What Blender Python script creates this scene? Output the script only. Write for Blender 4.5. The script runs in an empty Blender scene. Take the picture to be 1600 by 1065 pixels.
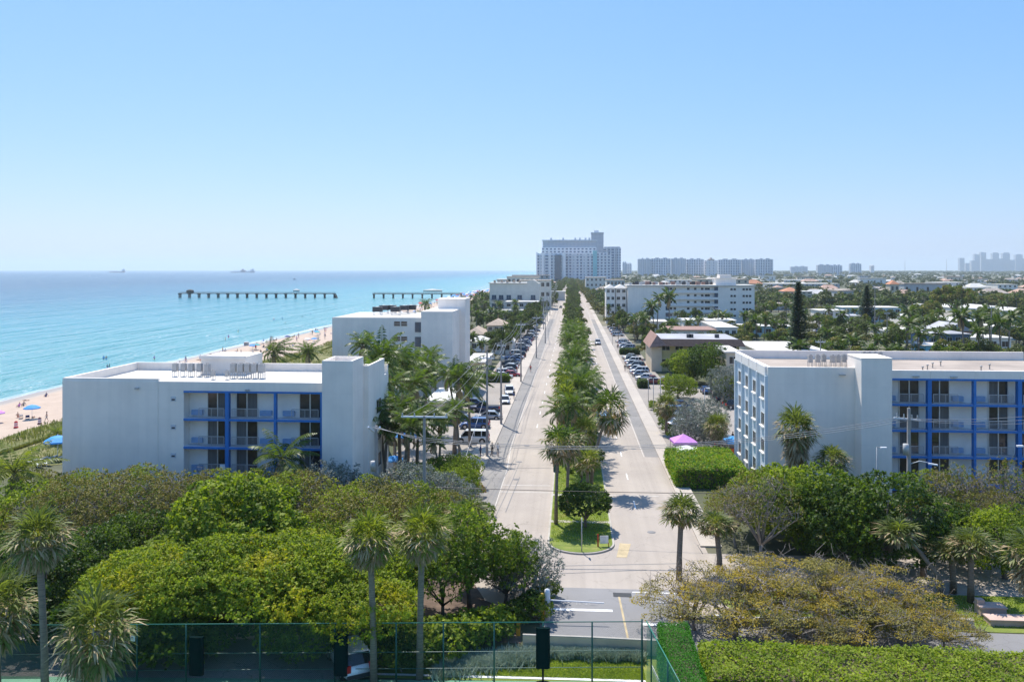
import bpy, math, random
import numpy as np
from mathutils import Vector, Matrix
S = bpy.context.scene
COL = S.collection
PI = math.pi
# ---------------------------------------------------------------- camera
TH = math.radians(4.09)          # the lens looks a little left of the avenue, which runs along +Y
F = 1300.0; HZ = 421.0; CAMH = 25.0; PW = 1600.0
cam_d = bpy.data.cameras.new('camera'); cam = bpy.data.objects.new('camera', cam_d); COL.objects.link(cam)
cam.location = (0, 0, CAMH); cam.rotation_euler = (PI/2, 0, TH)
cam_d.sensor_width = 36.0; cam_d.lens = 36.0*F/PW
cam_d.shift_y = -(532.5-HZ)/PW
cam_d.clip_start = 0.5; cam_d.clip_end = 80000
S.camera = cam
# ---------------------------------------------------------------- sky, sun, exposure
SUN_EL = math.radians(60); SUN_LEFT = math.radians(25)     # azimuth measured to the left of +Y
sd = Vector((-math.sin(SUN_LEFT)*math.cos(SUN_EL), math.cos(SUN_LEFT)*math.cos(SUN_EL), math.sin(SUN_EL)))
W = bpy.data.worlds.new("World"); S.world = W; W.use_nodes = True
HAZE_D = 0.000078
SKY_GRADE = ((.79, .91), (1.70, .60), (4.1, .3))
nt = W.node_tree; bg = nt.nodes['Background']
sky = nt.nodes.new('ShaderNodeTexSky'); sky.sky_type = 'NISHITA'; sky.sun_disc = False
sky.sun_elevation = SUN_EL; sky.sun_rotation = -SUN_LEFT
sky.altitude = 0; sky.air_density = 1.0; sky.dust_density = 0.6; sky.ozone_density = 1.6
sp_ = nt.nodes.new('ShaderNodeSeparateColor'); cb_ = nt.nodes.new('ShaderNodeCombineColor'); nt.links.new(sky.outputs[0], sp_.inputs[0])
for _i, (_g, _e) in enumerate(SKY_GRADE):       # per-channel contrast of the sky, one grade for camera and light alike
    _p = nt.nodes.new('ShaderNodeMath'); _p.operation = 'POWER'; _p.inputs[1].default_value = _e; nt.links.new(sp_.outputs[_i], _p.inputs[0])
    _m = nt.nodes.new('ShaderNodeMath'); _m.operation = 'MULTIPLY'; _m.inputs[1].default_value = _g; nt.links.new(_p.outputs[0], _m.inputs[0]); nt.links.new(_m.outputs[0], cb_.inputs[_i])
nt.links.new(cb_.outputs[0], bg.inputs[0]); bg.inputs[1].default_value = 0.10
sun_d = bpy.data.lights.new('sun', 'SUN'); sun_d.energy = 4.4; sun_d.angle = math.radians(0.5); sun_d.color = (1, .94, .85)
sun = bpy.data.objects.new('sun', sun_d); COL.objects.link(sun)
sun.rotation_euler = (-sd).to_track_quat('-Z', 'Y').to_euler(); sun.location = (0, 0, 150)
S.view_settings.view_transform = 'Standard'; S.view_settings.look = 'None'
S.view_settings.gamma = 1; S.view_settings.exposure = 0.5
S.cycles.max_bounces = 6; S.cycles.transparent_max_bounces = 8
S.cycles.volume_bounces = 1; S.cycles.caustics_reflective = False; S.cycles.caustics_refractive = False
# ---------------------------------------------------------------- photo -> world helpers (authoring only)
CT, ST = math.cos(TH), math.sin(TH)
def dep(px, Y): return Y/(CT+(px-800)/F*ST)
def wx(px, Y): d = dep(px, Y); return (px-800)/F*d*CT - d*ST
def wz(py, px, Y): return CAMH-(py-HZ)/F*dep(px, Y)
def gnd(px, py, z=0.0):
    d = (CAMH-z)*F/(py-HZ); xc = (px-800)/F*d
    return (xc*CT-d*ST, xc*ST+d*CT)
def project(x, y, z):
    xc = x*CT+y*ST; d = -x*ST+y*CT
    return (800+F*xc/d, HZ+F*(CAMH-z)/d, d)
# ---------------------------------------------------------------- materials
MATS = {}
def new_mat(name):
    m = bpy.data.materials.new(name); m.use_nodes = True
    n = m.node_tree.nodes; return m, m.node_tree, n['Principled BSDF']
def lin(c):
    return tuple(c)+(1,) if len(c) == 3 else tuple(c)
def surf(name, col, rough=.7, var=.12, scale=1.0, col2=None, bump=0.0, bscale=None, metal=0.0, spec=.5, world=False, thr=(.35,.65), detail=5, stretch=(1,1,1)):
    """plain procedural surface: two noise-blended tones of one colour, optional bump"""
    m, t, b = new_mat(name); L = t.links; N = t.nodes
    tc = N.new('ShaderNodeTexCoord'); src = tc.outputs['Object']
    if world:
        g = N.new('ShaderNodeNewGeometry'); src = g.outputs['Position']
    mp = N.new('ShaderNodeMapping'); mp.inputs['Scale'].default_value = stretch; L.new(src, mp.inputs[0])
    nz = N.new('ShaderNodeTexNoise'); nz.inputs['Scale'].default_value = scale; nz.inputs['Detail'].default_value = detail
    nz.inputs['Roughness'].default_value = .6
    L.new(mp.outputs[0], nz.inputs['Vector'])
    r = N.new('ShaderNodeValToRGB'); r.color_ramp.elements[0].position = thr[0]; r.color_ramp.elements[1].position = thr[1]
    c2 = col2 if col2 else tuple(c*(1-var) for c in col)
    c1 = col if col2 else tuple(min(1, c*(1+var*.5)) for c in col)
    r.color_ramp.elements[0].color = lin(c2); r.color_ramp.elements[1].color = lin(c1)
    L.new(nz.outputs[0], r.inputs[0]); L.new(r.outputs[0], b.inputs['Base Color'])
    b.inputs['Roughness'].default_value = rough; b.inputs['Metallic'].default_value = metal
    b.inputs['Specular IOR Level'].default_value = spec
    if bump:
        n2 = N.new('ShaderNodeTexNoise'); n2.inputs['Scale'].default_value = bscale or scale*8; n2.inputs['Detail'].default_value = 4
        L.new(mp.outputs[0], n2.inputs['Vector'])
        bp = N.new('ShaderNodeBump'); bp.inputs['Strength'].default_value = bump; bp.inputs['Distance'].default_value = .05
        L.new(n2.outputs[0], bp.inputs['Height']); L.new(bp.outputs[0], b.inputs['Normal'])
    MATS[name] = m; return m
def leaf(name, col, col2, trans=.38, rough=.6, sp=.18, tcol=None):
    """leaf material: each leaf island takes its own tone between two colours, lit through"""
    m, t, b = new_mat(name); L = t.links; N = t.nodes
    g = N.new('ShaderNodeNewGeometry'); r = N.new('ShaderNodeValToRGB')
    r.color_ramp.elements[0].color = lin(col2); r.color_ramp.elements[1].color = lin(col)
    tc = N.new('ShaderNodeTexCoord'); nz = N.new('ShaderNodeTexNoise'); nz.inputs['Scale'].default_value = .6
    L.new(tc.outputs['Object'], nz.inputs['Vector'])
    mx = N.new('ShaderNodeMath'); mx.operation = 'MULTIPLY_ADD'; mx.inputs[1].default_value = .55
    L.new(g.outputs['Random Per Island'], mx.inputs[0])
    m2 = N.new('ShaderNodeMath'); m2.operation = 'MULTIPLY_ADD'; m2.inputs[1].default_value = 1.3; m2.inputs[2].default_value = -.42
    L.new(nz.outputs[0], m2.inputs[0]); L.new(m2.outputs[0], mx.inputs[2])
    L.new(mx.outputs[0], r.inputs[0]); L.new(r.outputs[0], b.inputs['Base Color'])
    b.inputs['Roughness'].default_value = rough; b.inputs['Specular IOR Level'].default_value = sp
    tr = N.new('ShaderNodeBsdfTranslucent'); ms = N.new('ShaderNodeMixShader'); ms.inputs[0].default_value = trans
    tb = N.new('ShaderNodeMixRGB'); tb.blend_type = 'MULTIPLY'; tb.inputs[0].default_value = 1; tb.inputs[2].default_value = lin(tcol or (1.5, 1.6, .5))
    L.new(r.outputs[0], tb.inputs[1]); L.new(tb.outputs[0], tr.inputs[0])
    out = N['Material Output']; L.new(b.outputs[0], ms.inputs[1]); L.new(tr.outputs[0], ms.inputs[2]); L.new(ms.outputs[0], out.inputs[0])
    MATS[name] = m; return m
def M(n): return MATS[n]
# ---------------------------------------------------------------- mesh builder
class MB:
    def __init__(s, org=(0,0,0)): s.v = []; s.f = []; s.m = []; s.o = org; s.mi = 0; s.sm = []
    def add(s, vs, fs, smooth=False):
        k = len(s.v); ox, oy, oz = s.o
        s.v += [(x-ox, y-oy, z-oz) for x, y, z in vs]
        s.f += [tuple(i+k for i in f) for f in fs]; s.m += [s.mi]*len(fs); s.sm += [smooth]*len(fs); return s
    def box(s, x0, x1, y0, y1, z0, z1):
        if x0 > x1: x0, x1 = x1, x0
        if y0 > y1: y0, y1 = y1, y0
        if z0 > z1: z0, z1 = z1, z0
        v = [(x0,y0,z0),(x1,y0,z0),(x1,y1,z0),(x0,y1,z0),(x0,y0,z1),(x1,y0,z1),(x1,y1,z1),(x0,y1,z1)]
        return s.add(v, [(0,3,2,1),(4,5,6,7),(0,1,5,4),(1,2,6,5),(2,3,7,6),(3,0,4,7)])
    def bar(s, p, q, w, h=None):
        """square bar from p to q"""
        return s.tube(p, q, w*.7071, w*.7071, 4, rot=PI/4)
    def tube(s, p, q, r0, r1=None, n=8, caps=True, rot=0, smooth=None):
        r1 = r0 if r1 is None else r1
        p = Vector(p); q = Vector(q); d = (q-p)
        if d.length < 1e-6: return s
        d.normalize(); a = Vector((0,0,1)) if abs(d.z) < .95 else Vector((0,1,0))
        u = a.cross(d).normalized(); w = d.cross(u)
        vs = []
        for c, r in ((p, r0), (q, r1)):
            for i in range(n):
                t = 2*PI*i/n+rot; vs.append(tuple(c+u*(math.cos(t)*r)+w*(math.sin(t)*r)))
        fs = [(i, (i+1) % n, n+(i+1) % n, n+i) for i in range(n)]
        s.add(vs, fs, (n > 5) if smooth is None else smooth)
        if caps: s.f += [tuple(len(s.v)-2*n+i for i in reversed(range(n))), tuple(len(s.v)-n+i for i in range(n))]; s.m += [s.mi]*2; s.sm += [False]*2
        return s
    def path(s, pts, rs, n=8):
        """smooth tube through points with radii"""
        pts = [Vector(p) for p in pts]; vs = []
        up = Vector((0.13,1,0.05)).normalized()
        for i, p in enumerate(pts):
            d = (pts[min(i+1, len(pts)-1)]-pts[max(i-1, 0)]).normalized()
            u = up.cross(d).normalized(); w = d.cross(u)
            for k in range(n):
                t = 2*PI*k/n; vs.append(tuple(p+u*(math.cos(t)*rs[i])+w*(math.sin(t)*rs[i])))
        fs = [(i*n+k, i*n+(k+1) % n, (i+1)*n+(k+1) % n, (i+1)*n+k) for i in range(len(pts)-1) for k in range(n)]
        fs += [tuple(reversed(range(n))), tuple((len(pts)-1)*n+k for k in range(n))]
        return s.add(vs, fs, True)
    def lathe(s, c, prof, n=16, smooth=True):
        vs = [(c[0]+r*math.cos(2*PI*k/n), c[1]+r*math.sin(2*PI*k/n), c[2]+z) for r, z in prof for k in range(n)]
        fs = [(i*n+k, i*n+(k+1) % n, (i+1)*n+(k+1) % n, (i+1)*n+k) for i in range(len(prof)-1) for k in range(n)]
        return s.add(vs, fs, smooth)
    def poly(s, pts, z0, z1):
        """vertical prism of a ccw outline"""
        n = len(pts); vs = [(x,y,z0) for x,y in pts]+[(x,y,z1) for x,y in pts]
        fs = [tuple(range(n,2*n)), tuple(reversed(range(n)))]+[(i,(i+1)%n,n+(i+1)%n,n+i) for i in range(n)]
        return s.add(vs, fs)
    def quad(s, *p): return s.add(list(p), [tuple(range(len(p)))])
    def mesh(s, name, mats):
        me = bpy.data.meshes.new(name); me.from_pydata(s.v, [], s.f)
        for m in (mats if isinstance(mats, (list, tuple)) else [mats]): me.materials.append(M(m) if isinstance(m, str) else m)
        me.polygons.foreach_set('material_index', s.m); me.polygons.foreach_set('use_smooth', s.sm)
        me.update(); return me
    def build(s, name, mats, parent=None, loc=(0,0,0)):
        o = bpy.data.objects.new(name, s.mesh(name, mats)); COL.objects.link(o)
        o.location = s.o if parent is None else loc
        if parent: o.parent = parent
        return o
def tag(o, label, cat=None, group=None, kind=None):
    if label: o['label'] = label
    if cat: o['category'] = cat
    if group: o['group'] = group
    if kind: o['kind'] = kind
    return o
def empty(name, loc, rz=0, label=None, cat=None, group=None):
    o = bpy.data.objects.new(name, None); COL.objects.link(o); o.location = loc; o.rotation_euler = (0,0,rz)
    o.empty_display_size = .5
    if cat: tag(o, label, cat, group)
    return o
def struct(name, mb, mats):
    o = mb.build(name, mats); o['kind'] = 'structure'; return o
KIDS = {}
def dup(root, loc, rz=0, sc=1, label=None, group=None, paint=None):
    """copy a thing with its parts and sub-parts; paint = {old material name: new one} on linked slots"""
    if root.name not in KIDS: KIDS[root.name] = [(c, [g for g in COL.objects if g.parent == c]) for c in COL.objects if c.parent == root]
    r = root.copy(); COL.objects.link(r); r.location = loc
    r.rotation_euler = (0, 0, rz) if not isinstance(rz, (tuple, list)) else rz
    r.scale = (sc, sc, sc) if not isinstance(sc, (tuple, list)) else sc
    if label: r['label'] = label
    if group: r['group'] = group
    out = [r]
    for ch, gs in KIDS[root.name]:
        c = ch.copy(); COL.objects.link(c); c.parent = r; out.append(c)
        for g in gs:
            d = g.copy(); COL.objects.link(d); d.parent = c; out.append(d)
    if paint:
        for o in out:
            if o.type != 'MESH': continue
            for sl in o.material_slots:
                if sl.material and sl.material.name in paint:
                    new = M(paint[sl.material.name]); sl.link = 'OBJECT'; sl.material = new
    return r
def drop(root):
    """remove a prototype that was only built to be copied"""
    for c, gs in KIDS.get(root.name, []):
        for g in gs: bpy.data.objects.remove(g)
        bpy.data.objects.remove(c)
    bpy.data.objects.remove(root)
RNG = random.Random(7)
_u = 'first second third fourth fifth sixth seventh eighth ninth tenth eleventh twelfth thirteenth fourteenth fifteenth sixteenth seventeenth eighteenth nineteenth'.split()
_t = {20:'twent',30:'thirt',40:'fort',50:'fift',60:'sixt',70:'sevent',80:'eight',90:'ninet'}
ORDS = list(_u)
for _n in range(20, 100): ORDS.append((_t[_n//10*10]+'y-'+_u[_n % 10-1]) if _n % 10 else _t[_n]+'ieth')

# ---------------------------------------------------------------- palette
surf('white_paint', (.95,.86,.76), .8, .07, .25, detail=8)
def weather(name, amt=.16):
    """rain streaks, faint panel joints and patched stucco on a painted wall"""
    m_ = MATS[name]; t = m_.node_tree; b = t.nodes['Principled BSDF']; src = b.inputs['Base Color'].links[0].from_socket
    tc = t.nodes.new('ShaderNodeTexCoord'); last = src
    for sc, lo, hi, a in (((1.6,1.6,.07), .45, .8, amt), ((.35,.35,.5), .4, .7, amt*.5)):
        mp = t.nodes.new('ShaderNodeMapping'); mp.inputs['Scale'].default_value = sc; t.links.new(tc.outputs['Object'], mp.inputs[0])
        n_ = t.nodes.new('ShaderNodeTexNoise'); n_.inputs['Scale'].default_value = 1; n_.inputs['Detail'].default_value = 6; t.links.new(mp.outputs[0], n_.inputs['Vector'])
        r = t.nodes.new('ShaderNodeValToRGB'); r.color_ramp.elements[0].position = lo; r.color_ramp.elements[1].position = hi; r.color_ramp.elements[0].color = (1,1,1,1); r.color_ramp.elements[1].color = (1-a,1-a*.95,1-a*.9,1)
        t.links.new(n_.outputs[0], r.inputs[0]); mx = t.nodes.new('ShaderNodeMixRGB'); mx.blend_type = 'MULTIPLY'; mx.inputs[0].default_value = 1; t.links.new(last, mx.inputs[1]); t.links.new(r.outputs[0], mx.inputs[2]); last = mx.outputs[0]
    sp = t.nodes.new('ShaderNodeSeparateXYZ'); t.links.new(tc.outputs['Object'], sp.inputs[0])
    d = t.nodes.new('ShaderNodeMath'); d.operation = 'MULTIPLY'; d.inputs[1].default_value = 1/3.1; t.links.new(sp.outputs[2], d.inputs[0])
    f = t.nodes.new('ShaderNodeMath'); f.operation = 'FRACT'; t.links.new(d.outputs[0], f.inputs[0]); l = t.nodes.new('ShaderNodeMath'); l.operation = 'LESS_THAN'; l.inputs[1].default_value = .012; t.links.new(f.outputs[0], l.inputs[0])
    k = t.nodes.new('ShaderNodeMath'); k.operation = 'MULTIPLY'; k.inputs[1].default_value = .07; t.links.new(l.outputs[0], k.inputs[0])
    mx = t.nodes.new('ShaderNodeMixRGB'); t.links.new(k.outputs[0], mx.inputs[0]); t.links.new(last, mx.inputs[1]); mx.inputs[2].default_value = (.3,.28,.26,1); t.links.new(mx.outputs[0], b.inputs['Base Color'])
weather('white_paint', .075)
surf('grey_white', (.62,.63,.65), .8, .08, .5)  # one even grey-white for balcony slabs and vent plates
surf('balcony_wall', (.86,.82,.77), .75, .05, .7)
surf('roof_white', (.66,.63,.575), .85, .22, .12, detail=8, bump=.2)
surf('roof_beige', (.42,.35,.29), .9, .25, .15, detail=8, bump=.3)
surf('roof_grey', (.42,.42,.44), .9, .25, .15, detail=8)
surf('blue_paint', (.010,.175,.52), .45, .12, 1.2)
surf('blue_band', (.015,.09,.50), .5, .2, .8)
surf('ac_blue', (.28,.42,.62), .6, .1, 3)
surf('rail_metal', (.42,.44,.47), .45, .1, 3, metal=.4)
surf('frame_alu', (.62,.62,.60), .4, .05, 3, metal=.3)
surf('glass_dark', (.018,.020,.024), .08, .5, .9, col2=(.045,.047,.05), spec=.6)
surf('glass_blue', (.05,.09,.14), .12, .3, .5, spec=.6)
surf('curtain', (.16,.155,.15), .9, .25, 1, stretch=(14,14,.2))
surf('machine_grey', (.45,.45,.44), .5, .15, 2, metal=.2)
surf('machine_dark', (.06,.06,.065), .5, .2, 4)
surf('concrete', (.50,.475,.44), .9, .16, .6, detail=8, bump=.3)
surf('concrete_pole', (.36,.33,.31), .85, .15, 1.5, bump=.3)
surf('wood_dark', (.09,.075,.06), .9, .3, 2)
surf('wire_grey', (.32,.32,.33), .5, .1, 2)
surf('lamp_white', (.75,.76,.78), .4, .05, 2)
surf('cream_wall', (.68,.57,.42), .85, .08, .4)
surf('pale_cream', (.82,.75,.64), .85, .08, .4)
surf('wall_sand', (.78,.58,.38), .9, .12, .8)
surf('yellow_wall', (.62,.52,.25), .85, .1, .4)
surf('pale_blue_wall', (.42,.60,.68), .8, .1, .4)
surf('pale_blue_paint', (.68,.75,.79), .8, .08, .5)
surf('cyan_wall', (.18,.50,.66), .7, .1, .4)
surf('slate_blue_wall', (.10,.16,.26), .8, .12, .4)
surf('grey_wall', (.50,.50,.49), .85, .1, .4)
surf('tile_orange', (.55,.24,.13), .85, .3, 1.2, stretch=(1,6,1))
surf('tile_tan', (.50,.38,.28), .85, .25, 1.2, stretch=(1,6,1))
surf('mansard_brown', (.075,.05,.045), .9, .3, 1.5)
surf('mansard_brick', (.33,.20,.16), .9, .3, 1.5)
surf('sand_pale', (.66,.55,.44), .95, .12, .3, detail=8, bump=.4)
surf('bark_grey', (.20,.17,.14), .95, .35, 2.5, bump=.6)
surf('bark_brown', (.12,.09,.065), .95, .35, 2.5, bump=.6)
surf('bark_palm', (.25,.20,.155), .95, .3, 1.5, bump=.5, stretch=(1,1,9))
surf('twig_grey', (.30,.26,.23), .95, .25, 2)
surf('tyre', (.02,.02,.02), .85, .3, 5)
surf('rim', (.45,.45,.46), .35, .1, 5, metal=.7)
surf('car_glass', (.012,.014,.018), .06, .3, 2, spec=.7)
surf('lamp_red', (.45,.02,.015), .25, .1, 3)
surf('lamp_clear', (.75,.76,.78), .15, .05, 3)
surf('plastic_black', (.025,.025,.027), .5, .2, 3)
for n, c in dict(white=(.74,.75,.76), silver=(.42,.43,.45), grey=(.16,.17,.18), black=(.015,.016,.018), navy=(.02,.04,.11), blue=(.03,.09,.26), red=(.42,.02,.02), beige=(.42,.38,.31), maroon=(.18,.02,.03)).items():
    m = surf('paint_'+n, c, .28, .04, 1, spec=.6, metal=.15 if n in ('silver','grey','navy','blue') else 0)
    m.node_tree.nodes['Principled BSDF'].inputs['Coat Weight'].default_value = .6
surf('fence_green', (.015,.09,.07), .5, .15, 3)
surf('fence_rail_green', (.02,.17,.125), .5, .1, 3)
surf('panel_green', (.004,.018,.018), .95, .2, 2, spec=.05)
surf('court_green', (.13,.30,.19), .85, .12, .6, detail=8)
surf('yellow_paint', (.62,.36,.02), .5, .12, 2)
surf('orange_paint', (.75,.16,.02), .6, .1, 2)
surf('mark_white', (.80,.80,.79), .8, .25, 1.5, detail=8)
surf('mark_yellow', (.62,.42,.12), .8, .3, 1.5, detail=8)
surf('kerb', (.44,.41,.36), .9, .15, .8, detail=6)
surf('mulch', (.15,.105,.08), .95, .45, .9, detail=9, bump=.8, bscale=12)
surf('cloth_blue', (.03,.30,.75), .7, .1, 3)
surf('cloth_navy', (.03,.06,.22), .8, .1, 3)
surf('cloth_purple', (.60,.24,.68), .7, .1, 3)
surf('cloth_white', (.80,.80,.80), .7, .06, 3)
surf('cloth_red', (.55,.04,.04), .7, .1, 3)
surf('cloth_black', (.02,.02,.024), .85, .2, 3)
surf('cloth_teal', (.05,.42,.42), .7, .1, 3)
surf('cloth_grey', (.28,.28,.29), .8, .1, 3)
surf('cloth_yellow', (.75,.55,.10), .8, .1, 3)
surf('skin_light', (.50,.30,.21), .6, .1, 5)
surf('skin_dark', (.22,.12,.08), .6, .1, 5)
surf('hair_dark', (.03,.02,.015), .7, .2, 8)
surf('hair_fair', (.28,.19,.10), .7, .2, 8)
surf('ship_red', (.22,.09,.08), .6, .2, .05)
surf('ship_dark', (.07,.09,.13), .6, .2, .05)
surf('stone_pink', (.58,.42,.35), .9, .12, .8)
surf('foam_white', (.82,.85,.86), .8, .1, .5)
# foliage
leaf('leaf_bright', (.37,.43,.045), (.10,.15,.018))
leaf('leaf_green', (.17,.24,.026), (.055,.095,.012))
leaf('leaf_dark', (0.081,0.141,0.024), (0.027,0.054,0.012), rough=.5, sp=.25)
leaf('leaf_olive', (.30,.265,.065), (.125,.115,.035), trans=.22, tcol=(1.4,1.4,.4))
leaf('leaf_gold', (.50,.36,.035), (.22,.19,.028), trans=.3, tcol=(1.4,1.3,.3))
leaf('leaf_silver', (0.290,0.320,0.270), (0.120,0.145,0.115), trans=.15, tcol=(1,1,.9))
leaf('leaf_yellow', (.48,.43,.030), (.22,.24,.020))
leaf('leaf_hedge', (.34,.40,.035), (.11,.18,.014))
leaf('leaf_hedge_dark', (0.072,0.246,0.017), (0.032,0.136,0.010))
leaf('leaf_red', (.36,.19,.07), (.20,.13,.05), tcol=(1.4,1.2,.5))
leaf('frond_green', (.13,.185,.032), (.035,.07,.014), rough=.45, sp=.3)
leaf('frond_sabal', (.22,.25,.08), (.07,.10,.03), rough=.5, sp=.3)
leaf('frond_fresh', (.25,.28,.050), (.11,.15,.03), rough=.5, sp=.25)
leaf('frond_dead', (.62,.50,.30), (.30,.22,.12), trans=.25, tcol=(1.1,1,.8))
leaf('frond_rachis', (.20,.22,.06), (.14,.16,.04), trans=.1)
leaf('frond_yellow', (0.464,0.435,0.072), (0.255,0.271,0.048))
leaf('pine_dark', (0.041,0.087,0.032), (0.016,0.040,0.016), trans=.1)
leaf('far_green', (0.130,0.147,0.035), (0.044,0.065,0.017), trans=.15)
leaf('grass_dry', (0.300,0.280,0.100), (0.130,0.160,0.050), trans=.25)
leaf('grass_blade', (.36,.42,.08), (.19,.26,.04))
leaf('grass_silver', (.42,.50,.40), (.20,.27,.19), trans=.15, tcol=(1,1,.9))
surf('mark_worn', (.56,.52,.47), .9, .2, 1.5, detail=8)
surf('mark_worn_yellow', (.50,.40,.24), .9, .2, 1.5, detail=8)
# ---------------------------------------------------------------- ground, sea, roads
def mixramp(t, fac, stops):
    r = t.nodes.new('ShaderNodeValToRGB'); e = r.color_ramp.elements
    while len(e) < len(stops): e.new(.5)
    for i, (p, c) in enumerate(stops): e[i].position = p; e[i].color = lin(c)
    t.links.new(fac, r.inputs[0]); return r.outputs[0]
def noise(t, vec, scale, detail=4, rough=.55):
    n = t.nodes.new('ShaderNodeTexNoise'); n.inputs['Scale'].default_value = scale; n.inputs['Detail'].default_value = detail
    n.inputs['Roughness'].default_value = rough; t.links.new(vec, n.inputs['Vector']); return n.outputs[0]
def mapping(t, vec, sc):
    n = t.nodes.new('ShaderNodeMapping'); n.inputs['Scale'].default_value = sc; t.links.new(vec, n.inputs[0]); return n.outputs[0]
def math_(t, op, a, b=None, c=None, clamp=False):
    n = t.nodes.new('ShaderNodeMath'); n.operation = op; n.use_clamp = clamp
    for i, v in enumerate((a, b, c)):
        if v is None: continue
        if isinstance(v, (int, float)): n.inputs[i].default_value = v
        else: t.links.new(v, n.inputs[i])
    return n.outputs[0]
def mixc(t, fac, a, b, mode='MIX'):
    n = t.nodes.new('ShaderNodeMixRGB'); n.blend_type = mode
    for i, v in enumerate((fac, a, b)):
        if isinstance(v, (int, float)): n.inputs[i].default_value = v
        elif isinstance(v, tuple): n.inputs[i].default_value = lin(v)
        else: t.links.new(v, n.inputs[i])
    return n.outputs[0]
SHORE = -113.0
# sea ------------------------------------------------------------
m, t, b = new_mat('sea_water'); MATS['sea_water'] = m
pos = t.nodes.new('ShaderNodeNewGeometry').outputs['Position']
sx = t.nodes.new('ShaderNodeSeparateXYZ'); t.links.new(pos, sx.inputs[0])
dist = math_(t, 'MULTIPLY', math_(t, 'SUBTRACT', SHORE, sx.outputs[0]), 1/900)      # offshore distance = water depth
wob = noise(t, mapping(t, pos, (.004,.0012,1)), 1.0, 5)
dd = math_(t, 'ADD', dist, math_(t, 'MULTIPLY', math_(t, 'SUBTRACT', wob, .5), .22))
base = mixramp(t, dd, [(0.0,(.34,.50,.43)), (.04,(.15,.42,.41)), (.18,(.07,.32,.37)), (.42,(.036,.16,.25)), (.8,(.022,.075,.15))])
chop = noise(t, mapping(t, pos, (.8,.30,1)), 1.0, 6, .72)
chop2 = noise(t, mapping(t, pos, (.05,.03,1)), 1.0, 6, .7)
base = mixc(t, math_(t, 'MULTIPLY', chop2, .30), base, (.03,.20,.30))
# breaking foam next to the sand
fn = noise(t, mapping(t, pos, (.10,.03,1)), 1.0, 6, .6)
fd = math_(t, 'SUBTRACT', SHORE+0.5, sx.outputs[0])
edge = math_(t, 'SUBTRACT', 1.0, math_(t, 'MULTIPLY', math_(t, 'ABSOLUTE', math_(t, 'SUBTRACT', fd, math_(t, 'MULTIPLY', fn, 6))), .33), clamp=True)
edge2 = math_(t, 'SUBTRACT', 1.0, math_(t, 'MULTIPLY', math_(t, 'ABSOLUTE', math_(t, 'SUBTRACT', fd, math_(t, 'MULTIPLY_ADD', fn, 26, 5))), .7), clamp=True)
brk = math_(t, 'GREATER_THAN', noise(t, mapping(t, pos, (.03,.015,1)), 1.0, 3), .58)
foam = math_(t, 'MAXIMUM', edge, math_(t, 'MULTIPLY', math_(t, 'MULTIPLY', edge2, brk), .6))
cap = math_(t, 'MULTIPLY', math_(t, 'GREATER_THAN', math_(t, 'ADD', chop, math_(t, 'MULTIPLY', chop2, .5)), .90), .75)  # white specks offshore: whitecaps plus sun sparkle put into the colour
foam = math_(t, 'MAXIMUM', foam, cap, clamp=True)
base = mixc(t, foam, base, (.80,.84,.85))
t.links.new(base, b.inputs['Base Color']); b.inputs['Specular IOR Level'].default_value = .5; b.inputs['Roughness'].default_value = .19; b.inputs['IOR'].default_value = 1.33
bp = t.nodes.new('ShaderNodeBump'); bp.inputs['Strength'].default_value = 1.0; bp.inputs['Distance'].default_value = 1.8
w1 = noise(t, mapping(t, pos, (.75,.22,1)), 1.0, 4, .6); w2 = noise(t, mapping(t, pos, (.20,.035,1)), 1.0, 3, .5); w3 = noise(t, mapping(t, pos, (.08,.009,1)), 1.0, 3, .5)
hh = math_(t, 'ADD', math_(t, 'ADD', math_(t, 'MULTIPLY', w1, 1.0), math_(t, 'MULTIPLY', w2, 2.6)), math_(t, 'MULTIPLY', w3, 6.5)); t.links.new(hh, bp.inputs['Height']); t.links.new(bp.outputs[0], b.inputs['Normal'])
mb = MB(); mb.quad((-28000,-200,-1.7), (-104,-200,-1.7), (-104,28000,-1.7), (-28000,28000,-1.7)); struct('sea', mb, 'sea_water')
# land -----------------------------------------------------------
m, t, b = new_mat('ground_land'); MATS['ground_land'] = m
pos = t.nodes.new('ShaderNodeNewGeometry').outputs['Position']
n1 = noise(t, pos, .02, 8, .6); n2 = noise(t, pos, .25, 6, .6)
c = mixramp(t, n1, [(.35,(.045,.06,.022)), (.5,(.10,.10,.055)), (.62,(.22,.19,.14))])
c = mixc(t, math_(t, 'MULTIPLY', n2, .6), c, (.07,.085,.035))
t.links.new(c, b.inputs['Base Color']); b.inputs['Roughness'].default_value = .95
mb = MB(); mb.quad((-72,-200,-.02), (30000,-200,-.02), (30000,28000,-.02), (-72,28000,-.02)); struct('ground', mb, 'ground_land')
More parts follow.
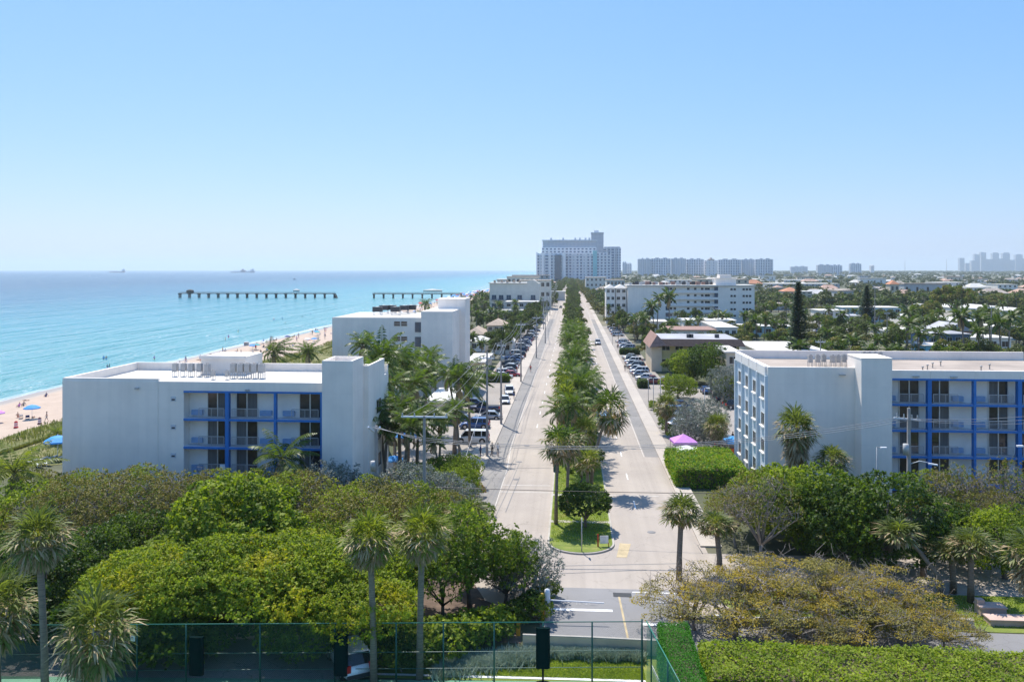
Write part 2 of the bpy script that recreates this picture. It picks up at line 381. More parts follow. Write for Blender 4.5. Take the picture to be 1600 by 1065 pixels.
# beach: dune strip then sand sloping into the water, following a slightly wavy line
m, t, b = new_mat('beach_sand'); MATS['beach_sand'] = m
pos = t.nodes.new('ShaderNodeNewGeometry').outputs['Position']
sx = t.nodes.new('ShaderNodeSeparateXYZ'); t.links.new(pos, sx.inputs[0])
c = mixramp(t, noise(t, pos, .35, 8, .65), [(.3,(.43,.325,.245)), (.7,(.55,.425,.33))])
tr_ = noise(t, mapping(t, pos, (1.2,.15,1)), 1.0, 4); c = mixc(t, math_(t, 'MULTIPLY', tr_, .3), c, (.38,.29,.22))
wet = mixramp(t, math_(t, 'ADD', sx.outputs[2], math_(t, 'MULTIPLY', noise(t, pos, .06, 3), .25)), [(0,(1,1,1)), (1,(1,1,1))])
wf = math_(t, 'MULTIPLY', math_(t, 'SUBTRACT', -1.22, math_(t, 'ADD', sx.outputs[2], math_(t, 'MULTIPLY', noise(t, pos, .05, 3), .3))), 5, clamp=True)
c = mixc(t, wf, c, (.33,.27,.22))
t.links.new(c, b.inputs['Base Color']); b.inputs['Roughness'].default_value = .9
t.links.new(math_(t, 'SUBTRACT', .9, math_(t, 'MULTIPLY', wf, .5)), b.inputs['Roughness'])
bp = t.nodes.new('ShaderNodeBump'); bp.inputs['Strength'].default_value = .5; bp.inputs['Distance'].default_value = .3
t.links.new(noise(t, pos, .9, 5), bp.inputs['Height']); t.links.new(bp.outputs[0], b.inputs['Normal'])
mb = MB(); ys = list(range(-60, 1500, 12))+[1600, 2000, 3000, 5000, 9000, 28000]
rows = []
for y in ys:
    w = 1.6*math.sin(y*.021)+1.1*math.sin(y*.057+1)
    rows.append([(-70,y,-.016), (-82,y,.05), (-90+w*.4,y,-.35), (-104+w*.6,y,-1.05), (SHORE-1.5+w,y,-1.72), (SHORE-20,y,-2.6)])
vs = [p for r in rows for p in r]; n = 6
mb.add(vs, [(i*n+j+1, i*n+j, (i+1)*n+j, (i+1)*n+j+1)[::-1] for i in range(len(rows)-1) for j in range(n-1)], True)
struct('beach', mb, 'beach_sand')
# asphalt with patches, cracks, tar lines and wheel tracks
def paving(name, c1, c2, crack=.25, track=False):
    m, t, b = new_mat(name); MATS[name] = m
    pos = t.nodes.new('ShaderNodeNewGeometry').outputs['Position']
    s_ = t.nodes.new('ShaderNodeSeparateXYZ'); t.links.new(pos, s_.inputs[0])
    c = mixramp(t, noise(t, pos, .12, 8, .6), [(.32,c2), (.68,c1)])
    c = mixc(t, math_(t, 'MULTIPLY', noise(t, pos, 6, 3), .22), c, tuple(x*.6 for x in c1))
    v = t.nodes.new('ShaderNodeTexVoronoi'); v.feature = 'DISTANCE_TO_EDGE'; v.inputs['Scale'].default_value = .22
    wv = t.nodes.new('ShaderNodeVectorMath'); wv.operation = 'ADD'; t.links.new(pos, wv.inputs[0])
    nn = t.nodes.new('ShaderNodeTexNoise'); nn.inputs['Scale'].default_value = .5; nn.inputs['Detail'].default_value = 4; t.links.new(pos, nn.inputs['Vector'])
    sc_ = t.nodes.new('ShaderNodeVectorMath'); sc_.operation = 'SCALE'; sc_.inputs['Scale'].default_value = 3.0
    t.links.new(nn.outputs['Color'], sc_.inputs[0]); t.links.new(sc_.outputs[0], wv.inputs[1]); t.links.new(wv.outputs[0], v.inputs['Vector'])
    cr = math_(t, 'MULTIPLY', math_(t, 'LESS_THAN', v.outputs[0], .006), crack)
    c = mixc(t, cr, c, (.08,.075,.07))
    if track:
        w = noise(t, mapping(t, pos, (1.1,.012,1)), 1.0, 2)
        c = mixc(t, math_(t, 'MULTIPLY', math_(t, 'SUBTRACT', w, .42), 1.1, clamp=True), c, tuple(x*.66 for x in c2))
    t.links.new(c, b.inputs['Base Color']); b.inputs['Roughness'].default_value = .88
    bp = t.nodes.new('ShaderNodeBump'); bp.inputs['Strength'].default_value = .3; bp.inputs['Distance'].default_value = .02
    t.links.new(noise(t, pos, 18, 3), bp.inputs['Height']); t.links.new(bp.outputs[0], b.inputs['Normal'])
paving('asphalt_light', (.46,.40,.34), (.375,.325,.28), .22, True)
paving('asphalt_old', (.30,.28,.26), (.21,.20,.19), .6)
paving('asphalt_dark', (.27,.265,.265), (.195,.19,.19), .3)
paving('concrete_walk', (.53,.47,.40), (.42,.37,.32), .3)
paving('lot_concrete', (.36,.32,.28), (.28,.25,.22), .3)
m, t, b = new_mat('turf'); MATS['turf'] = m
pos = t.nodes.new('ShaderNodeNewGeometry').outputs['Position']
c = mixramp(t, noise(t, pos, .5, 8, .7), [(.35,(.15,.20,.03)), (.52,(.22,.27,.045)), (.68,(.34,.31,.09))])
c = mixc(t, math_(t, 'MULTIPLY', noise(t, pos, 9, 4), .5), c, (.10,.15,.02))
t.links.new(c, b.inputs['Base Color']); b.inputs['Roughness'].default_value = .95
bp = t.nodes.new('ShaderNodeBump'); bp.inputs['Strength'].default_value = .8; bp.inputs['Distance'].default_value = .08
t.links.new(noise(t, pos, 14, 3), bp.inputs['Height']); t.links.new(bp.outputs[0], b.inputs['Normal'])
def sheet(name, pts, z, mat):
    mb = MB(); mb.add([(x,y,z) for x,y in pts], [tuple(range(len(pts)))]); return struct(name, mb, mat)
# z ladder: roads .004, patches .010, markings .016
sheet('road', [(-11.2,62.5),(3.0,62.5),(12.0,62.5),(12.0,2600),(-11.2,2600)], .004, 'asphalt_light')
sheet('cross_street', [(-6.5,62.6),(-4,60.6),(140,60.6),(140,74.4),(-11,74.4)], .008, 'asphalt_light')
sheet('mulch_bed', [(-60,60.4),(-3.8,60.4),(-6.5,62.6),(-11,74.5),(-60,74.5)], .012, 'mulch')
sheet('shoulder', [(-10.9,80),(-8.2,80),(-8.0,104),(-8.6,106),(-8.6,130),(-8.2,420),(-10.9,420)], .010, 'asphalt_old')
sheet('shoulder', [(9.8,112),(11.7,112),(11.7,420),(9.8,420)], .010, 'asphalt_old')
# sidewalks as real slabs
mb = MB(); mb.box(-13.4,-10.9,76,1500,-.1,.14); struct('sidewalk', mb, 'concrete_walk')
mb = MB(); mb.box(11.6,13.5,76,1500,-.1,.14); struct('sidewalk', mb, 'concrete_walk')
# parking lots
sheet('parking_lot', [(-24,96),(-13.4,96),(-13.4,350),(-19.5,350),(-19.5,186),(-24,184)], .006, 'lot_concrete')
sheet('parking_lot', [(13.5,104),(44,104),(44,178),(20.5,182),(20.5,370),(13.5,370)], .006, 'lot_concrete')
# entrance drive
sheet('driveway', [(-1.9,55.4),(7.5,55.4),(7.5,60.6),(9.5,64.6),(9,65.6),(-3.2,65.6),(-2.6,62)], .012, 'asphalt_dark')
sheet('driveway', [(7.5,54.6),(60,54.6),(60,59.2),(7.5,59.6)], .012, 'asphalt_dark')
sheet('driveway', [(-60,47.5),(-13,47.5),(-13,55.5),(-60,55.5)], .012, 'asphalt_old')
sheet('mulch_bed', [(-60,55.6),(-3.4,55.6),(-3.6,60.4),(-60,60.4)], .010, 'mulch')
sheet('mulch_bed', [(-60,74.5),(-11.4,74.5),(-11.4,84),(-60,84)], .010, 'mulch')
sheet('lawn', [(-13,50.3),(6.4,50.6),(6.4,54.5),(-13,54.5)], .004, 'turf')
sheet('lawn', [(13,59.6),(60,59.6),(60,60.5),(60,66.2),(16,66.2),(11,64)], .016, 'turf')
sheet('tennis_court', [(-60,30),(4.5,30),(4.5,50.9),(-60,47.5)], .014, 'court_green')
sheet('court_edge', [(-13,50.6),(4.5,50.9),(4.5,51.15),(-13,50.85)], .020, 'mark_white')
# median with raised kerb and grass
def median_outline(k=0):
    pts = []
    for i in range(0, 19):
        a = PI+PI*i/18; pts.append((.85+(3.05-k)*math.cos(a), 76.2+(3.0-k)*math.sin(a)))
    pts += [(3.9-k, 82), (3.9-k, 1500), (-2.2+k, 1500), (-2.2+k, 82)]
    return pts
mb = MB(); mb.poly(median_outline(), -.1, .15); struct('median_kerb', mb, 'kerb')
mb = MB(); mb.poly(median_outline(.18), -.1, .17); struct('median_lawn', mb, 'turf')
for y in (81.9, 91.6, 127):
    mb = MB(); mb.box(-2.05,3.72,y,y+.7,.1,.182); struct('median_path', mb, 'kerb')
# markings
def mark(name, x0, x1, y0, y1, mat='mark_white', z=.018):
    mb = MB(); mb.quad((x0,y0,z),(x1,y0,z),(x1,y1,z),(x0,y1,z)); return struct(name, mb, mat)
mb = MB()
k = 0
for (x, y0) in ((-5.45, 131.5), (6.7, 87.6)):
    y = y0
    while y < 900:
        mb.quad((x-.07,y,.018),(x+.07,y,.018),(x+.07,y+3,.018),(x-.07,y+3,.018)); y += 12.19
struct('lane_dashes', mb, 'mark_white')
mark('edge_line', -8.60,-8.50, 118, 700, 'mark_worn'); mark('edge_line', -8.09,-7.99, 82, 104, 'mark_worn'); mark('edge_line', 9.59,9.69, 112, 700, 'mark_worn')
mb = MB(); mb.quad((-8.1,104,.018),(-7.97,104,.018),(-8.48,118,.018),(-8.62,118,.018)); struct('edge_line', mb, 'mark_worn')
for y in (93.2, 96.2):
    mark('crosswalk_line', -8.0,-2.4, y, y+.24, 'mark_worn')
mark('crosswalk_line', 4.1,9.6, 92.6, 92.85, 'mark_worn')
mark('stop_line', -1.5,3.0, 61.15, 61.55, z=.024); mark('stop_line', 4.9,7.4, 59.0, 59.4, z=.024); mark('stop_line', 4.7,8.4, 64.9, 65.1, z=.024)
mb = MB(); mb.quad((3.78,55.6,.024),(3.92,55.6,.024),(3.70,64.0,.024),(3.55,64.0,.024)); struct('centre_line', mb, 'mark_worn_yellow')
mb = MB(); mb.quad((3.2,64.0,.024),(4.6,64.0,.024),(4.6,64.8,.024),(3.2,64.8,.024)); struct('drain_grate', mb, 'plastic_black')
mb = MB(); mb.quad((3.9,72.8,.018),(4.8,72.8,.018),(5.4,76.4,.018),(4.4,76.6,.018)); struct('road_hatching', mb, 'mark_worn_yellow')
# curved drive kerb at the gate
mb = MB(); pts = [(-1.6,57.2),(-1.95,59.5),(-2.1,61.5),(-2.5,63.6),(-3.3,65.4)]
for a, c_ in zip(pts, pts[1:]): mb.poly([(a[0]-.2,a[1]),(a[0],a[1]),(c_[0],c_[1]),(c_[0]-.2,c_[1])], 0, .14)
struct('drive_kerb', mb, 'kerb')
# manholes
for x, y in ((-6.6,99),(-6.3,118),(7.6,80),(8.6,117),(-6.8,108),(8.4,70)):
    mb = MB((x,y,0)); mb.lathe((x,y,0), [(0,.022),(.4,.022),(.42,.0)], 14); struct('manhole', mb, 'asphalt_dark')

# grassed dune behind the sand, tar seams in the street
m, t, b = new_mat('dune_scrub'); MATS['dune_scrub'] = m
pos = t.nodes.new('ShaderNodeNewGeometry').outputs['Position']
c = mixramp(t, noise(t, pos, .35, 8, .7), [(.36,(.10,.12,.03)), (.55,(.19,.18,.055)), (.66,(.42,.34,.24))])
t.links.new(c, b.inputs['Base Color']); b.inputs['Roughness'].default_value = .95
bp = t.nodes.new('ShaderNodeBump'); bp.inputs['Strength'].default_value = 1; bp.inputs['Distance'].default_value = .4
t.links.new(noise(t, pos, 1.5, 5), bp.inputs['Height']); t.links.new(bp.outputs[0], b.inputs['Normal'])
mb = MB(); ys = list(range(88, 620, 6)); pr = []
for y in ys: pr.append((-82.5+1.3*math.sin(y*.19)+1.1*math.sin(y*.071+2), -60 if y > 104 else -69))
vs = [];
for y, (xa, xb) in zip(ys, pr): vs += [(xa,y,.085),((xa+xb)/2,y,.45),(xb,y,.02)]
mb.add(vs, [(i*3+j,(i+1)*3+j,(i+1)*3+j+1,i*3+j+1)[::-1] for i in range(len(ys)-1) for j in (0,1)], True); struct('dune', mb, 'dune_scrub')
def seam(pts, w=.05):
    mb = MB()
    for (xa,ya),(xb,yb) in zip(pts, pts[1:]):
        d = Vector((xb-xa,yb-ya,0)).normalized(); n = Vector((-d.y,d.x,0))*w
        mb.quad((xa-n.x,ya-n.y,.0205),(xb-n.x,yb-n.y,.0205),(xb+n.x,yb+n.y,.0205),(xa+n.x,ya+n.y,.0205))
    struct('tar_seam', mb, 'asphalt_dark')
for q in ([(745,790),(768,745),(800,700),(812,660)],[(760,800),(785,750),(805,715)],[(772,812),(800,752),(812,722)],[(790,800),(812,745)],[(787,731),(862,731)],[(862,884),(1060,880)],[(805,676),(822,640),(836,612)],[(1000,640),(1020,676),(1040,712)],[(870,896),(1010,890)]):
    seam([gnd(*p) for p in q], .04 if len(q) > 2 else .05)
# ---------------------------------------------------------------- the two balcony hotels
def window_part(root, org, x0, x1, y, z0, z1, fr='frame_alu', gl='glass_dark', face=-1, mull=1, name='window', axis='x', bar=None):
    """glazed opening on a wall plane: frame with panes as a sub-part. axis x: plane y=const facing face"""
    f = MB(org); g = MB(org); w = .06
    def bx(m, a0, a1, d0, d1, c0, c1):
        if axis == 'x': m.box(a0, a1, y+face*d0, y+face*d1, c0, c1)
        else: m.box(y+face*d0, y+face*d1, a0, a1, c0, c1)
    bx(g, x0+w, x1-w, .005, .03, z0+w, z1-w)
    bx(f, x0, x0+w, 0, .07, z0, z1); bx(f, x1-w, x1, 0, .07, z0, z1)
    bx(f, x0+w, x1-w, 0, .07, z0, z0+w); bx(f, x0+w, x1-w, 0, .07, z1-w, z1)
    for k in range(mull):
        c = x0+(x1-x0)*(k+1)/(mull+1); bx(f, c-.035, c+.035, .031, .065, z0+w, z1-w)
    if bar: bx(f, x0+w, x1-w, .032, .06, z0+(z1-z0)*bar-.03, z0+(z1-z0)*bar+.03)
    fo = f.build(name, fr, root); g.build('pane', gl, fo); return fo
def bay(root, org, x0, x1, Yf, zf, zc, door_left, lit_wall='balcony_wall'):
    """one balcony bay: slab edge, back wall behind, sliding door, air conditioner, railing. zf floor, zc ceiling"""
    yb = Yf+1.3; w = x1-x0
    dw = w*.50
    dx0 = x0+w*.06 if door_left else x1-w*.06-dw
    m = MB(org); g = MB(org); cu = MB(org)
    z1 = zc-.12; h0 = zf+.02
    for a, c in ((dx0, dx0+.07), (dx0+dw-.07, dx0+dw)): m.box(a, c, yb-.10, yb, h0, z1)
    m.box(dx0+dw*.5-.06, dx0+dw*.5+.06, yb-.12, yb-.02, h0, z1); m.box(dx0, dx0+dw, yb-.09, yb-.005, z1, z1+.08)
    g.box(dx0+.07, dx0+dw-.07, yb-.04, yb-.01, h0, z1)
    f = m.build('sliding_door', 'frame_alu', root)
    g.build('pane', 'glass_dark', f)
    r_ = random.Random(int(x0*13+zf*7))
    if r_.random() < .7:
        k = r_.choice([(0,.5),(.5,1),(0,.46),(.54,1)])
        cu.box(dx0+.1+k[0]*(dw-.2), dx0+.1+k[1]*(dw-.2), yb-.052, yb-.043, h0+.05, z1-.05); cu.build('curtain', 'curtain', f)
    m = MB(org)
    ax0 = x0+w*.62 if door_left else x0+w*.07
    m.box(ax0, ax0+w*.27, yb-.32, yb-.004, zf+.18, zf+.72)
    for k in range(5): m.box(ax0+.05, ax0+w*.27-.05, yb-.335, yb-.32, zf+.25+k*.09, zf+.28+k*.09)
    m.build('air_conditioner', 'ac_blue', root)
    m = MB(org); ra = dx0-w*.10 if not door_left else dx0-.02; rb = dx0+dw+.02 if not door_left else dx0+dw+w*.10
    y = Yf+.12
    m.box(ra, rb, y, y+.05, zf+1.02, zf+1.08); m.box(ra, rb, y, y+.04, zf+.08, zf+.12)
    n = 22
    for i in range(n+1):
        x = ra+(rb-ra)*i/n; q = .03 if i in (0, n//2, n) else .011
        m.box(x-q, x+q, y+.005, y+.035, zf+.12, zf+1.02)
    m.build('railing', 'rail_metal', root)
# ---- left hotel
YL = 84.5; zt = 13.55
org = (wx(98,YL), YL, 0)
X0, X1, XT0, XT1 = wx(98,YL), wx(287,YL), wx(503,YL-1.6), wx(551,YL-1.6)
lh = empty('balcony_hotel', org, 0, 'white stucco hotel with blue balcony frame on the beach side of the avenue', 'hotel')
beams = [wz(y, 400, YL) for y in (613,656.5,700.5,744,788)]
m = MB(org)
DY = 15.0                                          # depth
m.box(X0, X1, YL, YL+DY-.01, 0, zt-1.0)             # solid wing
XS = wx(247, YL)
m.box(X0, XS, YL-.06, YL, 0, zt-.3)
m.box(X1, XT0, YL+1.3, YL+DY-.01, 0, zt-1.0)          # body behind the balconies
m.box(XT0-.01, XT1-.02, YL+.4, YL+DY-.01, 0, zt-1.02)
lw = m.build('wall', 'white_paint', lh)
m = MB(org)   # parapet ring
p = .35
m.box(X0, XS, YL, YL+p, zt-1.0, zt); m.box(XS, XT0, YL, YL+p, zt-1.0, zt-.28)
m.box(X0, X0+p, YL+p, YL+DY-p, zt-1.0, zt); m.box(X0, XT1-.05, YL+DY-p, YL+DY, zt-1.0, zt)
m.box(X1, XT0, YL+.01, YL+1.29, beams[0]+.12, zt-.99)        # band above balconies
m.build('parapet', 'white_paint', lh)
m = MB(org); m.box(X0+p, XT0, YL+p, YL+DY-p, zt-1.0, zt-.93); m.build('roof', 'roof_white', lh)
for i in range(1, len(beams)):
    m = MB(org); m.box(X1, XT0, YL+.06, YL+1.3, beams[i]-.05, beams[i]+.12); m.build('balcony_slab', 'grey_white', lh)
for i, z in enumerate(beams):
    m = MB(org); m.box(X1, XT0, YL-.06, YL+.06, z-(.12 if i else .08), z+.10); m.build('blue_beam', 'blue_paint', lh)
px_p = [287, 357, 431, 503.5]; xp = [wx(a, YL) for a in px_p]
for x, w in zip(xp[1:], (.34, .2, .2)):
    m = MB(org); m.box(x-w, x+w*.15, YL-.09, YL+.45, 0, beams[0]+.02); m.build('blue_pillar', 'blue_paint', lh)
m = MB(org)   # pale back wall of the balconies
m.box(X1+.01, XT0-.01, YL+1.27, YL+1.31, 0, beams[0]+.1); m.build('balcony_wall', 'balcony_wall', lh)
for b_ in range(3):
    for f_ in range(1, 5):
        bay(lh, org, xp[b_]+.05, xp[b_+1]-(.30 if b_ < 2 else .22), YL, beams[f_]+.12, beams[f_-1]-.10, b_ == 1)
# small square vents by the balconies, flood lights
for y in (623, 667, 711, 755):
    x = wx(271, YL); z = wz(y, 271, YL)
    m = MB(org); m.box(x-.28, x+.28, YL-.05, YL, z-.25, z+.25); v = m.build('wall_vent', 'grey_white', lh)
    m = MB(org); m.box(x-.18, x+.18, YL-.058, YL-.05, z-.15, z+.02); m.build('vent_opening', 'machine_dark', v)
for px, py in ((214,606), (386,609)):
    x = wx(px, YL); z = wz(py, px, YL); m = MB(org); m.box(x-.12, x+.25, YL-.3, YL-.06, z-.1, z+.08); m.build('flood_light', 'machine_grey', lh)
# stair tower
m = MB(org); zT = wz(563.5, 530, YL-1.6); yb = YL-1.6+4.4
m.box(XT0, XT1, YL-1.6, yb, 0, zT-.45)
for a in ((XT0,XT1,YL-1.6,YL-1.35),(XT0,XT1,yb-.25,yb),(XT0,XT0+.25,YL-1.35,yb-.25),(XT1-.25,XT1,YL-1.35,yb-.25)): m.box(*a, zT-.45, zT)
m.build('stair_tower', 'white_paint', lh)
# right hand end wing with its shaded side wall
XE = wx(576, YL+2.8)
m = MB(org); zE = wz(571, 576, YL+2.8)
m.box(XT1, XE, YL+2.8, YL+10.3, 0, zE-.5)
for a in ((XT1,XE,YL+2.8,YL+3.05),(XT1,XE,YL+10.05,YL+10.3),(XE-.25,XE,YL+3.05,YL+10.05)): m.box(*a, zE-.5, zE)
m.build('end_wing', 'white_paint', lh)
for zz_ in (3.0, 6.0, 9.0):
    window_part(lh, org, YL+6.2, YL+8.4, XE, zz_, zz_+1.6, face=1, axis='y')
m = MB(org); m.box(wx(320,YL+12), wx(388,YL+12), YL+DY-4, YL+DY+1.5, zt-1.0, zt+1.15); m.box(wx(318,YL+12), wx(390,YL+12), YL+DY-4.2, YL+DY-4, zt+.9, zt+1.3)
m.build('roof_penthouse', 'white_paint', lh)
# ---- right hotel
YR = 93.6; zr = wz(573, 1200, YR)
org = (wx(1200,YR), YR, 0); A0 = wx(1200,YR); A1 = wx(1346,YR-2.1); A2 = wx(1394,YR-2.1); AE = wx(1735,YR)
rh = empty('balcony_hotel', org, 0, 'white stucco hotel with blue balcony frame on the inland side of the avenue', 'hotel')
RD = 17.5
beams = [wz(y, 1480, YR) for y in (593,633,673.6,714.5,757)]
m = MB(org); m.box(A0, A2, YR, YR+RD-.01, 0, zr-.95); m.box(A2, AE, YR+1.35, YR+RD-.01, 0, zr-.95); m.build('wall', 'white_paint', rh)
m = MB(org)
m.box(A0-.02, A2-.3, YR-.02, YR+.35, zr-.95, zr); m.box(A2, AE, YR-.02, YR+.35, zr-.95, zr-.25); m.box(A0-.02, A0+.3, YR+.35, YR+RD-.35, zr-.95, zr); m.box(A0-.02, AE, YR+RD-.35, YR+RD, zr-.95, zr+.18)
m.box(A2, AE, YR-.01, YR+1.34, beams[0]+.1, zr-.94)
for x in (1454.6, 1524.5, 1595.6):
    a = wx(x, YR); m.box(a-.06, a+.06, YR-.06, YR, beams[0]+.1, zr-.25)
m.build('parapet', 'white_paint', rh)
m = MB(org); m.box(A0+.3, AE, YR+.35, YR+RD-.35, zr-.95, zr-.88); m.build('roof', 'roof_beige', rh)
m = MB(org); m.box(A1, A2, YR-2.1, YR+2.4, 0, wz(561,1370,YR-2.1)); zz2 = wz(561,1370,YR-2.1)
m.box(A1-.04, A2+.04, YR-2.14, YR+2.44, zz2, zz2+.12); m.build('stair_tower', 'white_paint', rh)
xp = [A2]+[wx(a, YR) for a in (1454.6,1524.5,1595.6,1666,1735)]
for i, z in enumerate(beams):
    m = MB(org); hgt = .12 if i < 4 else .55
    m.box(A2+.01, AE, YR-.06, YR+.06, z-hgt, z+.10); m.build('blue_beam', 'blue_paint', rh)
    if i: m = MB(org); m.box(A2+.01, AE, YR+.06, YR+1.35, z-.05, z+.12); m.build('balcony_slab', 'grey_white', rh)
for k, x in enumerate(xp[1:]):
    w = .36 if k % 2 == 0 else .22
    m = MB(org); m.box(x-w, x+w*.15, YR-.09, YR+.5, beams[4], beams[0]+.02); m.build('blue_pillar', 'blue_paint', rh)
m = MB(org); m.box(A2+.01, AE, YR+1.31, YR+1.36, beams[4], beams[0]+.1); m.build('balcony_wall', 'balcony_wall', rh)
m = MB(org); m.box(A2+.01, AE, YR-.02, YR+1.35, .9, beams[4]-.55); m.build('blue_base_band', 'blue_paint', rh)
m = MB(org); m.box(A2+.01, AE, YR+.3, YR+1.36, 0, .9); m.build('open_floor_shade', 'machine_dark', rh)  # solid dark block stands in for the shade of an open floor
for b_ in range(5):
    for f_ in range(1, 5):
        bay(rh, org, xp[b_]+.08, xp[b_+1]-(.5 if b_ % 2 == 0 else .34), YR, beams[f_]+.12, beams[f_-1]-.10, b_ % 2 == 1)
# ribbed end wall facing the avenue with its windows
m = MB(org); m.box(A0-.024, A0-.001, YR+.1, YR+RD-.1, 0, zr-1.06); m.build('end_wall_skin', 'pale_blue_paint', rh)
zz_rows = [wz(y, 1195, YR+2) for y in (612,655,696,738)]
ysp = [YR+.2+i*(RD-.4)/4 for i in range(5)]
for i, y in enumerate(ysp):
    m = MB(org); m.box(A0-.32, A0, y-.16, y+.16, 0, zr-1.0); m.build('rib', 'pale_blue_paint', rh)
for i in range(4):
    m = MB(org); m.box(A0-.26, A0-.03, ysp[i]+.22, ysp[i+1]-.22, zr-1.05, zr-.02); m.build('cornice_panel', 'balcony_wall', rh)
    yc = (ysp[i]+ysp[i+1])/2
    for z in zz_rows:
        window_part(rh, org, yc-.75, yc+.75, A0, z-.7, z+.75, face=-1, axis='y')
        m = MB(org); m.box(A0-.28, A0, yc-.95, yc+.95, z-.85, z-.72); m.build('window_sill', 'balcony_wall', rh)
window_part(rh, org, wx(1203,YR), wx(1211,YR), YR, .6, 3.2, mull=0)
for px, py in ((1316,585), (1431,587.5), (1490,588.5)):
    x = wx(px, YR); z = wz(py, px, YR); m = MB(org); m.box(x-.35, x+.3, YR-.3, YR-.03, z-.06, z+.04); m.build('flood_light', 'machine_grey', rh)
# ---- rooftop condensers (stand on the roofs: things of their own)
def condenser(kind='tower'):
    r = empty('condenser_unit', (0,0,0), 0, 'prototype', 'condenser')
    if kind == 'tower':
        b_ = MB(); b_.box(-.25,.25,-.3,.3,.62,1.5)
        for k in range(9): b_.box(-.26,.26,-.31,.31,.68+k*.085,.70+k*.085)
        b_.build('casing', 'machine_grey', r)
        f = MB(); f.lathe((0,0,1.5), [(0,.03),(.2,.04),(.22,0)], 14); f.build('fan_guard', 'machine_dark', r)
        g = MB()
        for sx in (-.23,.23):
            for sy in (-.28,.28): g.bar((sx,sy,0),(sx,sy,.62),.05)
        g.box(-.28,.28,-.32,-.27,.56,.62); g.box(-.28,.28,.27,.32,.56,.62); g.build('stand', 'machine_grey', r)
    else:
        b_ = MB(); b_.box(-.95,.95,-.6,.6,.75,1.75)
        for k in range(7): b_.box(-.97,.97,-.62,.62,.83+k*.13,.86+k*.13)
        b_.build('casing', 'machine_dark', r)
        g = MB()
        for sx in (-.85,.85):
            for sy in (-.5,.5): g.bar((sx,sy,0),(sx,sy,.75),.07)
        g.bar((-.85,-.5,.3),(.85,-.5,.3),.04); g.bar((-.85,-.5,.7),(.85,-.5,.2),.04); g.build('stand', 'rail_metal', r)
        f = MB(); f.lathe((0,0,1.75), [(0,.05),(.45,.05),(.48,0)], 14); f.build('fan_guard', 'machine_grey', r)
    return r
ct = condenser(); cb = condenser('big')
ordn = ['first','second','third','fourth','fifth','sixth','seventh','eighth','ninth','tenth']
zroof = zt-.93
for i, px in enumerate((274,286,299,311,324)):
    dup(ct, (wx(px,YL+9), YL+9+.2*(i % 2), zroof), 0, 1, f'grey rooftop condenser on the beach-side balcony hotel, {ordn[i]} from left in the left row', 'condensers on the beach-side balcony hotel roof')
for i, px in enumerate((365,377,387,398,409)):
    dup(ct, (wx(px,YL+8), YL+8, zroof), 0, 1.12, f'grey rooftop condenser on the beach-side balcony hotel, {ordn[i]} from left in the right row', 'condensers on the beach-side balcony hotel roof')
for i, px in enumerate((330,352)):
    dup(ct, (wx(px,YL+6), YL+6.5, zroof), 0, .7, f'small low condenser between the two rows on the beach-side hotel roof, {("left","right")[i]} one', 'condensers on the beach-side balcony hotel roof')
zroof2 = zr-.88
for i, px in enumerate((1266,1279,1290,1301,1311,1322,1331)):
    dup(ct, (wx(px,YR+8), YR+8+.4*(i % 3), zroof2), 0, .95, f'pale rooftop condenser on the inland balcony hotel, {ordn[i]} from left', 'condensers on the inland balcony hotel roof')
for i, px in enumerate((1350,1358,1367,1375)):
    dup(ct, (wx(px,YR+13), YR+13, zroof2), 0, .9, f'pale rooftop condenser partly behind the inland hotel stair tower, {ordn[i]} from left', 'condensers on the inland balcony hotel roof')
# roof clutter: pipes
for i, px in enumerate((1436,1455,1475,1500,1533,1560)):
    x, y = wx(px, YR+5), YR+4+(i*37 % 7)
    o = MB((x,y,zroof2)).lathe((x,y,zroof2), [(.07,0),(.07,.5),(.14,.5),(.14,.62),(0,.66)], 8).build('roof_vent', 'machine_grey')
    tag(o, f'small vent pipe on the beige roof of the inland hotel, {ordn[i]} from left', 'roof vent', 'vent pipes on the inland hotel roof')
# ---------------------------------------------------------------- white block further along the beach
YB = 163.0; org = (wx(519,YB), YB, 0)
wb = empty('apartment_building', org, 0, 'plain white four storey block beside the beach with machines on its roof', 'building')
x0, x1, x2 = wx(519,YB), wx(660,YB), wx(707,YB-1.5); z0 = wz(496,519,YB)
m = MB(org); m.box(x0, x1, YB, YB+21, 0, z0); m.box(x1, x2, YB-1.5, YB+20.8, 0, wz(486.5,690,YB-1.5)); m.build('wall', 'white_paint', wb)
m = MB(org); m.box(x0+.25, x1-.02, YB+.25, YB+20.7, z0, z0+.06); m.build('roof', 'roof_white', wb)
tx0, tx1 = wx(684,YB+9), wx(727,YB+9)
m = MB(org); m.box(tx0, tx1, YB+9, YB+17, 0, wz(467.5,700,YB+9)); m.box(tx0-.08, tx1+.08, YB+8.92, YB+17.08, wz(467.5,700,YB+9), wz(466.5,700,YB+9)); m.build('stair_tower', 'white_paint', wb)
for y in (505.5, 529, 552.5):
    for a, b_ in ((615.5,625.5),(626.5,636.5)):
        z = wz(y,620,YB); window_part(wb, org, wx(a,YB), wx(b_,YB), YB, z-.5, z+.5, mull=0, bar=.5)
for y in (511, 534, 557):
    z = wz(y,653,YB); window_part(wb, org, wx(648,YB), wx(659,YB), YB, z-1.05, z+1.05, mull=0, gl='glass_blue')
for i, (px, yy) in enumerate(((590,8),(600,15),(612,16),(618,9),(632,15),(643,17))):
    dup(cb, (wx(px,YB+yy), YB+yy, z0+.06), 0, 1, f'dark rooftop cooling unit on the plain white beach block, {ordn[i]} from left', 'cooling units on the plain white beach block')
drop(ct); drop(cb)
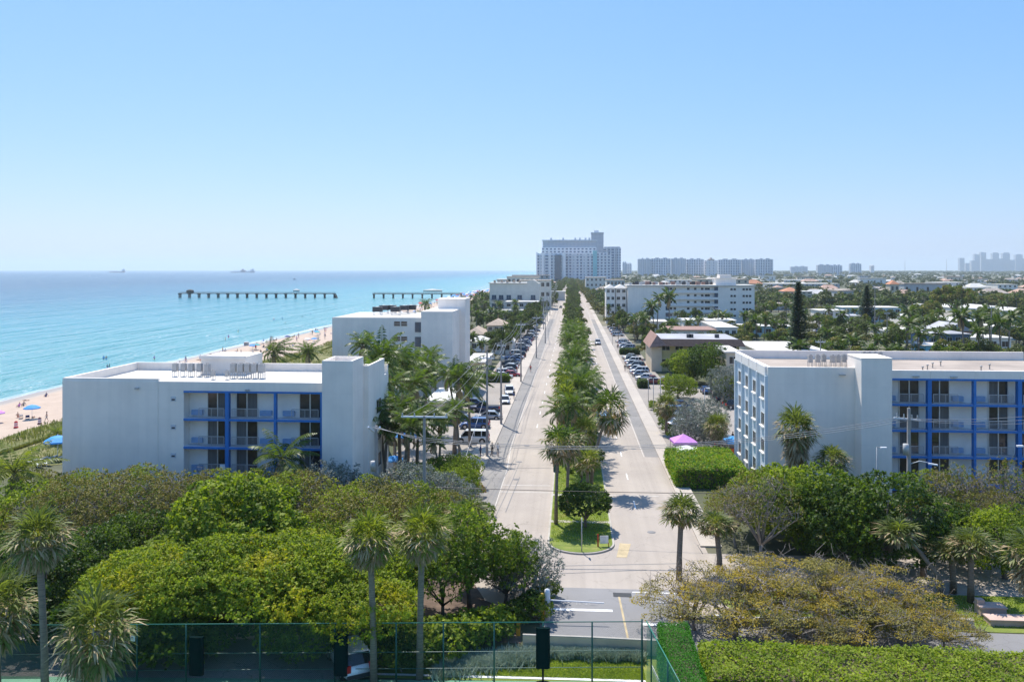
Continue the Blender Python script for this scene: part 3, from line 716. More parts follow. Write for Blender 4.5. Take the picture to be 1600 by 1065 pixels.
# ---------------------------------------------------------------- generic low houses
def flat_house(name, label, cat, px0, px1, ytop, Y, depth, wall='white_paint', roof='roof_white', nwin=4, fl=1, trim=None, group=None, zb=0, over=.35, gl='glass_dark'):
    x0, x1 = wx(px0,Y), wx(px1,Y); z = max(2.6, wz(ytop,(px0+px1)/2,Y)); org = (x0, Y, zb)
    r = empty(name, org, 0, label, cat, group)
    m = MB(org); m.box(x0, x1, Y, Y+depth, zb, z-.3); m.build('wall', wall, r)
    m = MB(org); m.box(x0-over, x1+over, Y-over, Y+depth+over, z-.3, z); m.build('roof', roof, r)
    if trim: m = MB(org); m.box(x0-over-.04, x1+over+.04, Y-over-.04, Y-over, z-.55, z+.02); m.build('fascia', trim, r)
    h = (z-.3)/fl
    for f_ in range(fl):
        for i in range(nwin):
            c = x0+(x1-x0)*(i+.5)/nwin; w = min(1.0, (x1-x0)/nwin*.3)
            window_part(r, org, c-w, c+w, Y, h*f_+h*.38, h*f_+h*.80, mull=1, gl=gl)
    c = x0+(x1-x0)*.5/max(nwin,1)+1.6
    if fl == 1 and x1-x0 > 6: m = MB(org); m.box(c, c+.9, Y-.04, Y, zb, 2.1); m.build('door', 'frame_alu', r)
    return r
def hip_house(name, label, cat, px0, px1, ytop, yeave, Y, depth, wall='cream_wall', roof='tile_tan', nwin=3, group=None, fl=1, gable=False):
    x0, x1 = wx(px0,Y), wx(px1,Y); ze = max(2.5, wz(yeave,(px0+px1)/2,Y)); zt_ = max(ze+.8, wz(ytop,(px0+px1)/2,Y)); org = (x0, Y, 0)
    r = empty(name, org, 0, label, cat, group)
    m = MB(org); m.box(x0, x1, Y, Y+depth, 0, ze)
    if gable: m.add([(x0,Y,ze),(x1,Y,ze),((x0+x1)/2,Y,zt_-.12)], [(0,1,2)])
    m.build('wall', wall, r)
    o = .5; m = MB(org); a0,a1,b0,b1 = x0-o, x1+o, Y-o, Y+depth+o; cx = (x0+x1)/2; i_ = 0 if gable else min((x1-x0),(depth))/2
    if gable: vs = [(a0,b0,ze),(a1,b0,ze),(a1,b1,ze),(a0,b1,ze),(cx,b0,zt_),(cx,b1,zt_)]; fs = [(0,4,5,3),(1,2,5,4),(0,3,2,1),(0,1,4),(2,3,5)]
    else:
        l0, l1 = (a0+i_, a1-i_) if (x1-x0) > depth else (cx-.01, cx+.01); m0, m1 = ((b0+b1)/2,)*2 if (x1-x0) > depth else (b0+i_, b1-i_)
        vs = [(a0,b0,ze),(a1,b0,ze),(a1,b1,ze),(a0,b1,ze),(l0,m0,zt_),(l1,m1,zt_)]
        fs = [(0,1,5,4),(1,2,5),(2,3,4,5),(3,0,4),(0,3,2,1)]
    m.add(vs, fs); m.build('roof', roof, r)
    h = ze/fl
    for f_ in range(fl):
        for i in range(nwin):
            c = x0+(x1-x0)*(i+.5)/nwin; w = min(.8, (x1-x0)/nwin*.3); window_part(r, org, c-w, c+w, Y, h*f_+h*.35, h*f_+h*.8, mull=1)
    return r
FOOT = []      # footprints kept clear of scattered trees: (x0,x1,y0,y1)
def foot(px0, px1, Y, depth): FOOT.append((wx(px0,Y)-2, wx(px1,Y)+2, Y-2, Y+depth+2))
# right side, near to far
flat_house('apartment_building', 'two storey grey-roofed building with yellow walls and brown mansard edge', 'building', 1030,1155, 531, 207, 20, 'yellow_wall', 'roof_grey', 6, 2, None); foot(1010,1160,207,20)
Y = 206.0; x0, x1 = wx(1028,Y), wx(1157,Y); z = wz(531,1090,207)
ya = [o for o in COL.objects if o.name.startswith('apartment_building')][-1]
oo = tuple(ya.location)
m = MB(oo); zb_ = z-1.35
m.add([(x0-1.0,Y-1.3,zb_),(x1+1.0,Y-1.3,zb_),(x1+.2,Y+.2,z+.25),(x0-.2,Y+.2,z+.25),(x1+.2,Y+.55,z+.25),(x0-.2,Y+.55,z+.25),(x0-1.0,Y+.6,zb_),(x1+1.0,Y+.6,zb_)], [(0,1,2,3),(3,2,4,5),(0,6,7,1),(1,7,4,2),(0,3,5,6)])
m.build('mansard', 'mansard_brown', ya)
m = MB(oo); xm = x0-.6
m.add([(xm-1.6,Y-1.3,zb_-.4),(xm-1.6,Y+17,zb_-.4),(xm+.4,Y+17,z+1.3),(xm+.4,Y-.4,z+1.3),(xm+2.6,Y-1.5,zb_+.2)], [(0,3,2,1),(0,4,3)])
m.build('side_mansard', 'mansard_brick', ya)
m = MB(oo); m.box(xm-.9, x0+1, Y+.4, Y+16.8, 0, zb_-.38); m.build('side_wing', 'cream_wall', ya)
for px in (1076,1080,1120): 
    x = wx(px,Y+8); m = MB((x,Y+8,z)); m.box(x-.5,x+.5,Y+7.5,Y+8.5,z,z+.9); tag(m.build('roof_unit','machine_dark'), 'dark machine on the grey roof above yellow walls, %s from left'%{1076:'first',1080:'second',1120:'third'}[px], 'roof unit', 'machines on the grey roof')
FLATS = [
 ('white pavilion with green tinted windows and a flat roof beside the parked cars',990,1043,502,337,14,'white_paint','roof_white',7,1),
 ('long brown-roofed building behind the yellow-walled building',1046,1118,515,256,16,'white_paint','mansard_brick',4,2),
 ('white flat-roofed building right of the long brown roof',1120,1152,511,262,30,'white_paint','roof_white',3,2),
 ('long pale motel with small windows and white roof edge right of the white pavilion',1150,1237,509,316,12,'pale_blue_wall','roof_white',6,1),
 ('broad bright white roof directly behind the inland balcony hotel',1192,1300,550,205,30,'white_paint','roof_white',5,1),
 ('cream building with a metal roof corner beside the inland hotel',1135,1156,549,178,14,'cream_wall','roof_white',1,2),
 ('white two storey building with arched upper windows left of the pale blue villa',1283,1324,485,372,16,'white_paint','roof_white',4,2),
 ('pale blue two storey villa with a white roof',1318,1408,480,404,16,'pale_blue_wall','roof_white',8,2),
 ('grey-white house with two rows of dark windows in front of the pale blue villa',1326,1350,493,346,12,'white_paint','roof_grey',3,2),
 ('slate blue building with a pale roof and lit windows',1452,1516,521,245,13,'slate_blue_wall','roof_grey',5,2),
 ('small cyan annexe below the slate blue building',1447,1484,539,232,8,'cyan_wall','roof_white',2,1),
 ('white house behind palms right of the slate blue building',1552,1612,510,307,14,'white_paint','roof_white',5,1),
 ('low white roof between the slate blue building and the right edge',1505,1580,527,262,12,'white_paint','roof_white',4,1),
 ('long white roofed building below the large green banyan',1462,1532,501,337,50,'white_paint','roof_white',5,1),
 ('large bright white roof at the right edge of the view',1533,1640,485,420,80,'white_paint','roof_white',7,2),
 ('low white roof partly behind the tall dark pine',1382,1445,516,293,14,'white_paint','roof_white',4,1),
 ('grey parking deck with a long flat roof',1201,1312,443,1050,50,'grey_wall','roof_white',12,2),
 ('long white hotel roof behind the grey parking deck',1225,1300,437,1400,60,'white_paint','roof_white',10,3),
 ('cream tower block with a pale top left of the tall dark pine',1252,1269,455,620,18,'cream_wall','roof_white',2,4),
 ('low white building among trees below the cream tower block',1196,1262,474,520,18,'grey_wall','roof_beige',6,2),
 ('wide low white roof left of the far banyan',1275,1345,452,760,24,'grey_wall','roof_beige',8,2),
 ('white roofed hall behind the large banyan',1468,1512,441,1050,40,'white_paint','roof_white',4,2),
 ('white house cluster right of the banyan',1510,1548,449,820,24,'white_paint','roof_white',4,2),
 ('low white roofs far right beyond the banyan',1559,1590,444,900,24,'white_paint','roof_white',4,2),
 ('flat grey building left of the pale motel',1068,1150,500,318,14,'white_paint','roof_white',6,1),
 ('broad beige roofed hotel beyond the white five storey block',1090,1170,436,820,40,'cream_wall','roof_beige',8,3),
 ('white roofed hotel beyond and left of the roof lounge',1045,1100,437,900,30,'white_paint','roof_white',8,3),
 ('beige terrace-roofed hotel beside the far end of the avenue, inland side',915,948,433,880,40,'pale_cream','roof_beige',5,3),
 ('pink-beige hotel with stepped roofs beyond the gabled building',948,976,437,640,30,'pale_cream','roof_beige',5,3),
]
for (lb, a, b_, yt, Y, dp, wl, rf, nw, fl) in FLATS:
    flat_house('flat_roofed_building' if fl > 1 else 'flat_roofed_house', lb, 'building' if fl > 1 else 'house', a, b_, yt, Y, dp, wl, rf, nw, fl); foot(a,b_,Y,dp)
HIPS = [
 ('cream tower house with a bright orange tiled roof',1391,1405,438,444,640,9,'cream_wall','tile_orange',2,2,False),
 ('brick-red gabled house with a pale grey roof left of the big palms',1473,1520,505,517,290,14,'mansard_brick','roof_grey',2,1,True),
 ('cream house with an orange tiled roof beside the cream tower block',1224,1252,449,455,640,14,'cream_wall','tile_orange',3,2,False),
 ('white house with a salmon tiled roof far inland',1166,1192,437,443,1000,14,'cream_wall','tile_orange',3,2,False),
 ('small tan-roofed cream house on the beach side of the avenue',761,790,499,508,290,11,'cream_wall','tile_tan',3,2,False),
 ('long tan-roofed house behind the white beach block',727,756,512,522,277,14,'cream_wall','tile_tan',2,1,False),
 ('white house with a pale roof between palms on the beach side',735,758,527,533,250,10,'white_paint','roof_white',2,1,False),
 ('bright white roofed bungalow left of the utility poles',768,800,520,535,245,14,'white_paint','roof_white',2,1,False),
]
for (lb, a, b_, yt, ye, Y, dp, wl, rf, nw, fl, gb) in HIPS:
    hip_house('tiled_house', lb, 'house', a, b_, yt, ye, Y, dp, wl, rf, nw, None, fl, gb); foot(a,b_,Y,dp)
flat_house('flat_roofed_house', 'cream bungalow with a white roof next to the parked cars, beach side', 'house', 727,756,565,194,20,'cream_wall','roof_white',2,1); foot(727,756,194,20)
flat_house('flat_roofed_house', 'low white roofed house hidden among coconut palms beside the left lot', 'house', 668,706,625,134,14,'cream_wall','roof_white',2,1); foot(668,706,134,14)
flat_house('flat_roofed_building', 'pale grey two storey mansion front with dark doors below the cream mansion', 'building', 790,840,471,440,14,'grey_wall','roof_white',5,2); foot(790,840,440,14)
flat_house('flat_roofed_house', 'long white wall and terrace in front of the grey mansion front', 'house', 762,835,484,420,6,'white_paint','roof_white',4,1); foot(762,835,420,6)
# cream mansion with arched gable and balconies
Y = 470.0; org = (wx(765,Y), Y, 0)
mn = empty('mansion', org, 0, 'cream three storey mansion with arched gable and blue balconies near the beach', 'mansion')
x0, x1, xg = wx(765,Y), wx(842,Y), wx(822,Y); z1 = wz(443,790,Y)
m = MB(org); m.box(x0, x1, Y, Y+22, 0, z1)
pts = [(xg+(x1-xg)*i/10, z1+2.2*math.sin(PI*i/10)) for i in range(11)]
m.add([(x,Y-.1,z) for x, z in pts]+[(x,Y+6,z) for x, z in pts], [tuple(range(10,-1,-1)), tuple(range(11,22))]+[(i,i+1,i+12,i+11) for i in range(10)])
m.build('wall', 'pale_cream', mn); foot(765,842,Y,22)
m = MB(org); m.box(x0-.6, xg, Y-.6, Y+22.5, z1, z1+.5); m.build('roof', 'roof_white', mn)
for i, px in enumerate((772,783,795,812,833)):
    for z in (3.2, 8.0):
        if z < z1-2.5: window_part(mn, org, wx(px,Y)-1.3, wx(px,Y)+1.3, Y-.1, z, z+2.6, gl='glass_blue')
        m = MB(org); m.box(wx(px,Y)-1.8, wx(px,Y)+1.8, Y-1.1, Y-.15, z-.3, z-.1)
        for k in range(9): m.box(wx(px,Y)-1.75+k*.43, wx(px,Y)-1.70+k*.43, Y-1.08, Y-1.04, z-.1, z+.8)
        m.box(wx(px,Y)-1.8, wx(px,Y)+1.8, Y-1.1, Y-1.03, z+.8, z+.87); m.build('balcony', 'slate_blue_wall', mn)
for i in range(5):
    m = MB(org); x = x0+2+i*3.6; m.box(x, x+1.2, Y+3+i % 2*5, Y+4.4+i % 2*5, z1+.5, z1+1.9); m.build('chimney', 'tile_tan', mn)
# hotel cluster beyond it
for (lb, a, b_, yt, Y, dp, wl, rf, nw, fl) in [
 ('sand coloured flat-roofed hotel before the sea, left of the condo towers',792,842,432,560,30,'pale_cream','roof_beige',7,3),
 ('tan hotel with a roof terrace closer to the avenue, beach side',812,860,437.5,520,24,'pale_cream','roof_beige',6,3),
 ('low beige hotel nearest the sea beyond the cream mansion',776,812,436,640,26,'white_paint','roof_white',5,3),
 ('pale hotel at the foot of the condo towers',800,858,429.5,900,30,'grey_wall','roof_beige',8,4)]:
    flat_house('flat_roofed_building', lb, 'building', a, b_, yt, Y, dp, wl, rf, nw, fl); foot(a,b_,Y,dp)
# white five storey block with roof lounge
Y = 383.0; org = (wx(981,Y), Y, 0)
ob = empty('apartment_building', org, 0, 'long white five storey block with stair bays and a roof lounge, inland', 'building')
x0, x1, xa, xb, xc = wx(981,Y), wx(1179,Y), wx(1040,Y), wx(1122,Y), wx(1070,Y); z1 = wz(447,1080,Y); foot(981,1179,Y,20)
m = MB(org); m.box(x0,xa,Y,Y+20,0,z1); m.box(xa,xb,Y+1.4,Y+20,0,z1-.02); m.box(xb,x1,Y,Y+20,0,z1); m.build('wall','white_paint',ob)
m = MB(org); m.box(x0-.5,x1+.5,Y-.5,Y+20.5,z1,z1+.5); m.build('roof','roof_white',ob)
for k in range(5):
    z = z1-3.0*(k+1)
    m = MB(org); m.box(xa,xb,Y-.05,Y+1.4,z-.1,z+1.0); m.build('gallery', 'balcony_wall', ob)
    for px in (1049,1055,1076,1087,1098,1104,1108): window_part(ob, org, wx(px,Y)-.6, wx(px,Y)+.6, Y+1.4, z+1.25, z+2.3, mull=0)
    for px in (1143,1148,1162,1167,1172):
        window_part(ob, org, wx(px,Y)-.55, wx(px,Y)+.55, Y, z+1.1, z+2.1, mull=0)
for px in (1042,1120):
    m = MB(org); m.box(wx(px,Y)-.9,wx(px,Y)+.9,Y+.05,Y+1.35,.5,z1-.6); m.build('stair_shaft','glass_blue',ob)
x0, x1 = wx(1118,Y+4), wx(1150,Y+4); z2 = wz(429,1134,Y+4)
m = MB(org); m.box(x0,x1,Y+4,Y+14,z1+.5,z1+3.4); m.box(x0-.5,x1+.5,Y+3.5,Y+14.5,z1+3.4,z1+3.8); m.box(x0+2,x1-2,Y+5,Y+12,z1+3.8,z2); m.build('roof_lounge','white_paint',ob)
m = MB(org)
for i in range(22): m.box(x0-.6+i*(x1-x0+1.2)/21-.03,x0-.6+i*(x1-x0+1.2)/21+.03,Y+3.4,Y+3.46,z1+3.8,z1+4.9)
m.box(x0-.6,x1+.6,Y+3.4,Y+3.46,z1+4.85,z1+4.95); m.build('roof_railing','rail_metal',ob)
rr = random.Random(4)
for i in range(26):
    px = 985+i*5.2; x = wx(px,Y+8); y = Y+5+rr.random()*10; s_ = .5+rr.random()*.5
    m = MB((x,y,z1+.5)); m.box(x-s_,x+s_,y-s_,y+s_,z1+.5,z1+.6+s_*1.4); m.box(x-s_*.7,x+s_*.7,y-s_*.7,y+s_*.7,z1+.6+s_*1.4,z1+.72+s_*1.4)
    tag(m.build('roof_unit', rr.choice(['machine_dark','machine_grey','mansard_brick'])), '%s machine from left in the clutter on the long white five storey block roof' % ORDS[i], 'roof unit', 'machines on the five storey block roof')
# gabled white building left of it
Y = 386.0
for i, (a, b_) in enumerate(((947,961),(962,979))):
    hip_house('gabled_building', ('white building with balconies and pale hip roof, nearer the avenue','white balcony building with pale hip roof against the long white block')[i], 'building', a, b_, 444.5, 450, Y+i*1.5, 14, 'white_paint', 'roof_white', 2, 'hip roofed white buildings by the long white block', 5); foot(a,b_,Y,15)
# ---------------------------------------------------------------- condo towers
def grid_mat(name, wall, glass, sx, sz, fx=.55, fz=.55, y_too=True):
    """wall with a regular window pattern for towers a kilometre or more away"""
    m, t, b = new_mat(name); MATS[name] = m
    tc = t.nodes.new('ShaderNodeTexCoord').outputs['Object']
    s_ = t.nodes.new('ShaderNodeSeparateXYZ'); t.links.new(tc, s_.inputs[0])
    ax = math_(t, 'ADD', s_.outputs[0], s_.outputs[1]) if y_too else s_.outputs[0]
    fx_ = math_(t, 'LESS_THAN', math_(t, 'FRACT', math_(t, 'DIVIDE', ax, sx)), fx)
    fz_ = math_(t, 'LESS_THAN', math_(t, 'FRACT', math_(t, 'DIVIDE', s_.outputs[2], sz)), fz)
    f = math_(t, 'MULTIPLY', fx_, fz_)
    t.links.new(mixc(t, f, wall, glass), b.inputs['Base Color']); b.inputs['Roughness'].default_value = .6
grid_mat('tower_white', (.84,.81,.80), (.07,.10,.17), 8.6, 6.2, .5, .5)
grid_mat('tower_white_fine', (.86,.81,.80), (.09,.12,.20), 7.6, 6.2, .5, .52)
grid_mat('tower_blue', (.70,.74,.78), (.03,.10,.22), 9.5, 6.4, .62, .6)
grid_mat('tower_grey', (.55,.56,.60), (.2,.25,.32), 3.0, 3.1, .6, .5)
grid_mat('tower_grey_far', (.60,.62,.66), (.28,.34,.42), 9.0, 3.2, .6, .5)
surf('tower_teal', (.30,.65,.66), .6, .1, .05)
def tower(label, px0, px1, ytop, Y, depth, mat, floors=True, crown=None, parent=None, balcony='tower_slab', groups=None, name='condo_tower', ribs=0):
    x0, x1 = wx(px0,Y), wx(px1,Y); z = wz(ytop,(px0+px1)/2,Y); org = (x0,Y,0)
    r = parent or empty(name, org, 0, label, 'tower', groups)
    o_ = tuple(r.location)
    m = MB(o_); m.box(x0,x1,Y,Y+depth,0,z); m.build('wall', mat, r)
    if floors:
        k = 0; zz_ = 4.0
        while zz_ < z-1 and k < 60:
            m = MB(o_); m.box(x0+.6,x1-.6,Y-1.5,Y-.02,zz_-.15,zz_+.25); m.build('balcony', balcony, r); zz_ += 3.0; k += 1
    for i in range(ribs):
        c = x0+(x1-x0)*(i+.5)/ribs; m = MB(o_); m.box(c-1.2,c+1.2,Y-2.4,Y-.02,0,z+.8); m.build('rib', balcony, r)
    if crown:
        for (a, b_, h) in crown:
            m = MB(o_); m.box(x0+(x1-x0)*a, x0+(x1-x0)*b_, Y+2, Y+depth*.6, z, z+h); m.build('roof_block', balcony, r)
    return r
surf('tower_slab', (.88,.84,.83), .7, .08, .1); surf('tower_slab_grey', (.55,.58,.62), .7, .08, .1)
D = 1750.0
t1 = tower('pale condo tower with glass centre at the end of the avenue, nearest the sea', 838, 884, 396, D, 28, 'tower_blue', True)
o_ = tuple(t1.location)
for a, b_ in ((838,840),(846,850),(858,861),(880,884)):
    m = MB(o_); m.box(wx(a,D),wx(b_,D),D-2.2,D-1.5,0,wz(394,860,D)); m.build('rib','tower_slab',t1)
for a, b_ in ((841,845),(851,857)):
    pass
m = MB(o_); m.box(wx(867,D),wx(877,D),D-2.0,D-1.6,0,wz(398,860,D)); m.build('glass_bay','glass_blue',t1)
t2 = tower('broad pinkish-white condo slab behind the avenue trees, centre of the tower group', 884, 927, 397, D+15, 26, 'tower_white_fine', False, ribs=5)
t3 = tower('white condo wing with a teal stripe at the right of the tower group', 933, 955, 396.5, D+15, 26, 'tower_white_fine', False, crown=[(.05,.3,2.5),(.45,.75,2.5)])
m = MB(tuple(t3.location)); m.box(wx(926.5,D+14),wx(933,D+14),D+13.5,D+40,0,wz(391,930,D)); m.build('teal_stripe','tower_teal',t3)
t4 = tower('long white stepped condo block with penthouse rows above the tower group', 847, 932, 386, D+70, 30, 'tower_white', False)
o_ = tuple(t4.location)
m = MB(o_); m.box(wx(848,D+72),wx(932,D+72),D+72,D+98,wz(386,880,D+70),wz(376.5,880,D+70)); m.build('penthouse','tower_grey',t4)
m = MB(o_); m.box(wx(847,D+70),wx(933,D+70),D+68,D+100,wz(376.5,880,D+70),wz(374.7,880,D+70)); m.build('roof','tower_slab_grey',t4)
for a in (861,880,899,906,915,921):
    m = MB(o_); m.box(wx(a-1.5,D+80),wx(a+1.5,D+80),D+80,D+86,wz(374.7,880,D+70),wz(371.3,880,D+70)); m.build('roof_block','tower_slab_grey',t4)
t5 = tower('tallest slim grey tower rising behind the tower group', 924, 943, 364.5, D+220, 26, 'tower_grey', False, crown=[(.22,.6,7)])
m = MB(tuple(t5.location)); m.box(wx(923.4,D+219),wx(943.7,D+219),D+218,D+248,wz(364.6,930,D+220),wz(363,930,D+220)); m.build('roof','tower_slab_grey',t5)
t6 = tower('blue-grey rounded slab tower at the right end of the tower group', 943, 970, 387, D+260, 26, 'tower_blue', False, crown=[(.05,.95,2.5)], ribs=2, balcony='tower_slab_grey')
# far residential slabs along the horizon
rr = random.Random(11)
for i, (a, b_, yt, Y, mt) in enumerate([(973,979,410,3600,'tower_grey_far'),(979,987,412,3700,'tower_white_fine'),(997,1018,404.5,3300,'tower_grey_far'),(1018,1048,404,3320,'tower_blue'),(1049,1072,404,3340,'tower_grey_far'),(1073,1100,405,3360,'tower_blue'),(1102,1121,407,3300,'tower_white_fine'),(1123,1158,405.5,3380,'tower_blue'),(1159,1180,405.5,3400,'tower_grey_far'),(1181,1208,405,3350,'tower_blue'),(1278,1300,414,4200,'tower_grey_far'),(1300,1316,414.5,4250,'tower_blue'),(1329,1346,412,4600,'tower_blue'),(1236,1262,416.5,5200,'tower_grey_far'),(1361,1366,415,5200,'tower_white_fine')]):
    lb = {0:'small pale tower in the gap right of the tower group',1:'low wide pale block right of the small pale tower',2:'first slab from left in the long grey-blue apartment row on the horizon',3:'second slab in the long apartment row on the horizon',4:'third slab in the long apartment row on the horizon',5:'fourth slab in the long apartment row on the horizon',6:'peach coloured stepped tower in the middle of the long apartment row',7:'wide blue slab right of the peach coloured tower',8:'second slab right of the peach coloured tower',9:'last slab at the right end of the long apartment row',10:'low grey slab standing alone inland of the apartment row',11:'blue half of the low lone slab inland',12:'boxy blue building right of the low lone slab',13:'very low grey building on the horizon left of the lone slab',14:'tiny pale tower on the horizon right of the boxy blue building'}[i]
    r = tower(lb, a, b_, yt, Y, 30, mt, False, crown=[(.1+.2*rr.random(),.4,4),(.6,.8,4)], balcony='tower_slab_grey' if mt != 'tower_white_fine' else 'tower_slab', groups=None, ribs=3 if b_-a > 18 else 0)
    if i == 6:
        m = MB(tuple(r.location)); z = wz(yt,1111,Y); m.box(wx(1107,Y),wx(1116,Y),Y+1,Y+20,z,z+6); m.box(wx(1110,Y),wx(1113,Y),Y+1,Y+20,z+6,z+11); m.build('stepped_top','stone_pink',r)
sky_t = [(1500,1507,403,.0),(1509,1515,411,0),(1518,1524,407,0),(1523,1531,397.5,1),(1533,1541,394.5,1),(1541,1551,405,0),(1551,1561,395.5,2),(1560,1567,404,0),(1567,1578,395.5,2),(1578,1586,406,0),(1587,1598,398,2),(1592,1604,404,0),(1510,1545,414,0),(1545,1598,413.5,0)]
sl = ['lone slim tower at the left end','low block just right of the lone slim tower','mid-height block before the twin tall towers','left one of the twin tall towers','right and tallest one of the twin tall towers','low block right of the twin towers','wide-topped tower left of centre','narrow block between the wide-topped towers','wide-topped tower right of centre','low block before the right end','tall tower near the right edge','last block at the right edge','long low base left half','long low base right half']
for i, (a, b_, yt, kd) in enumerate(sky_t):
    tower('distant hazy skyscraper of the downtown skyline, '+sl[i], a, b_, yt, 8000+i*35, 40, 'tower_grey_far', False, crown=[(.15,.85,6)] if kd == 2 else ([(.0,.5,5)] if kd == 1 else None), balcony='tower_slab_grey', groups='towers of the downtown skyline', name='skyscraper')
# radio masts
for px, yt in ((1414,410),(1479,409)):
    Y = 6000.0; x = wx(px,Y); z = wz(yt,px,Y); m = MB((x,Y,0)); m.tube((x,Y,0),(x,Y,z+20),1.6,.8,5)
    for k in range(5): m.tube((x,Y,z*.2*k+5),(x+4,Y,z*.2*k+5),.5,.5,4)
    tag(m.build('radio_mast','machine_grey'), 'thin radio mast on the horizon, %s one' % ('left' if px < 1450 else 'right'), 'mast', 'radio masts on the horizon')
# ---------------------------------------------------------------- pier, ships, boats
ZP = 2.6; YP = 765.0
def pier(label, pxa, pxb, huts):
    xa, xb = wx(pxa,YP), wx(pxb,YP); org = (xa,YP,0)
    r = empty('pier', org, 0, label, 'pier', 'two halves of the broken fishing pier')
    m = MB(org); m.box(xa,xb,YP-2.6,YP+2.6,ZP-.5,ZP); m.build('deck','wood_dark',r)
    m = MB(org); n = int((xb-xa)/1.8)
    for y in (YP-2.5,YP+2.5):
        m.box(xa,xb,y-.05,y+.05,ZP+.95,ZP+1.08); m.box(xa,xb,y-.03,y+.03,ZP+.5,ZP+.56)
        for i in range(n+1): x = xa+(xb-xa)*i/n; m.box(x-.06,x+.06,y-.06,y+.06,ZP,ZP+1.0)
    m.build('railing','wood_dark',r)
    n = max(2, round((xb-xa)/9.4))
    for i in range(n+1):
        x = xa+.8+(xb-xa-1.6)*i/n; m = MB(org)
        for y in (-2.1,0,2.1): m.tube((x,YP+y,-4),(x,YP+y,ZP-.5),.42,.42,8)
        m.box(x-.55,x+.55,YP-2.9,YP+2.9,ZP-1.1,ZP-.5); m.build('pile_bent','wood_dark',r)
    for (px, w, h, mt) in huts:
        x = wx(px,YP); m = MB(org); m.box(x-w,x+w,YP-2.2,YP+2.2,ZP+(.1 if mt == 'wood_dark' else 1.6),ZP+h)
        m.add([(x-w-.5,YP-2.7,ZP+h),(x+w+.5,YP-2.7,ZP+h),(x+w+.5,YP+2.7,ZP+h),(x-w-.5,YP+2.7,ZP+h),(x,YP,ZP+h+1.1)],[(0,1,4),(1,2,4),(2,3,4),(3,0,4),(0,3,2,1)])
        if mt != 'wood_dark':
            for sx in (-w+.1,w-.1): m.box(x+sx-.1,x+sx+.1,YP-2.1,YP-1.9,ZP,ZP+1.7)
        m.build('shelter',mt,r)
    return r
p1 = pier('sea end of the broken wooden fishing pier, standing alone in the water', 280, 524, [(297,2.6,2.6,'wood_dark'),(463,2.4,3.2,'grey_wall')])
m = MB(tuple(p1.location)); xe = wx(524,YP); m.add([(xe,YP-2.5,ZP-.4),(xe+1.8,YP-2.5,-1.5),(xe+1.8,YP+2.5,-1.5),(xe,YP+2.5,ZP-.4),(xe-.5,YP-2.5,ZP-.9),(xe+1.2,YP-2.5,-2),(xe+1.2,YP+2.5,-2),(xe-.5,YP+2.5,ZP-.9)],[(0,3,2,1),(4,5,6,7),(0,1,5,4),(3,7,6,2)]); m.build('fallen_deck','wood_dark',p1)
p2 = pier('shore end of the broken wooden fishing pier, reaching the crowded beach', 583, 722, [(676,8.5,3.4,'roof_white')])
def ship(label, pxa, pxb, Y, side):
    xa, xb = wx(pxa,Y), wx(pxb,Y); L_ = xb-xa; zb = -3.0; h = 9.0; B = 18; org = ((xa+xb)/2,Y,0)
    r = empty('cargo_ship', org, 0, label, 'ship')
    def P(f): return xa+L_*f
    prof = [(.0,.35),(.03,.8),(.08,1),(.9,1),(.96,.75),(1,.08)] if side > 0 else [(0,.08),(.04,.75),(.10,1),(.92,1),(.97,.8),(1,.35)]
    m = MB(org); vs = []
    for f, w in prof: 
        for z in (zb, zb+h+(4 if w < .5 else 0)): vs += [(P(f),Y-B*w,z),(P(f),Y+B*w,z)]
    n = len(prof); fs = []
    for i in range(n-1):
        a = i*4; c = a+4; fs += [(a,c,c+2,a+2),(a+1,a+3,c+3,c+1),(a+2,c+2,c+3,a+3)]
    fs += [(0,2,3,1),((n-1)*4,(n-1)*4+1,(n-1)*4+3,(n-1)*4+2)]
    m.add(vs, fs); m.build('hull','ship_red' if side < 0 else 'ship_dark',r)
    zt_ = zb+h
    s0, s1 = (.86,.95) if side < 0 else (.84,.95)
    m = MB(org); m.box(P(s0),P(s1),Y-14,Y+14,zt_,zt_+18); m.box(P(s0)-3,P(s1)+1,Y-16,Y+16,zt_+14,zt_+17); m.box(P((s0+s1)/2),P(s1),Y-5,Y+5,zt_+18,zt_+26); m.build('bridge_house','grey_wall',r)
    for k in range(5 if side > 0 else 3):
        f = .14+k*.15; m = MB(org); m.box(P(f)-1,P(f)+1,Y-1,Y+1,zt_,zt_+(16 if side > 0 else 8)); m.box(P(f),P(f+.09),Y-1,Y+1,zt_+8,zt_+9.5); m.build('deck_crane','ship_dark',r)
    if side > 0:
        m = MB(org); m.box(P(.42),P(.6),Y-10,Y+10,zt_,zt_+14); m.box(P(.47),P(.53),Y-6,Y+6,zt_+14,zt_+24); m.build('mid_house','ship_red',r)
    return r
ship('low red-brown tanker on the horizon, left of the pair', 171, 195, 7000, -1)
ship('long dark cargo ship on the horizon above the pier', 361, 398, 7000, 1)
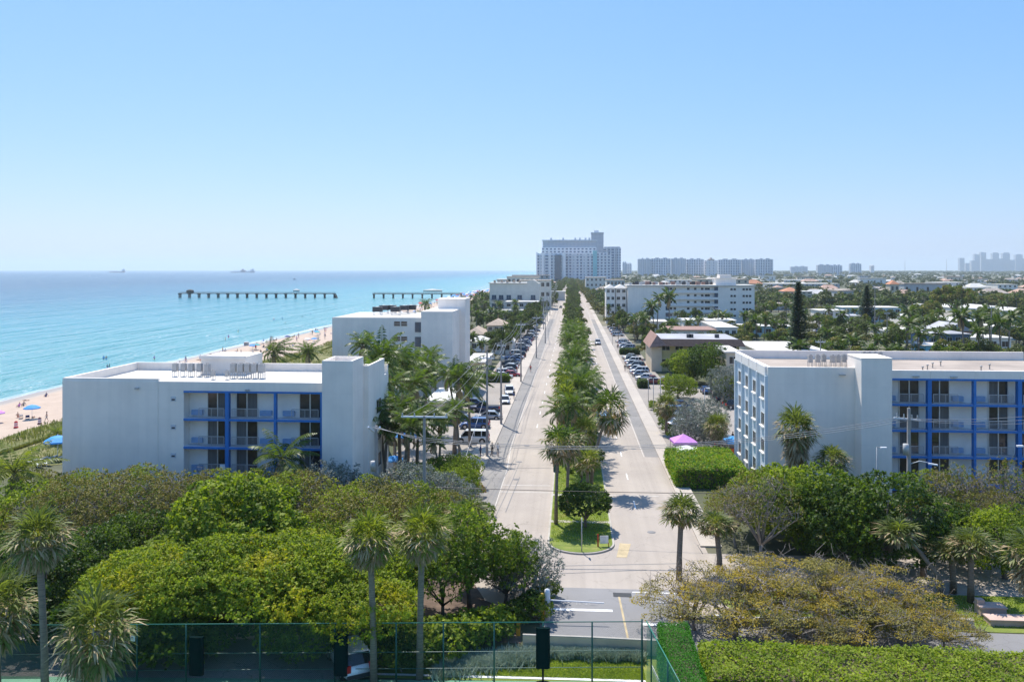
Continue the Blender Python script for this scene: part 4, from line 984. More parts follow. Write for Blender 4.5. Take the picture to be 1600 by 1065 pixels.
def speedboat(label, px, py, wake):
    x, y = gnd(px, py, -1.7); r = empty('motor_boat', (x,y,-1.7), 0, label, 'boat', 'motor boats crossing the sea')
    m = MB(); vs = [(-4,-1.3,.0),(-4,1.3,0),(2,-1.4,.1),(2,1.4,.1),(5,0,.6),(-4,-1.5,1.3),(-4,1.5,1.3),(2,-1.6,1.5),(2,1.6,1.5),(5.6,0,1.9)]
    m.add(vs, [(0,2,7,5),(2,4,9,7),(1,6,8,3),(3,8,9,4),(0,5,6,1),(5,7,8,6),(7,9,8)]); m.build('hull','lamp_white',r)
    m = MB(); m.box(-1.6,1.4,-1,1,1.4,2.6); m.box(-1.8,1.6,-1.1,1.1,2.6,2.75); m.build('cabin','machine_dark',r)
    s_ = -1 if wake > 0 else 1; m = MB((x,y,-1.7)); L_ = abs(wake)
    m.add([(x+s_*4,y-.8,-1.62),(x+s_*4,y+.8,-1.62),(x+s_*L_,y+5,-1.62),(x+s_*L_,y-5,-1.62)], [(0,1,2,3) if s_ > 0 else (3,2,1,0)])
    w = m.build('wake','foam_white'); w['kind'] = 'structure'; return r
speedboat('small motor boat with a white wake at the far left of the sea', 140, 431.5, 70)
speedboat('small motor boat with a long wake above the middle of the pier', 460, 436.8, 80)
# ---------------------------------------------------------------- foliage meshes (numpy)
def np_mesh(name, V, Fq, mats, mi=None, smooth=False):
    me = bpy.data.meshes.new(name); nv, nf = len(V), len(Fq); k = Fq.shape[1]
    me.vertices.add(nv); me.vertices.foreach_set('co', V.astype(np.float32).ravel())
    me.loops.add(nf*k); me.loops.foreach_set('vertex_index', Fq.astype(np.int32).ravel())
    me.polygons.add(nf); me.polygons.foreach_set('loop_start', np.arange(0, nf*k, k, dtype=np.int32))
    for m_ in mats: me.materials.append(M(m_))
    if mi is not None: me.polygons.foreach_set('material_index', mi.astype(np.int32))
    if smooth: me.polygons.foreach_set('use_smooth', np.ones(nf, dtype=bool))
    me.update(calc_edges=True); return me
def unit(v): return v/np.maximum(np.linalg.norm(v, axis=-1, keepdims=True), 1e-9)
def quads(P, A, B, L, Wd, fold=0.0):
    """rhombic leaves: centre P, long axis A, side axis B"""
    n = len(P); a = A*L[:,None]*.5; b = B*Wd[:,None]*.5
    V = np.stack([P-a, P+b-a*.15, P+a, P-b-a*.15], 1).reshape(-1, 3)
    return V, np.arange(n*4).reshape(-1, 4)
def cloud(rng, blobs, n, size, asp=.6, up=.5, shell=(.55,1.05), flat=1.0, jit=1.0):
    """leaves over the outer shell of a set of blobs (x,y,z,rx,rz)"""
    B_ = np.array(blobs, float); w = (B_[:,3]**2); w /= w.sum()
    idx = rng.choice(len(B_), n, p=w); b = B_[idx]
    d = unit(rng.normal(size=(n,3))); d[:,2] = np.where(d[:,2] < -.25, -d[:,2]*.8, d[:,2]); d = unit(d)
    r = rng.uniform(shell[0], shell[1], n)**.7
    P = b[:,:3]+d*r[:,None]*np.stack([b[:,3],b[:,3],b[:,4]],1)
    N = unit(d*.6+np.array([0,0,up])+rng.normal(size=(n,3))*.55*jit)
    T = unit(np.cross(N, rng.normal(size=(n,3)))); Bi = np.cross(N, T)
    s = size*rng.uniform(.6,1.3,n)
    return quads(P, T, Bi, s, s*asp)
def crown_blobs(rng, rx, ry, rz, n, br=(.22,.42), cz=0, top=.0, bottom=-.35):
    out = []
    for i in range(n):
        while True:
            p = rng.uniform(-1,1,3)
            if np.dot(p,p) < 1 and p[2] > bottom: break
        p = p/max(.25, np.linalg.norm(p))*rng.uniform(.45,.82)
        if p[2] < bottom: p[2] = bottom
        r = rng.uniform(*br)*min(rx,ry)
        out.append((p[0]*rx, p[1]*ry, cz+p[2]*rz, r, r*.8*min(1.15, rz/min(rx,ry)+.35)))
    return out
def limbs(mb, rng, base, blobs, r0, n=7, fork=.35):
    """trunk that forks into limbs reaching for the blobs"""
    H = np.mean([b[2] for b in blobs]); fz = base[2]+(H-base[2])*fork
    f0 = Vector((base[0]+rng.uniform(-.3,.3), base[1]+rng.uniform(-.3,.3), fz))
    mid = Vector(base).lerp(f0, .5)+Vector((rng.uniform(-.15,.15), rng.uniform(-.15,.15), 0))
    mb.path([base, mid, f0], [r0*1.25, r0, r0*.85], 8)
    pick = rng.choice(len(blobs), min(n, len(blobs)), replace=False)
    for i in pick:
        b = blobs[i]; q = Vector((b[0],b[1],b[2]-b[4]*.3)); m1 = f0.lerp(q,.45)+Vector((rng.uniform(-.4,.4),rng.uniform(-.4,.4),rng.uniform(-.1,.5)))
        mb.path([f0, m1, q], [r0*.62, r0*.38, r0*.12], 6)
        for k in range(2):
            e = q+Vector((rng.uniform(-1,1),rng.uniform(-1,1),rng.uniform(.1,.9)))*b[3]*.9; mb.path([m1.lerp(q,.6), q.lerp(e,.5), e], [r0*.16,r0*.1,r0*.03], 4)
TREEMESH = {}
def sprigs(rng, C, N, n, size, asp, k=9, spread=1.15, up=.45):
    """leaves in rosettes around sprig tips C with outward normals N"""
    m_ = len(C); idx = rng.integers(m_, size=n); c = C[idx]; nr = N[idx]
    d = unit(rng.normal(size=(n,3))+nr*.9+np.array([0,0,.25])); P = c+d*size*spread*rng.uniform(.3,1.1,(n,1))
    nn = unit(nr*.35+np.array([0,0,up])+rng.normal(size=(n,3))*.65); T = unit(d-nn*(d*nn).sum(1,keepdims=True)); Bi = np.cross(nn, T); s = size*rng.uniform(.6,1.3,n)
    return quads(P, T, Bi, s, s*asp), idx
def dome(rng, rx, ry, rz, h, n, size, asp, bottom=-.45, rag=.16, thick=.30, per=9, up=.45):
    """one ragged crown surface instead of balls: low swells, sprigs set in and out, holes"""
    m_ = n//per; d = unit(rng.normal(size=(m_*2,3))); d = d[d[:,2] > bottom][:m_]; ph = rng.uniform(0,6.28,12); f = rng.normal(size=(12,3))*np.array([1,1,1.2])
    w = sum(np.sin((d*f[i]).sum(1)*(2.2+i*.75)+ph[i])/(1+i*.28) for i in range(12)); w = w/np.abs(w).max()
    r = 1+rag*w-thick*rng.random(len(d))**2.2+rng.normal(size=len(d))*.02
    hole = np.sin((d*f[3]).sum(1)*7+ph[4])+np.sin((d*f[7]).sum(1)*9+ph[6])+rng.normal(size=len(d))*.5; keep = hole > -1.1; r = np.where(keep, r, r-.3)
    C = d*r[:,None]*np.array([rx,ry,rz])+np.array([0,0,h]); C[:,2] = np.maximum(C[:,2], h-rz*.75+rng.normal(size=len(C))*.2)
    N = unit(d/np.array([rx,ry,rz])); return C, N
def tree_meshes(key, seed, rx, ry, h, rz, n, leafmat, size, bark='bark_grey', nb=26, asp=.6, up=.5, r0=.2, leaf2=None, br=(.22,.42), twigs=0, lim=8, bottom=-.35, fork=.35, jit=1.0, shell=(.55,1.05), layers=None, domed=None):
    """h = height of the crown centre; returns trunk mesh and crown mesh"""
    rng = np.random.default_rng(seed)
    bl = layers(rng) if layers else crown_blobs(rng, rx, ry, rz, nb, br, h, bottom=bottom)
    if domed:
        C, N = dome(rng, rx, ry, rz, h, n, size, asp, bottom=bottom, **domed); (V, Fq), _ = sprigs(rng, C, N, n, size, asp)
    else: V, Fq = cloud(rng, bl, n, size, asp, up, jit=jit, shell=shell)
    mats = [leafmat]; mi = np.zeros(len(Fq))
    if leaf2:
        mats.append(leaf2[0]); c = V.reshape(-1,4,3).mean(1)
        s = np.sin(c[:,0]*1.3+seed)+np.sin(c[:,1]*1.1+seed*2)+rng.normal(size=len(c))*.8; mi = (s > np.quantile(s, 1-leaf2[1])).astype(int)
    crown = np_mesh(key+'_crown', V, Fq, mats, mi)
    mb = MB(); limbs(mb, rng, (0,0,-.1), bl, r0, lim, fork)
    for k in range(twigs):
        b = bl[rng.integers(len(bl))]; p = Vector(b[:3])+Vector(rng.normal(size=3))*b[3]*.4; d = Vector(rng.normal(size=3)); d.z = abs(d.z)*.8+.2; d.normalize()
        q = p+d*b[3]*rng.uniform(.7,1.25); s_ = Vector(rng.normal(size=3))*.2
        mb.path([p, p.lerp(q,.5)+s_, q], [.028,.018,.008], 3)
        e = p.lerp(q,.5)+s_; mb.path([e, e+(d+Vector(rng.normal(size=3))*.6)*b[3]*.4], [.014,.006], 3)
    TREEMESH[key] = (mb.mesh(key+'_trunk', bark), crown); return TREEMESH[key]
def put_tree(key, x, y, label, group=None, sc=1, rz=None, name='tree', cat='tree', z=0, scz=None):
    tm, cm = TREEMESH[key]; rz = RNG.uniform(0,6.28) if rz is None else rz
    r = empty(name, (x,y,z), rz, label, cat, group); r.scale = (sc,sc,scz or sc)
    for nm, me in (('trunk',tm),('crown',cm)):
        if me is None: continue
        o = bpy.data.objects.new(nm, me); COL.objects.link(o); o.parent = r
    return r
# -------- palms
def frond_coco(rng, az, el, L, droop, nl=20, wl=.055, ll=.62, tw=0.0):
    """feather frond: arching rachis with hanging leaflets; returns rachis points and leaflet quads"""
    pts = []; p = np.zeros(3); e = el; seg = L/10
    for i in range(11):
        pts.append(p.copy()); d = np.array([math.cos(az)*math.cos(e), math.sin(az)*math.cos(e), math.sin(e)]); p = p+d*seg; e -= droop*(.4+.12*i)
    pts = np.array(pts); V = []
    side = np.array([-math.sin(az), math.cos(az), 0])
    for k in range(nl):
        t = .14+.86*k/(nl-1); f = t*10; i = min(9, int(f)); q = pts[i]+(pts[i+1]-pts[i])*(f-i); d = unit((pts[min(10,i+1)]-pts[i])[None])[0]
        l = ll*(math.sin(PI*min(1, t*.85+.12))**.6)*rng.uniform(.85,1.1)
        for s in (-1,1):
            dir_ = unit((side*s*.85+d*.55+np.array([0,0,-.42+rng.uniform(-.22,.22)-tw]))[None])[0]
            n_ = unit(np.cross(dir_, d)[None])[0]; w = np.cross(n_, dir_)*wl
            m_ = q+dir_*l*.5+w; m2 = q+dir_*l*.5-w; e_ = q+dir_*l+np.array([0,0,-.12*l])
            V.append([q, m_, e_, m2])
    return pts, np.array(V).reshape(-1,3)
def coco_meshes(key, seed, H, L=2.9, n=22, lean=(0,0), r=.16, mat='frond_green', dead=3, wl=.06, ll=.68, bark='bark_palm', wind=(0,0)):
    rng = np.random.default_rng(seed); V = []; mi = []; R = MB(); top = np.array([lean[0], lean[1], H])
    for k in range(n+dead):
        d = k >= n
        az = k*2.39996+rng.uniform(-.25,.25); u = (k+.5)/n
        el = 1.25-1.55*u+rng.uniform(-.1,.1) if not d else -1.0
        pts, v = frond_coco(rng, az, el, L*rng.uniform(.85,1.1)*(.75 if d else 1), .10+.06*rng.random(), wl=wl, ll=ll, tw=.3 if d else 0)
        wv = np.array([wind[0],wind[1],0]); v = v+top+wv*(np.linalg.norm(v,axis=1,keepdims=True)/L)**2; pts = pts+top+wv*(np.linalg.norm(pts,axis=1,keepdims=True)/L)**2
        V.append(v); mi += [1 if d else 0]*(len(v)//4)
        # rachis as a thin tapered strip
        R.path([tuple(p) for p in pts[::2]], [.035,.03,.024,.018,.012,.006], 4)
    V = np.concatenate(V); k0 = len(V); Fq = np.arange(k0).reshape(-1,4)
    rv = np.array(R.v); rf = np.array([f for f in R.f if len(f) == 4])+k0
    V = np.concatenate([V, rv]); Fq = np.concatenate([Fq, rf]); mi = np.array(mi+[2]*len(rf))
    crown = np_mesh(key+'_crown', V, Fq, [mat,'frond_dead','frond_rachis'], mi)
    mb = MB(); b = [(0,0,-.1),(lean[0]*.15,lean[1]*.15,H*.3),(lean[0]*.5,lean[1]*.5,H*.65),(lean[0],lean[1],H)]
    mb.path(b, [r*1.5,r*1.05,r*.9,r*.8], 9)
    for k in range(7):
        a = k*.9; mb.lathe((lean[0]+math.cos(a)*.22, lean[1]+math.sin(a)*.22, H-.45), [(0,-.14),(.12,-.06),(.13,.06),(0,.16)], 6)
    TREEMESH[key] = (mb.mesh(key+'_trunk', bark), crown)
def fan_meshes(key, seed, H, R=1.15, n=34, dead=16, lean=(0,0), r=.17, mat='frond_sabal', pet=.9, skirt=.0, wid=.06, bark='bark_palm', segs=15, deadm='frond_dead'):
    """cabbage or fan palm: round fans on stalks, folded costa, drooping dead fans below"""
    rng = np.random.default_rng(seed); top = np.array([lean[0],lean[1],H]); V = []; mi = []
    for k in range(n+dead):
        isd = k >= n
        az = k*2.39996+rng.uniform(-.3,.3); u = (k+.5)/n
        el = (1.4-2.3*u+rng.uniform(-.15,.15)) if not isd else rng.uniform(-1.4,-.35)
        pl = pet*rng.uniform(.75,1.15)*(.6 if isd else 1); d = np.array([math.cos(az)*math.cos(el), math.sin(az)*math.cos(el), math.sin(el)])
        side = np.array([-math.sin(az), math.cos(az), 0]); nrm = np.cross(d, side); c = top+d*pl+np.array([0,0,-.1*pl])
        if isd: c[2] -= skirt*rng.random()
        w = side*.018; V.append([top-w, c-w, c+w, top+w]); mi.append(2)
        fr = R*rng.uniform(.8,1.1)*(.85 if isd else 1)
        for j in range(segs):
            a = (j-(segs-1)/2)/((segs-1)/2)*1.95
            if isd: a *= .55
            e = d*math.cos(a)+side*math.sin(a)+rng.normal(size=3)*.16
            droop = np.array([0,0,-1.0])*(.34+.36*abs(a)/2+(.3 if isd else 0))
            l = fr*(1-.22*abs(a)/1.95)*rng.uniform(.88,1.05); e1 = unit((e+droop*.35+nrm*.12*(1 if j % 2 else -1))[None])[0]; e2 = unit((e+droop*1.5)[None])[0]
            ww = unit(np.cross(e1, nrm)[None])[0]*wid
            m0 = c+e1*l*.6
            V.append([c, m0+ww, m0+e2*l*.45, m0-ww]); mi.append(1 if isd or (k > n*.38 and rng.random() < .42) else 0)
    V = np.array(V).reshape(-1,3); crown = np_mesh(key+'_crown', V, np.arange(len(V)).reshape(-1,4), [mat,deadm,'frond_yellow'], np.array(mi))
    mb = MB(); mb.path([(0,0,-.1),(lean[0]*.1,lean[1]*.1,H*.35),(lean[0]*.5,lean[1]*.5,H*.7),(lean[0],lean[1],H)], [r*1.25,r,r*.95,r*1.0], 9)
    TREEMESH[key] = (mb.mesh(key+'_trunk', bark), crown)
def pine_meshes(key, seed, H, R):
    rng = np.random.default_rng(seed); V = []; mb = MB(); mb.path([(0,0,-.1),(.1,0,H*.5),(0,0,H)], [.28,.16,.03], 8)
    lv = int(H/.55)
    for i in range(lv):
        z = 1.5+(H-1.5)*i/lv; rr_ = R*(1-(i/lv)**1.4)*rng.uniform(.75,1.1)+.25
        for k in range(6):
            az = k*PI/3+i*.5+rng.uniform(-.2,.2); d = np.array([math.cos(az),math.sin(az),.12]); side = np.array([-math.sin(az),math.cos(az),0])
            mb.tube((0,0,z), tuple(np.array([0,0,z])+d*rr_), .03, .01, 3, caps=False)
            for q in range(int(34*rr_/R)+9):
                f = rng.uniform(.15,1.05); p = np.array([0,0,z])+d*rr_*f+side*rng.uniform(-.35,.35)*(.4+f)+np.array([0,0,rng.uniform(-.12,.2)])
                a = unit((d+side*rng.uniform(-1,1)+np.array([0,0,rng.uniform(-.2,.6)]))[None])[0]*rng.uniform(.5,.95); b = np.cross(a,[0,0,1])*.28+np.array([0,0,.09])
                V.append([p-a*.5,p+b,p+a*.5,p-b])
    V = np.array(V).reshape(-1,3); TREEMESH[key] = (mb.mesh(key+'_trunk','bark_brown'), np_mesh(key+'_crown', V, np.arange(len(V)).reshape(-1,4), ['pine_dark']))
# ---------------------------------------------------------------- kinds
tree_meshes('seagrape', 21, 4.9,4.9, 4.8, 3.9, 19000, 'leaf_bright', .30, asp=.8, leaf2=('leaf_green',.4), nb=60, br=(.12,.26), r0=.22, domed=dict(rag=.2,thick=.4))
tree_meshes('canopy_yellow', 22, 5.8,5.0, 4.7, 2.5, 26000, 'leaf_bright', .23, asp=.62, leaf2=('leaf_yellow',.30), nb=110, br=(.09,.20), r0=.26, fork=.25, bottom=-.28, domed=dict(rag=.23,thick=.42))
tree_meshes('canopy_green', 23, 5.6,5.0, 4.7, 2.7, 26000, 'leaf_bright', .24, asp=.62, leaf2=('leaf_green',.25), nb=100, br=(.09,.21), r0=.26, fork=.25, bottom=-.28, domed=dict(rag=.23,thick=.42))
tree_meshes('olive', 24, 5.6,5.0, 4.2, 3.4, 19000, 'leaf_olive', .17, asp=.55, leaf2=('leaf_green',.22), nb=100, br=(.09,.20), twigs=420, bark='twig_grey', r0=.18, bottom=-.6, jit=1.3, domed=dict(rag=.22,thick=.4))
tree_meshes('olive_yellow', 25, 4.0,3.8, 4.0, 3.2, 13000, 'leaf_olive', .19, asp=.6, leaf2=('leaf_bright',.45), nb=60, br=(.12,.26), twigs=60, bark='twig_grey', r0=.16, bottom=-.7, domed=dict(rag=.22,thick=.4))
tree_meshes('green_airy', 26, 3.6,3.6, 4.5, 3.2, 9500, 'leaf_green', .22, asp=.65, leaf2=('leaf_bright',.3), nb=26, br=(.17,.32), twigs=40, r0=.17, bark='bark_brown', domed=dict(rag=.24,thick=.6))
tree_meshes('dark_dense', 27, 4.3,4.3, 3.7, 3.3, 17000, 'leaf_dark', .23, asp=.7, leaf2=('leaf_green',.35), nb=44, br=(.2,.32), r0=.26, bottom=-.8, domed=dict(rag=.2,thick=.35))
tree_meshes('dark_bright', 28, 4.3,4.3, 3.5, 3.1, 17000, 'leaf_green', .23, asp=.7, leaf2=('leaf_bright',.6), nb=44, br=(.2,.32), r0=.24, bottom=-.8, domed=dict(rag=.22,thick=.4))
tree_meshes('silver', 29, 2.6,2.6, 2.2, 2.1, 11000, 'leaf_silver', .17, asp=.4, nb=34, bottom=-.8, br=(.18,.34), twigs=60, bark='twig_grey', r0=.12, domed=dict(rag=.22,thick=.5))
def flat_layers(rng):
    out = []
    for i in range(56):
        a = rng.uniform(0,6.28); d = 5.0*math.sqrt(rng.uniform(.02,1)); z = 2.2+3.0*(1-(d/5.6)**2)*rng.uniform(.3,1)+rng.uniform(-.9,.5); r = rng.uniform(.6,1.2)
        out.append((math.cos(a)*d, math.sin(a)*d, z, r, r*.28))
    return out
tree_meshes('golden', 30, 4,4,4,2, 11000, 'leaf_gold', .17, asp=.55, leaf2=('leaf_olive',.55), bark='twig_grey', layers=flat_layers, twigs=200, lim=14, r0=.17, up=1.1, fork=.3)
tree_meshes('golden_bare', 31, 4,4,4,2, 7500, 'leaf_gold', .17, asp=.55, leaf2=('leaf_olive',.4), bark='twig_grey', layers=flat_layers, twigs=300, lim=16, r0=.16, up=1.1, fork=.3)
tree_meshes('brown_twiggy', 32, 3.4,3.4, 4.0, 3.2, 5500, 'leaf_olive', .16, asp=.5, leaf2=('leaf_green',.3), nb=40, br=(.14,.28), bark='twig_grey', twigs=330, lim=14, r0=.15, bottom=-.2, domed=dict(rag=.2,thick=.6))
tree_meshes('ficus', 33, 2.0,2.0, 2.9, 2.0, 9000, 'leaf_dark', .17, asp=.7, leaf2=('leaf_green',.35), nb=24, br=(.26,.42), r0=.12, domed=dict(rag=.08,thick=.2))
tree_meshes('broad_mid', 34, 4.5,4.5, 5.0, 3.1, 2600, 'far_green', .52, asp=.75, leaf2=('leaf_green',.25), nb=24, r0=.22)
tree_meshes('broad_mid_light', 35, 4.5,4.2, 4.6, 2.8, 2400, 'leaf_green', .5, asp=.75, leaf2=('leaf_olive',.3), nb=22, r0=.22)
tree_meshes('broad_mid_olive', 36, 4.2,4.4, 4.0, 2.5, 2200, 'far_green', .5, asp=.75, leaf2=('leaf_olive',.4), nb=20, r0=.22)
tree_meshes('shrub_green', 37, 1.3,1.3, .9, .9, 1600, 'leaf_bright', .22, asp=.75, leaf2=('leaf_green',.4), nb=14, r0=.05, lim=5, domed=dict(rag=.2))
tree_meshes('shrub_dark', 38, 1.4,1.4, 1.1, 1.1, 1800, 'leaf_dark', .2, asp=.7, leaf2=('leaf_green',.45), nb=14, r0=.05, lim=5, domed=dict(rag=.2))
tree_meshes('shrub_red', 39, 1.3,1.3, 1.1, 1.0, 1500, 'leaf_red', .2, asp=.6, leaf2=('leaf_bright',.4), nb=14, r0=.05, lim=5, domed=dict(rag=.2))
tree_meshes('banyan', 40, 13,11, 7.5, 6.5, 15000, 'leaf_green', .60, asp=.75, leaf2=('leaf_olive',.6), nb=90, br=(.12,.22), r0=.6)
coco_meshes('coco_a', 51, 8.0, lean=(.9,.3)); coco_meshes('coco_b', 52, 6.4, lean=(-.6,.5), n=24); coco_meshes('coco_c', 53, 9.4, lean=(.5,-1.1), n=20)
coco_meshes('coco_low', 54, 3.6, L=3.2, n=20, lean=(.3,.1), mat='frond_fresh'); coco_meshes('coco_wind', 55, 6.6, lean=(.4,0), n=20, wind=(1.3,.3))
coco_meshes('coco_droopy', 56, 4.6, L=3.0, n=15, lean=(.3,0), dead=7, mat='frond_green')
fan_meshes('sabal_tall', 61, 9.2, R=1.0, n=66, dead=110, pet=.95, wid=.045, skirt=.6, lean=(-.5,.2)); fan_meshes('sabal_mid', 62, 6.2, R=.92, n=56, dead=22, pet=.9, wid=.045, skirt=.3, lean=(.2,.2))
fan_meshes('sabal_low', 63, 3.6, R=1.05, n=58, dead=70, pet=.95, wid=.045, skirt=.5); fan_meshes('sabal_skirt', 64, 6.0, R=1.15, n=40, dead=90, pet=.9, skirt=2.2)
fan_meshes('sabal_yellow', 65, 8.6, R=1.0, n=64, dead=60, pet=1.0, wid=.045, skirt=.5, lean=(.2,.1), mat='frond_fresh'); fan_meshes('sabal_lean', 66, 7.2, R=1.1, n=44, dead=14, pet=.85, lean=(-2.6,.6))
fan_meshes('fan_slim', 67, 8.0, R=1.15, n=32, dead=22, pet=1.1, skirt=1.0, r=.14, mat='frond_green', lean=(.2,.1)); fan_meshes('fan_lean', 68, 6.2, R=1.15, n=32, dead=20, pet=1.1, skirt=.8, r=.13, mat='frond_green', lean=(1.6,.2))
fan_meshes('fan_short', 69, 4.6, R=1.15, n=32, dead=12, pet=1.1, skirt=.4, r=.16, mat='frond_fresh')
pine_meshes('norfolk_a', 71, 22.0, 2.9); pine_meshes('norfolk_b', 72, 19.0, 3.9)
# light palms for the middle distance
coco_meshes('coco_far', 81, 7.2, L=3.0, n=15, dead=2, lean=(.6,.2), wl=.13, ll=.75); coco_meshes('coco_far_b', 82, 9.0, L=3.0, n=14, dead=2, lean=(-.7,.4), wl=.13, ll=.75)
# ---------------------------------------------------------------- planting: foreground, left of the drive
def at(px, Y): return (wx(px, Y), Y)
def T(key, px, Y, label, sc=1, group=None, name='tree', cat='tree', rz=None, scz=None):
    x = wx(px, Y); return put_tree(key, x, Y, label, group, sc, rz, name, cat, 0, scz)
def top_scale(key_h, py, px, Y):    # scale so that a crown whose centre is at key_h reaches image row py
    return wz(py, px, Y)/key_h
SB = dict(name='shrub', cat='shrub')
# cabbage palms
def palm(key, h, px, py, Y, label, rz=0, group=None):
    """px,py = middle of the crown in the photo"""
    s_ = wz(py, px, Y)/h; me = TREEMESH[key][0]; tx, ty = TOPS.get(key, (0,0))
    c, n_ = math.cos(rz), math.sin(rz); x = wx(px, Y)-(c*tx-n_*ty)*s_; y = Y-(n_*tx+c*ty)*s_
    return put_tree(key, x, y, label, group, max(1.32 if key == 'sabal_mid' else 1.15 if 'sabal' in key or 'fan' in key else .75, min(1.4, s_)), rz, 'palm_tree', 'palm tree', 0, s_)
TOPS = dict(sabal_tall=(-.5,.2), sabal_mid=(.2,.2), sabal_yellow=(.2,.1), sabal_lean=(-2.6,.6), fan_slim=(.2,.1), fan_lean=(1.6,.2), coco_a=(.9,.3), coco_b=(-.6,.5), coco_c=(.5,-1.1), coco_low=(.3,.1), coco_wind=(.4,0), coco_droopy=(.3,0), coco_far=(.6,.2), coco_far_b=(-.7,.4))
palm('sabal_tall', 9.2, 60, 838, 45, 'tall cabbage palm with brown hanging fans at the far left foreground')
palm('sabal_low', 3.6, 150, 985, 43.5, 'squat cabbage palm with tan dead fans behind the green court fence, left')
palm('sabal_low', 3.6, -6, 950, 46, 'cabbage palm cut by the left edge of the picture')
palm('sabal_yellow', 8.6, 578, 840, 49.5, 'cabbage palm with leaning trunk, left one of the yellow-green pair', PI)
palm('sabal_yellow', 8.6, 660, 832, 50.5, 'cabbage palm with straight trunk, right one of the yellow-green pair', .5)
palm('sabal_mid', 6.2, 732, 803, 66, 'grey-green cabbage palm left of the avenue mouth')
# big trees
T('olive', 175, 69, 'wide olive-brown twiggy tree in front of the left hotel wall', 1.08, scz=.98)
T('olive', 270, 72, 'olive twiggy tree below the left hotel, right of the widest one', .92, rz=2)
T('olive', 95, 66, 'olive-brown tree behind the far left cabbage palm', .95, rz=4)
T('seagrape', 372, 62, 'round bright green sea grape in front of the left hotel balconies', 1.02)
T('canopy_yellow', 250, 53.5, 'spreading yellow-green tree nearest the number on the court fence', .84)
T('canopy_green', 345, 54.5, 'spreading bright green tree above the left green pad', .88)
T('canopy_yellow', 440, 54.5, 'spreading yellow-green tree between the two left green pads', .92, rz=2.2)
T('canopy_green', 528, 55, 'spreading green tree above the parked white SUV', .86, rz=3)
T('canopy_green', 605, 59, 'shaded green tree behind the pair of yellow-green palms', .78, rz=1)
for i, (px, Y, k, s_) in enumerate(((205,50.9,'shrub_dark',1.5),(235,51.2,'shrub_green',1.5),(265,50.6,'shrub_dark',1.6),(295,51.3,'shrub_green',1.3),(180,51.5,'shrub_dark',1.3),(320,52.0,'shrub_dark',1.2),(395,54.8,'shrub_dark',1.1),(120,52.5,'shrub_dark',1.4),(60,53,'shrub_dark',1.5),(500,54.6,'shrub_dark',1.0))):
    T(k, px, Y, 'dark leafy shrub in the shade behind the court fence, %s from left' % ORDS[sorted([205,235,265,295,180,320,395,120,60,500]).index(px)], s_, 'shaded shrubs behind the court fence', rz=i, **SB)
for i, (px, Y, k, s_, lb) in enumerate(((250,51.8,'canopy_green',.62,'low hanging green tree over the court fence number sign'),(470,52.2,'dark_bright',.62,'dark leafy tree with low branches left of the parked white SUV'),(300,57.5,'canopy_green',.95,'green canopy tree just behind the front row, near the left green pad'),(400,58.5,'canopy_yellow',.95,'yellow-green canopy tree just behind the front row, centre'),(495,59,'canopy_green',.9,'green canopy tree behind the front row, above the middle green pad'),(560,52.5,'canopy_yellow',.72,'small yellow-green tree left of the leaning palm trunk'),(215,57,'canopy_green',.8,'green canopy tree behind the squat cabbage palm'))): T(k, px, Y, lb, s_, rz=i*1.1, scz=s_*(.78 if Y > 55 else 1))
T('olive_yellow', 470, 74, 'low olive tree under the balconies of the left hotel', .95)
T('olive', 555, 72, 'olive-yellow tree below the left hotel stair tower', .80)
T('olive_yellow', 640, 70, 'yellowish rounded tree left of the grey-green palm', .92)
T('olive_yellow', 540, 66, 'yellow-green tree just above the leaning palm', .98, rz=1)
T('dark_bright', 25, 68, 'leafy green tree at the left edge with reddish tips', .95)
T('green_airy', 735, 60.5, 'airy green tree with several dark trunks beside the drive', 1.0)
T('green_airy', 790, 61, 'small green tree between the airy tree and the silver bush', .72, rz=2)
T('green_airy', 690, 58, 'dark multi-stemmed tree behind the right yellow-green palm', .8, rz=4)
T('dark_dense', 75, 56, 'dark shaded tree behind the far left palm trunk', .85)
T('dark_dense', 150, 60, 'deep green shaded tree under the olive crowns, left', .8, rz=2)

for i, (px, Y, k, s_) in enumerate(((10,58,'dark_dense',.8),(215,64,'dark_dense',.8),(310,68,'dark_bright',.75),(420,67,'dark_dense',.75),(500,63,'dark_bright',.85),(120,74,'olive_yellow',.9),(330,76,'olive_yellow',.85),(390,77,'olive_yellow',.8),(585,76,'olive_yellow',.8),(700,72,'olive_yellow',.8),(60,80,'olive_yellow',.7),(215,78,'olive_yellow',.85))):
    T(k, px, Y, 'low understorey tree filling the thicket left of the drive, %s from left' % ORDS[sorted([10,215,310,420,500,120,330,390,585,700,60,215.5]).index(px if i < 11 else 215.5)], s_, 'understorey trees left of the drive', rz=i)
T('silver', 822, 63, 'silver buttonwood at the corner of the drive', 1.05, **SB)
T('silver', 790, 64.5, 'smaller silver buttonwood left of the drive corner', .85, rz=1, **SB)
T('silver', 515, 79.5, 'silver bush at the foot of the left hotel tower', 1.4, **SB)
T('silver', 640, 81, 'silver bush behind the T shaped utility pole', 1.35, rz=2, **SB)
T('silver', 695, 80, 'silver bush right of the T shaped utility pole', 1.2, rz=3, **SB)
T('silver', 600, 80, 'silver bush beside the insulator pole', 1.15, rz=4, **SB)
T('silver', 430, 80, 'silver twigs below the middle balconies of the left hotel', 1.25, rz=5, **SB)
T('dark_bright', 712, 88, 'dense green shrub beside the sidewalk, nearest the corner', .62, **SB)
T('dark_bright', 690, 93, 'dense green shrub left of the sidewalk below the dark car', .6, rz=1, **SB)
T('dark_bright', 722, 95, 'upright green shrub between sidewalk and white van', .55, rz=2, **SB)
T('dark_bright', 655, 88, 'green shrub behind the T shaped pole', .62, rz=3, **SB)
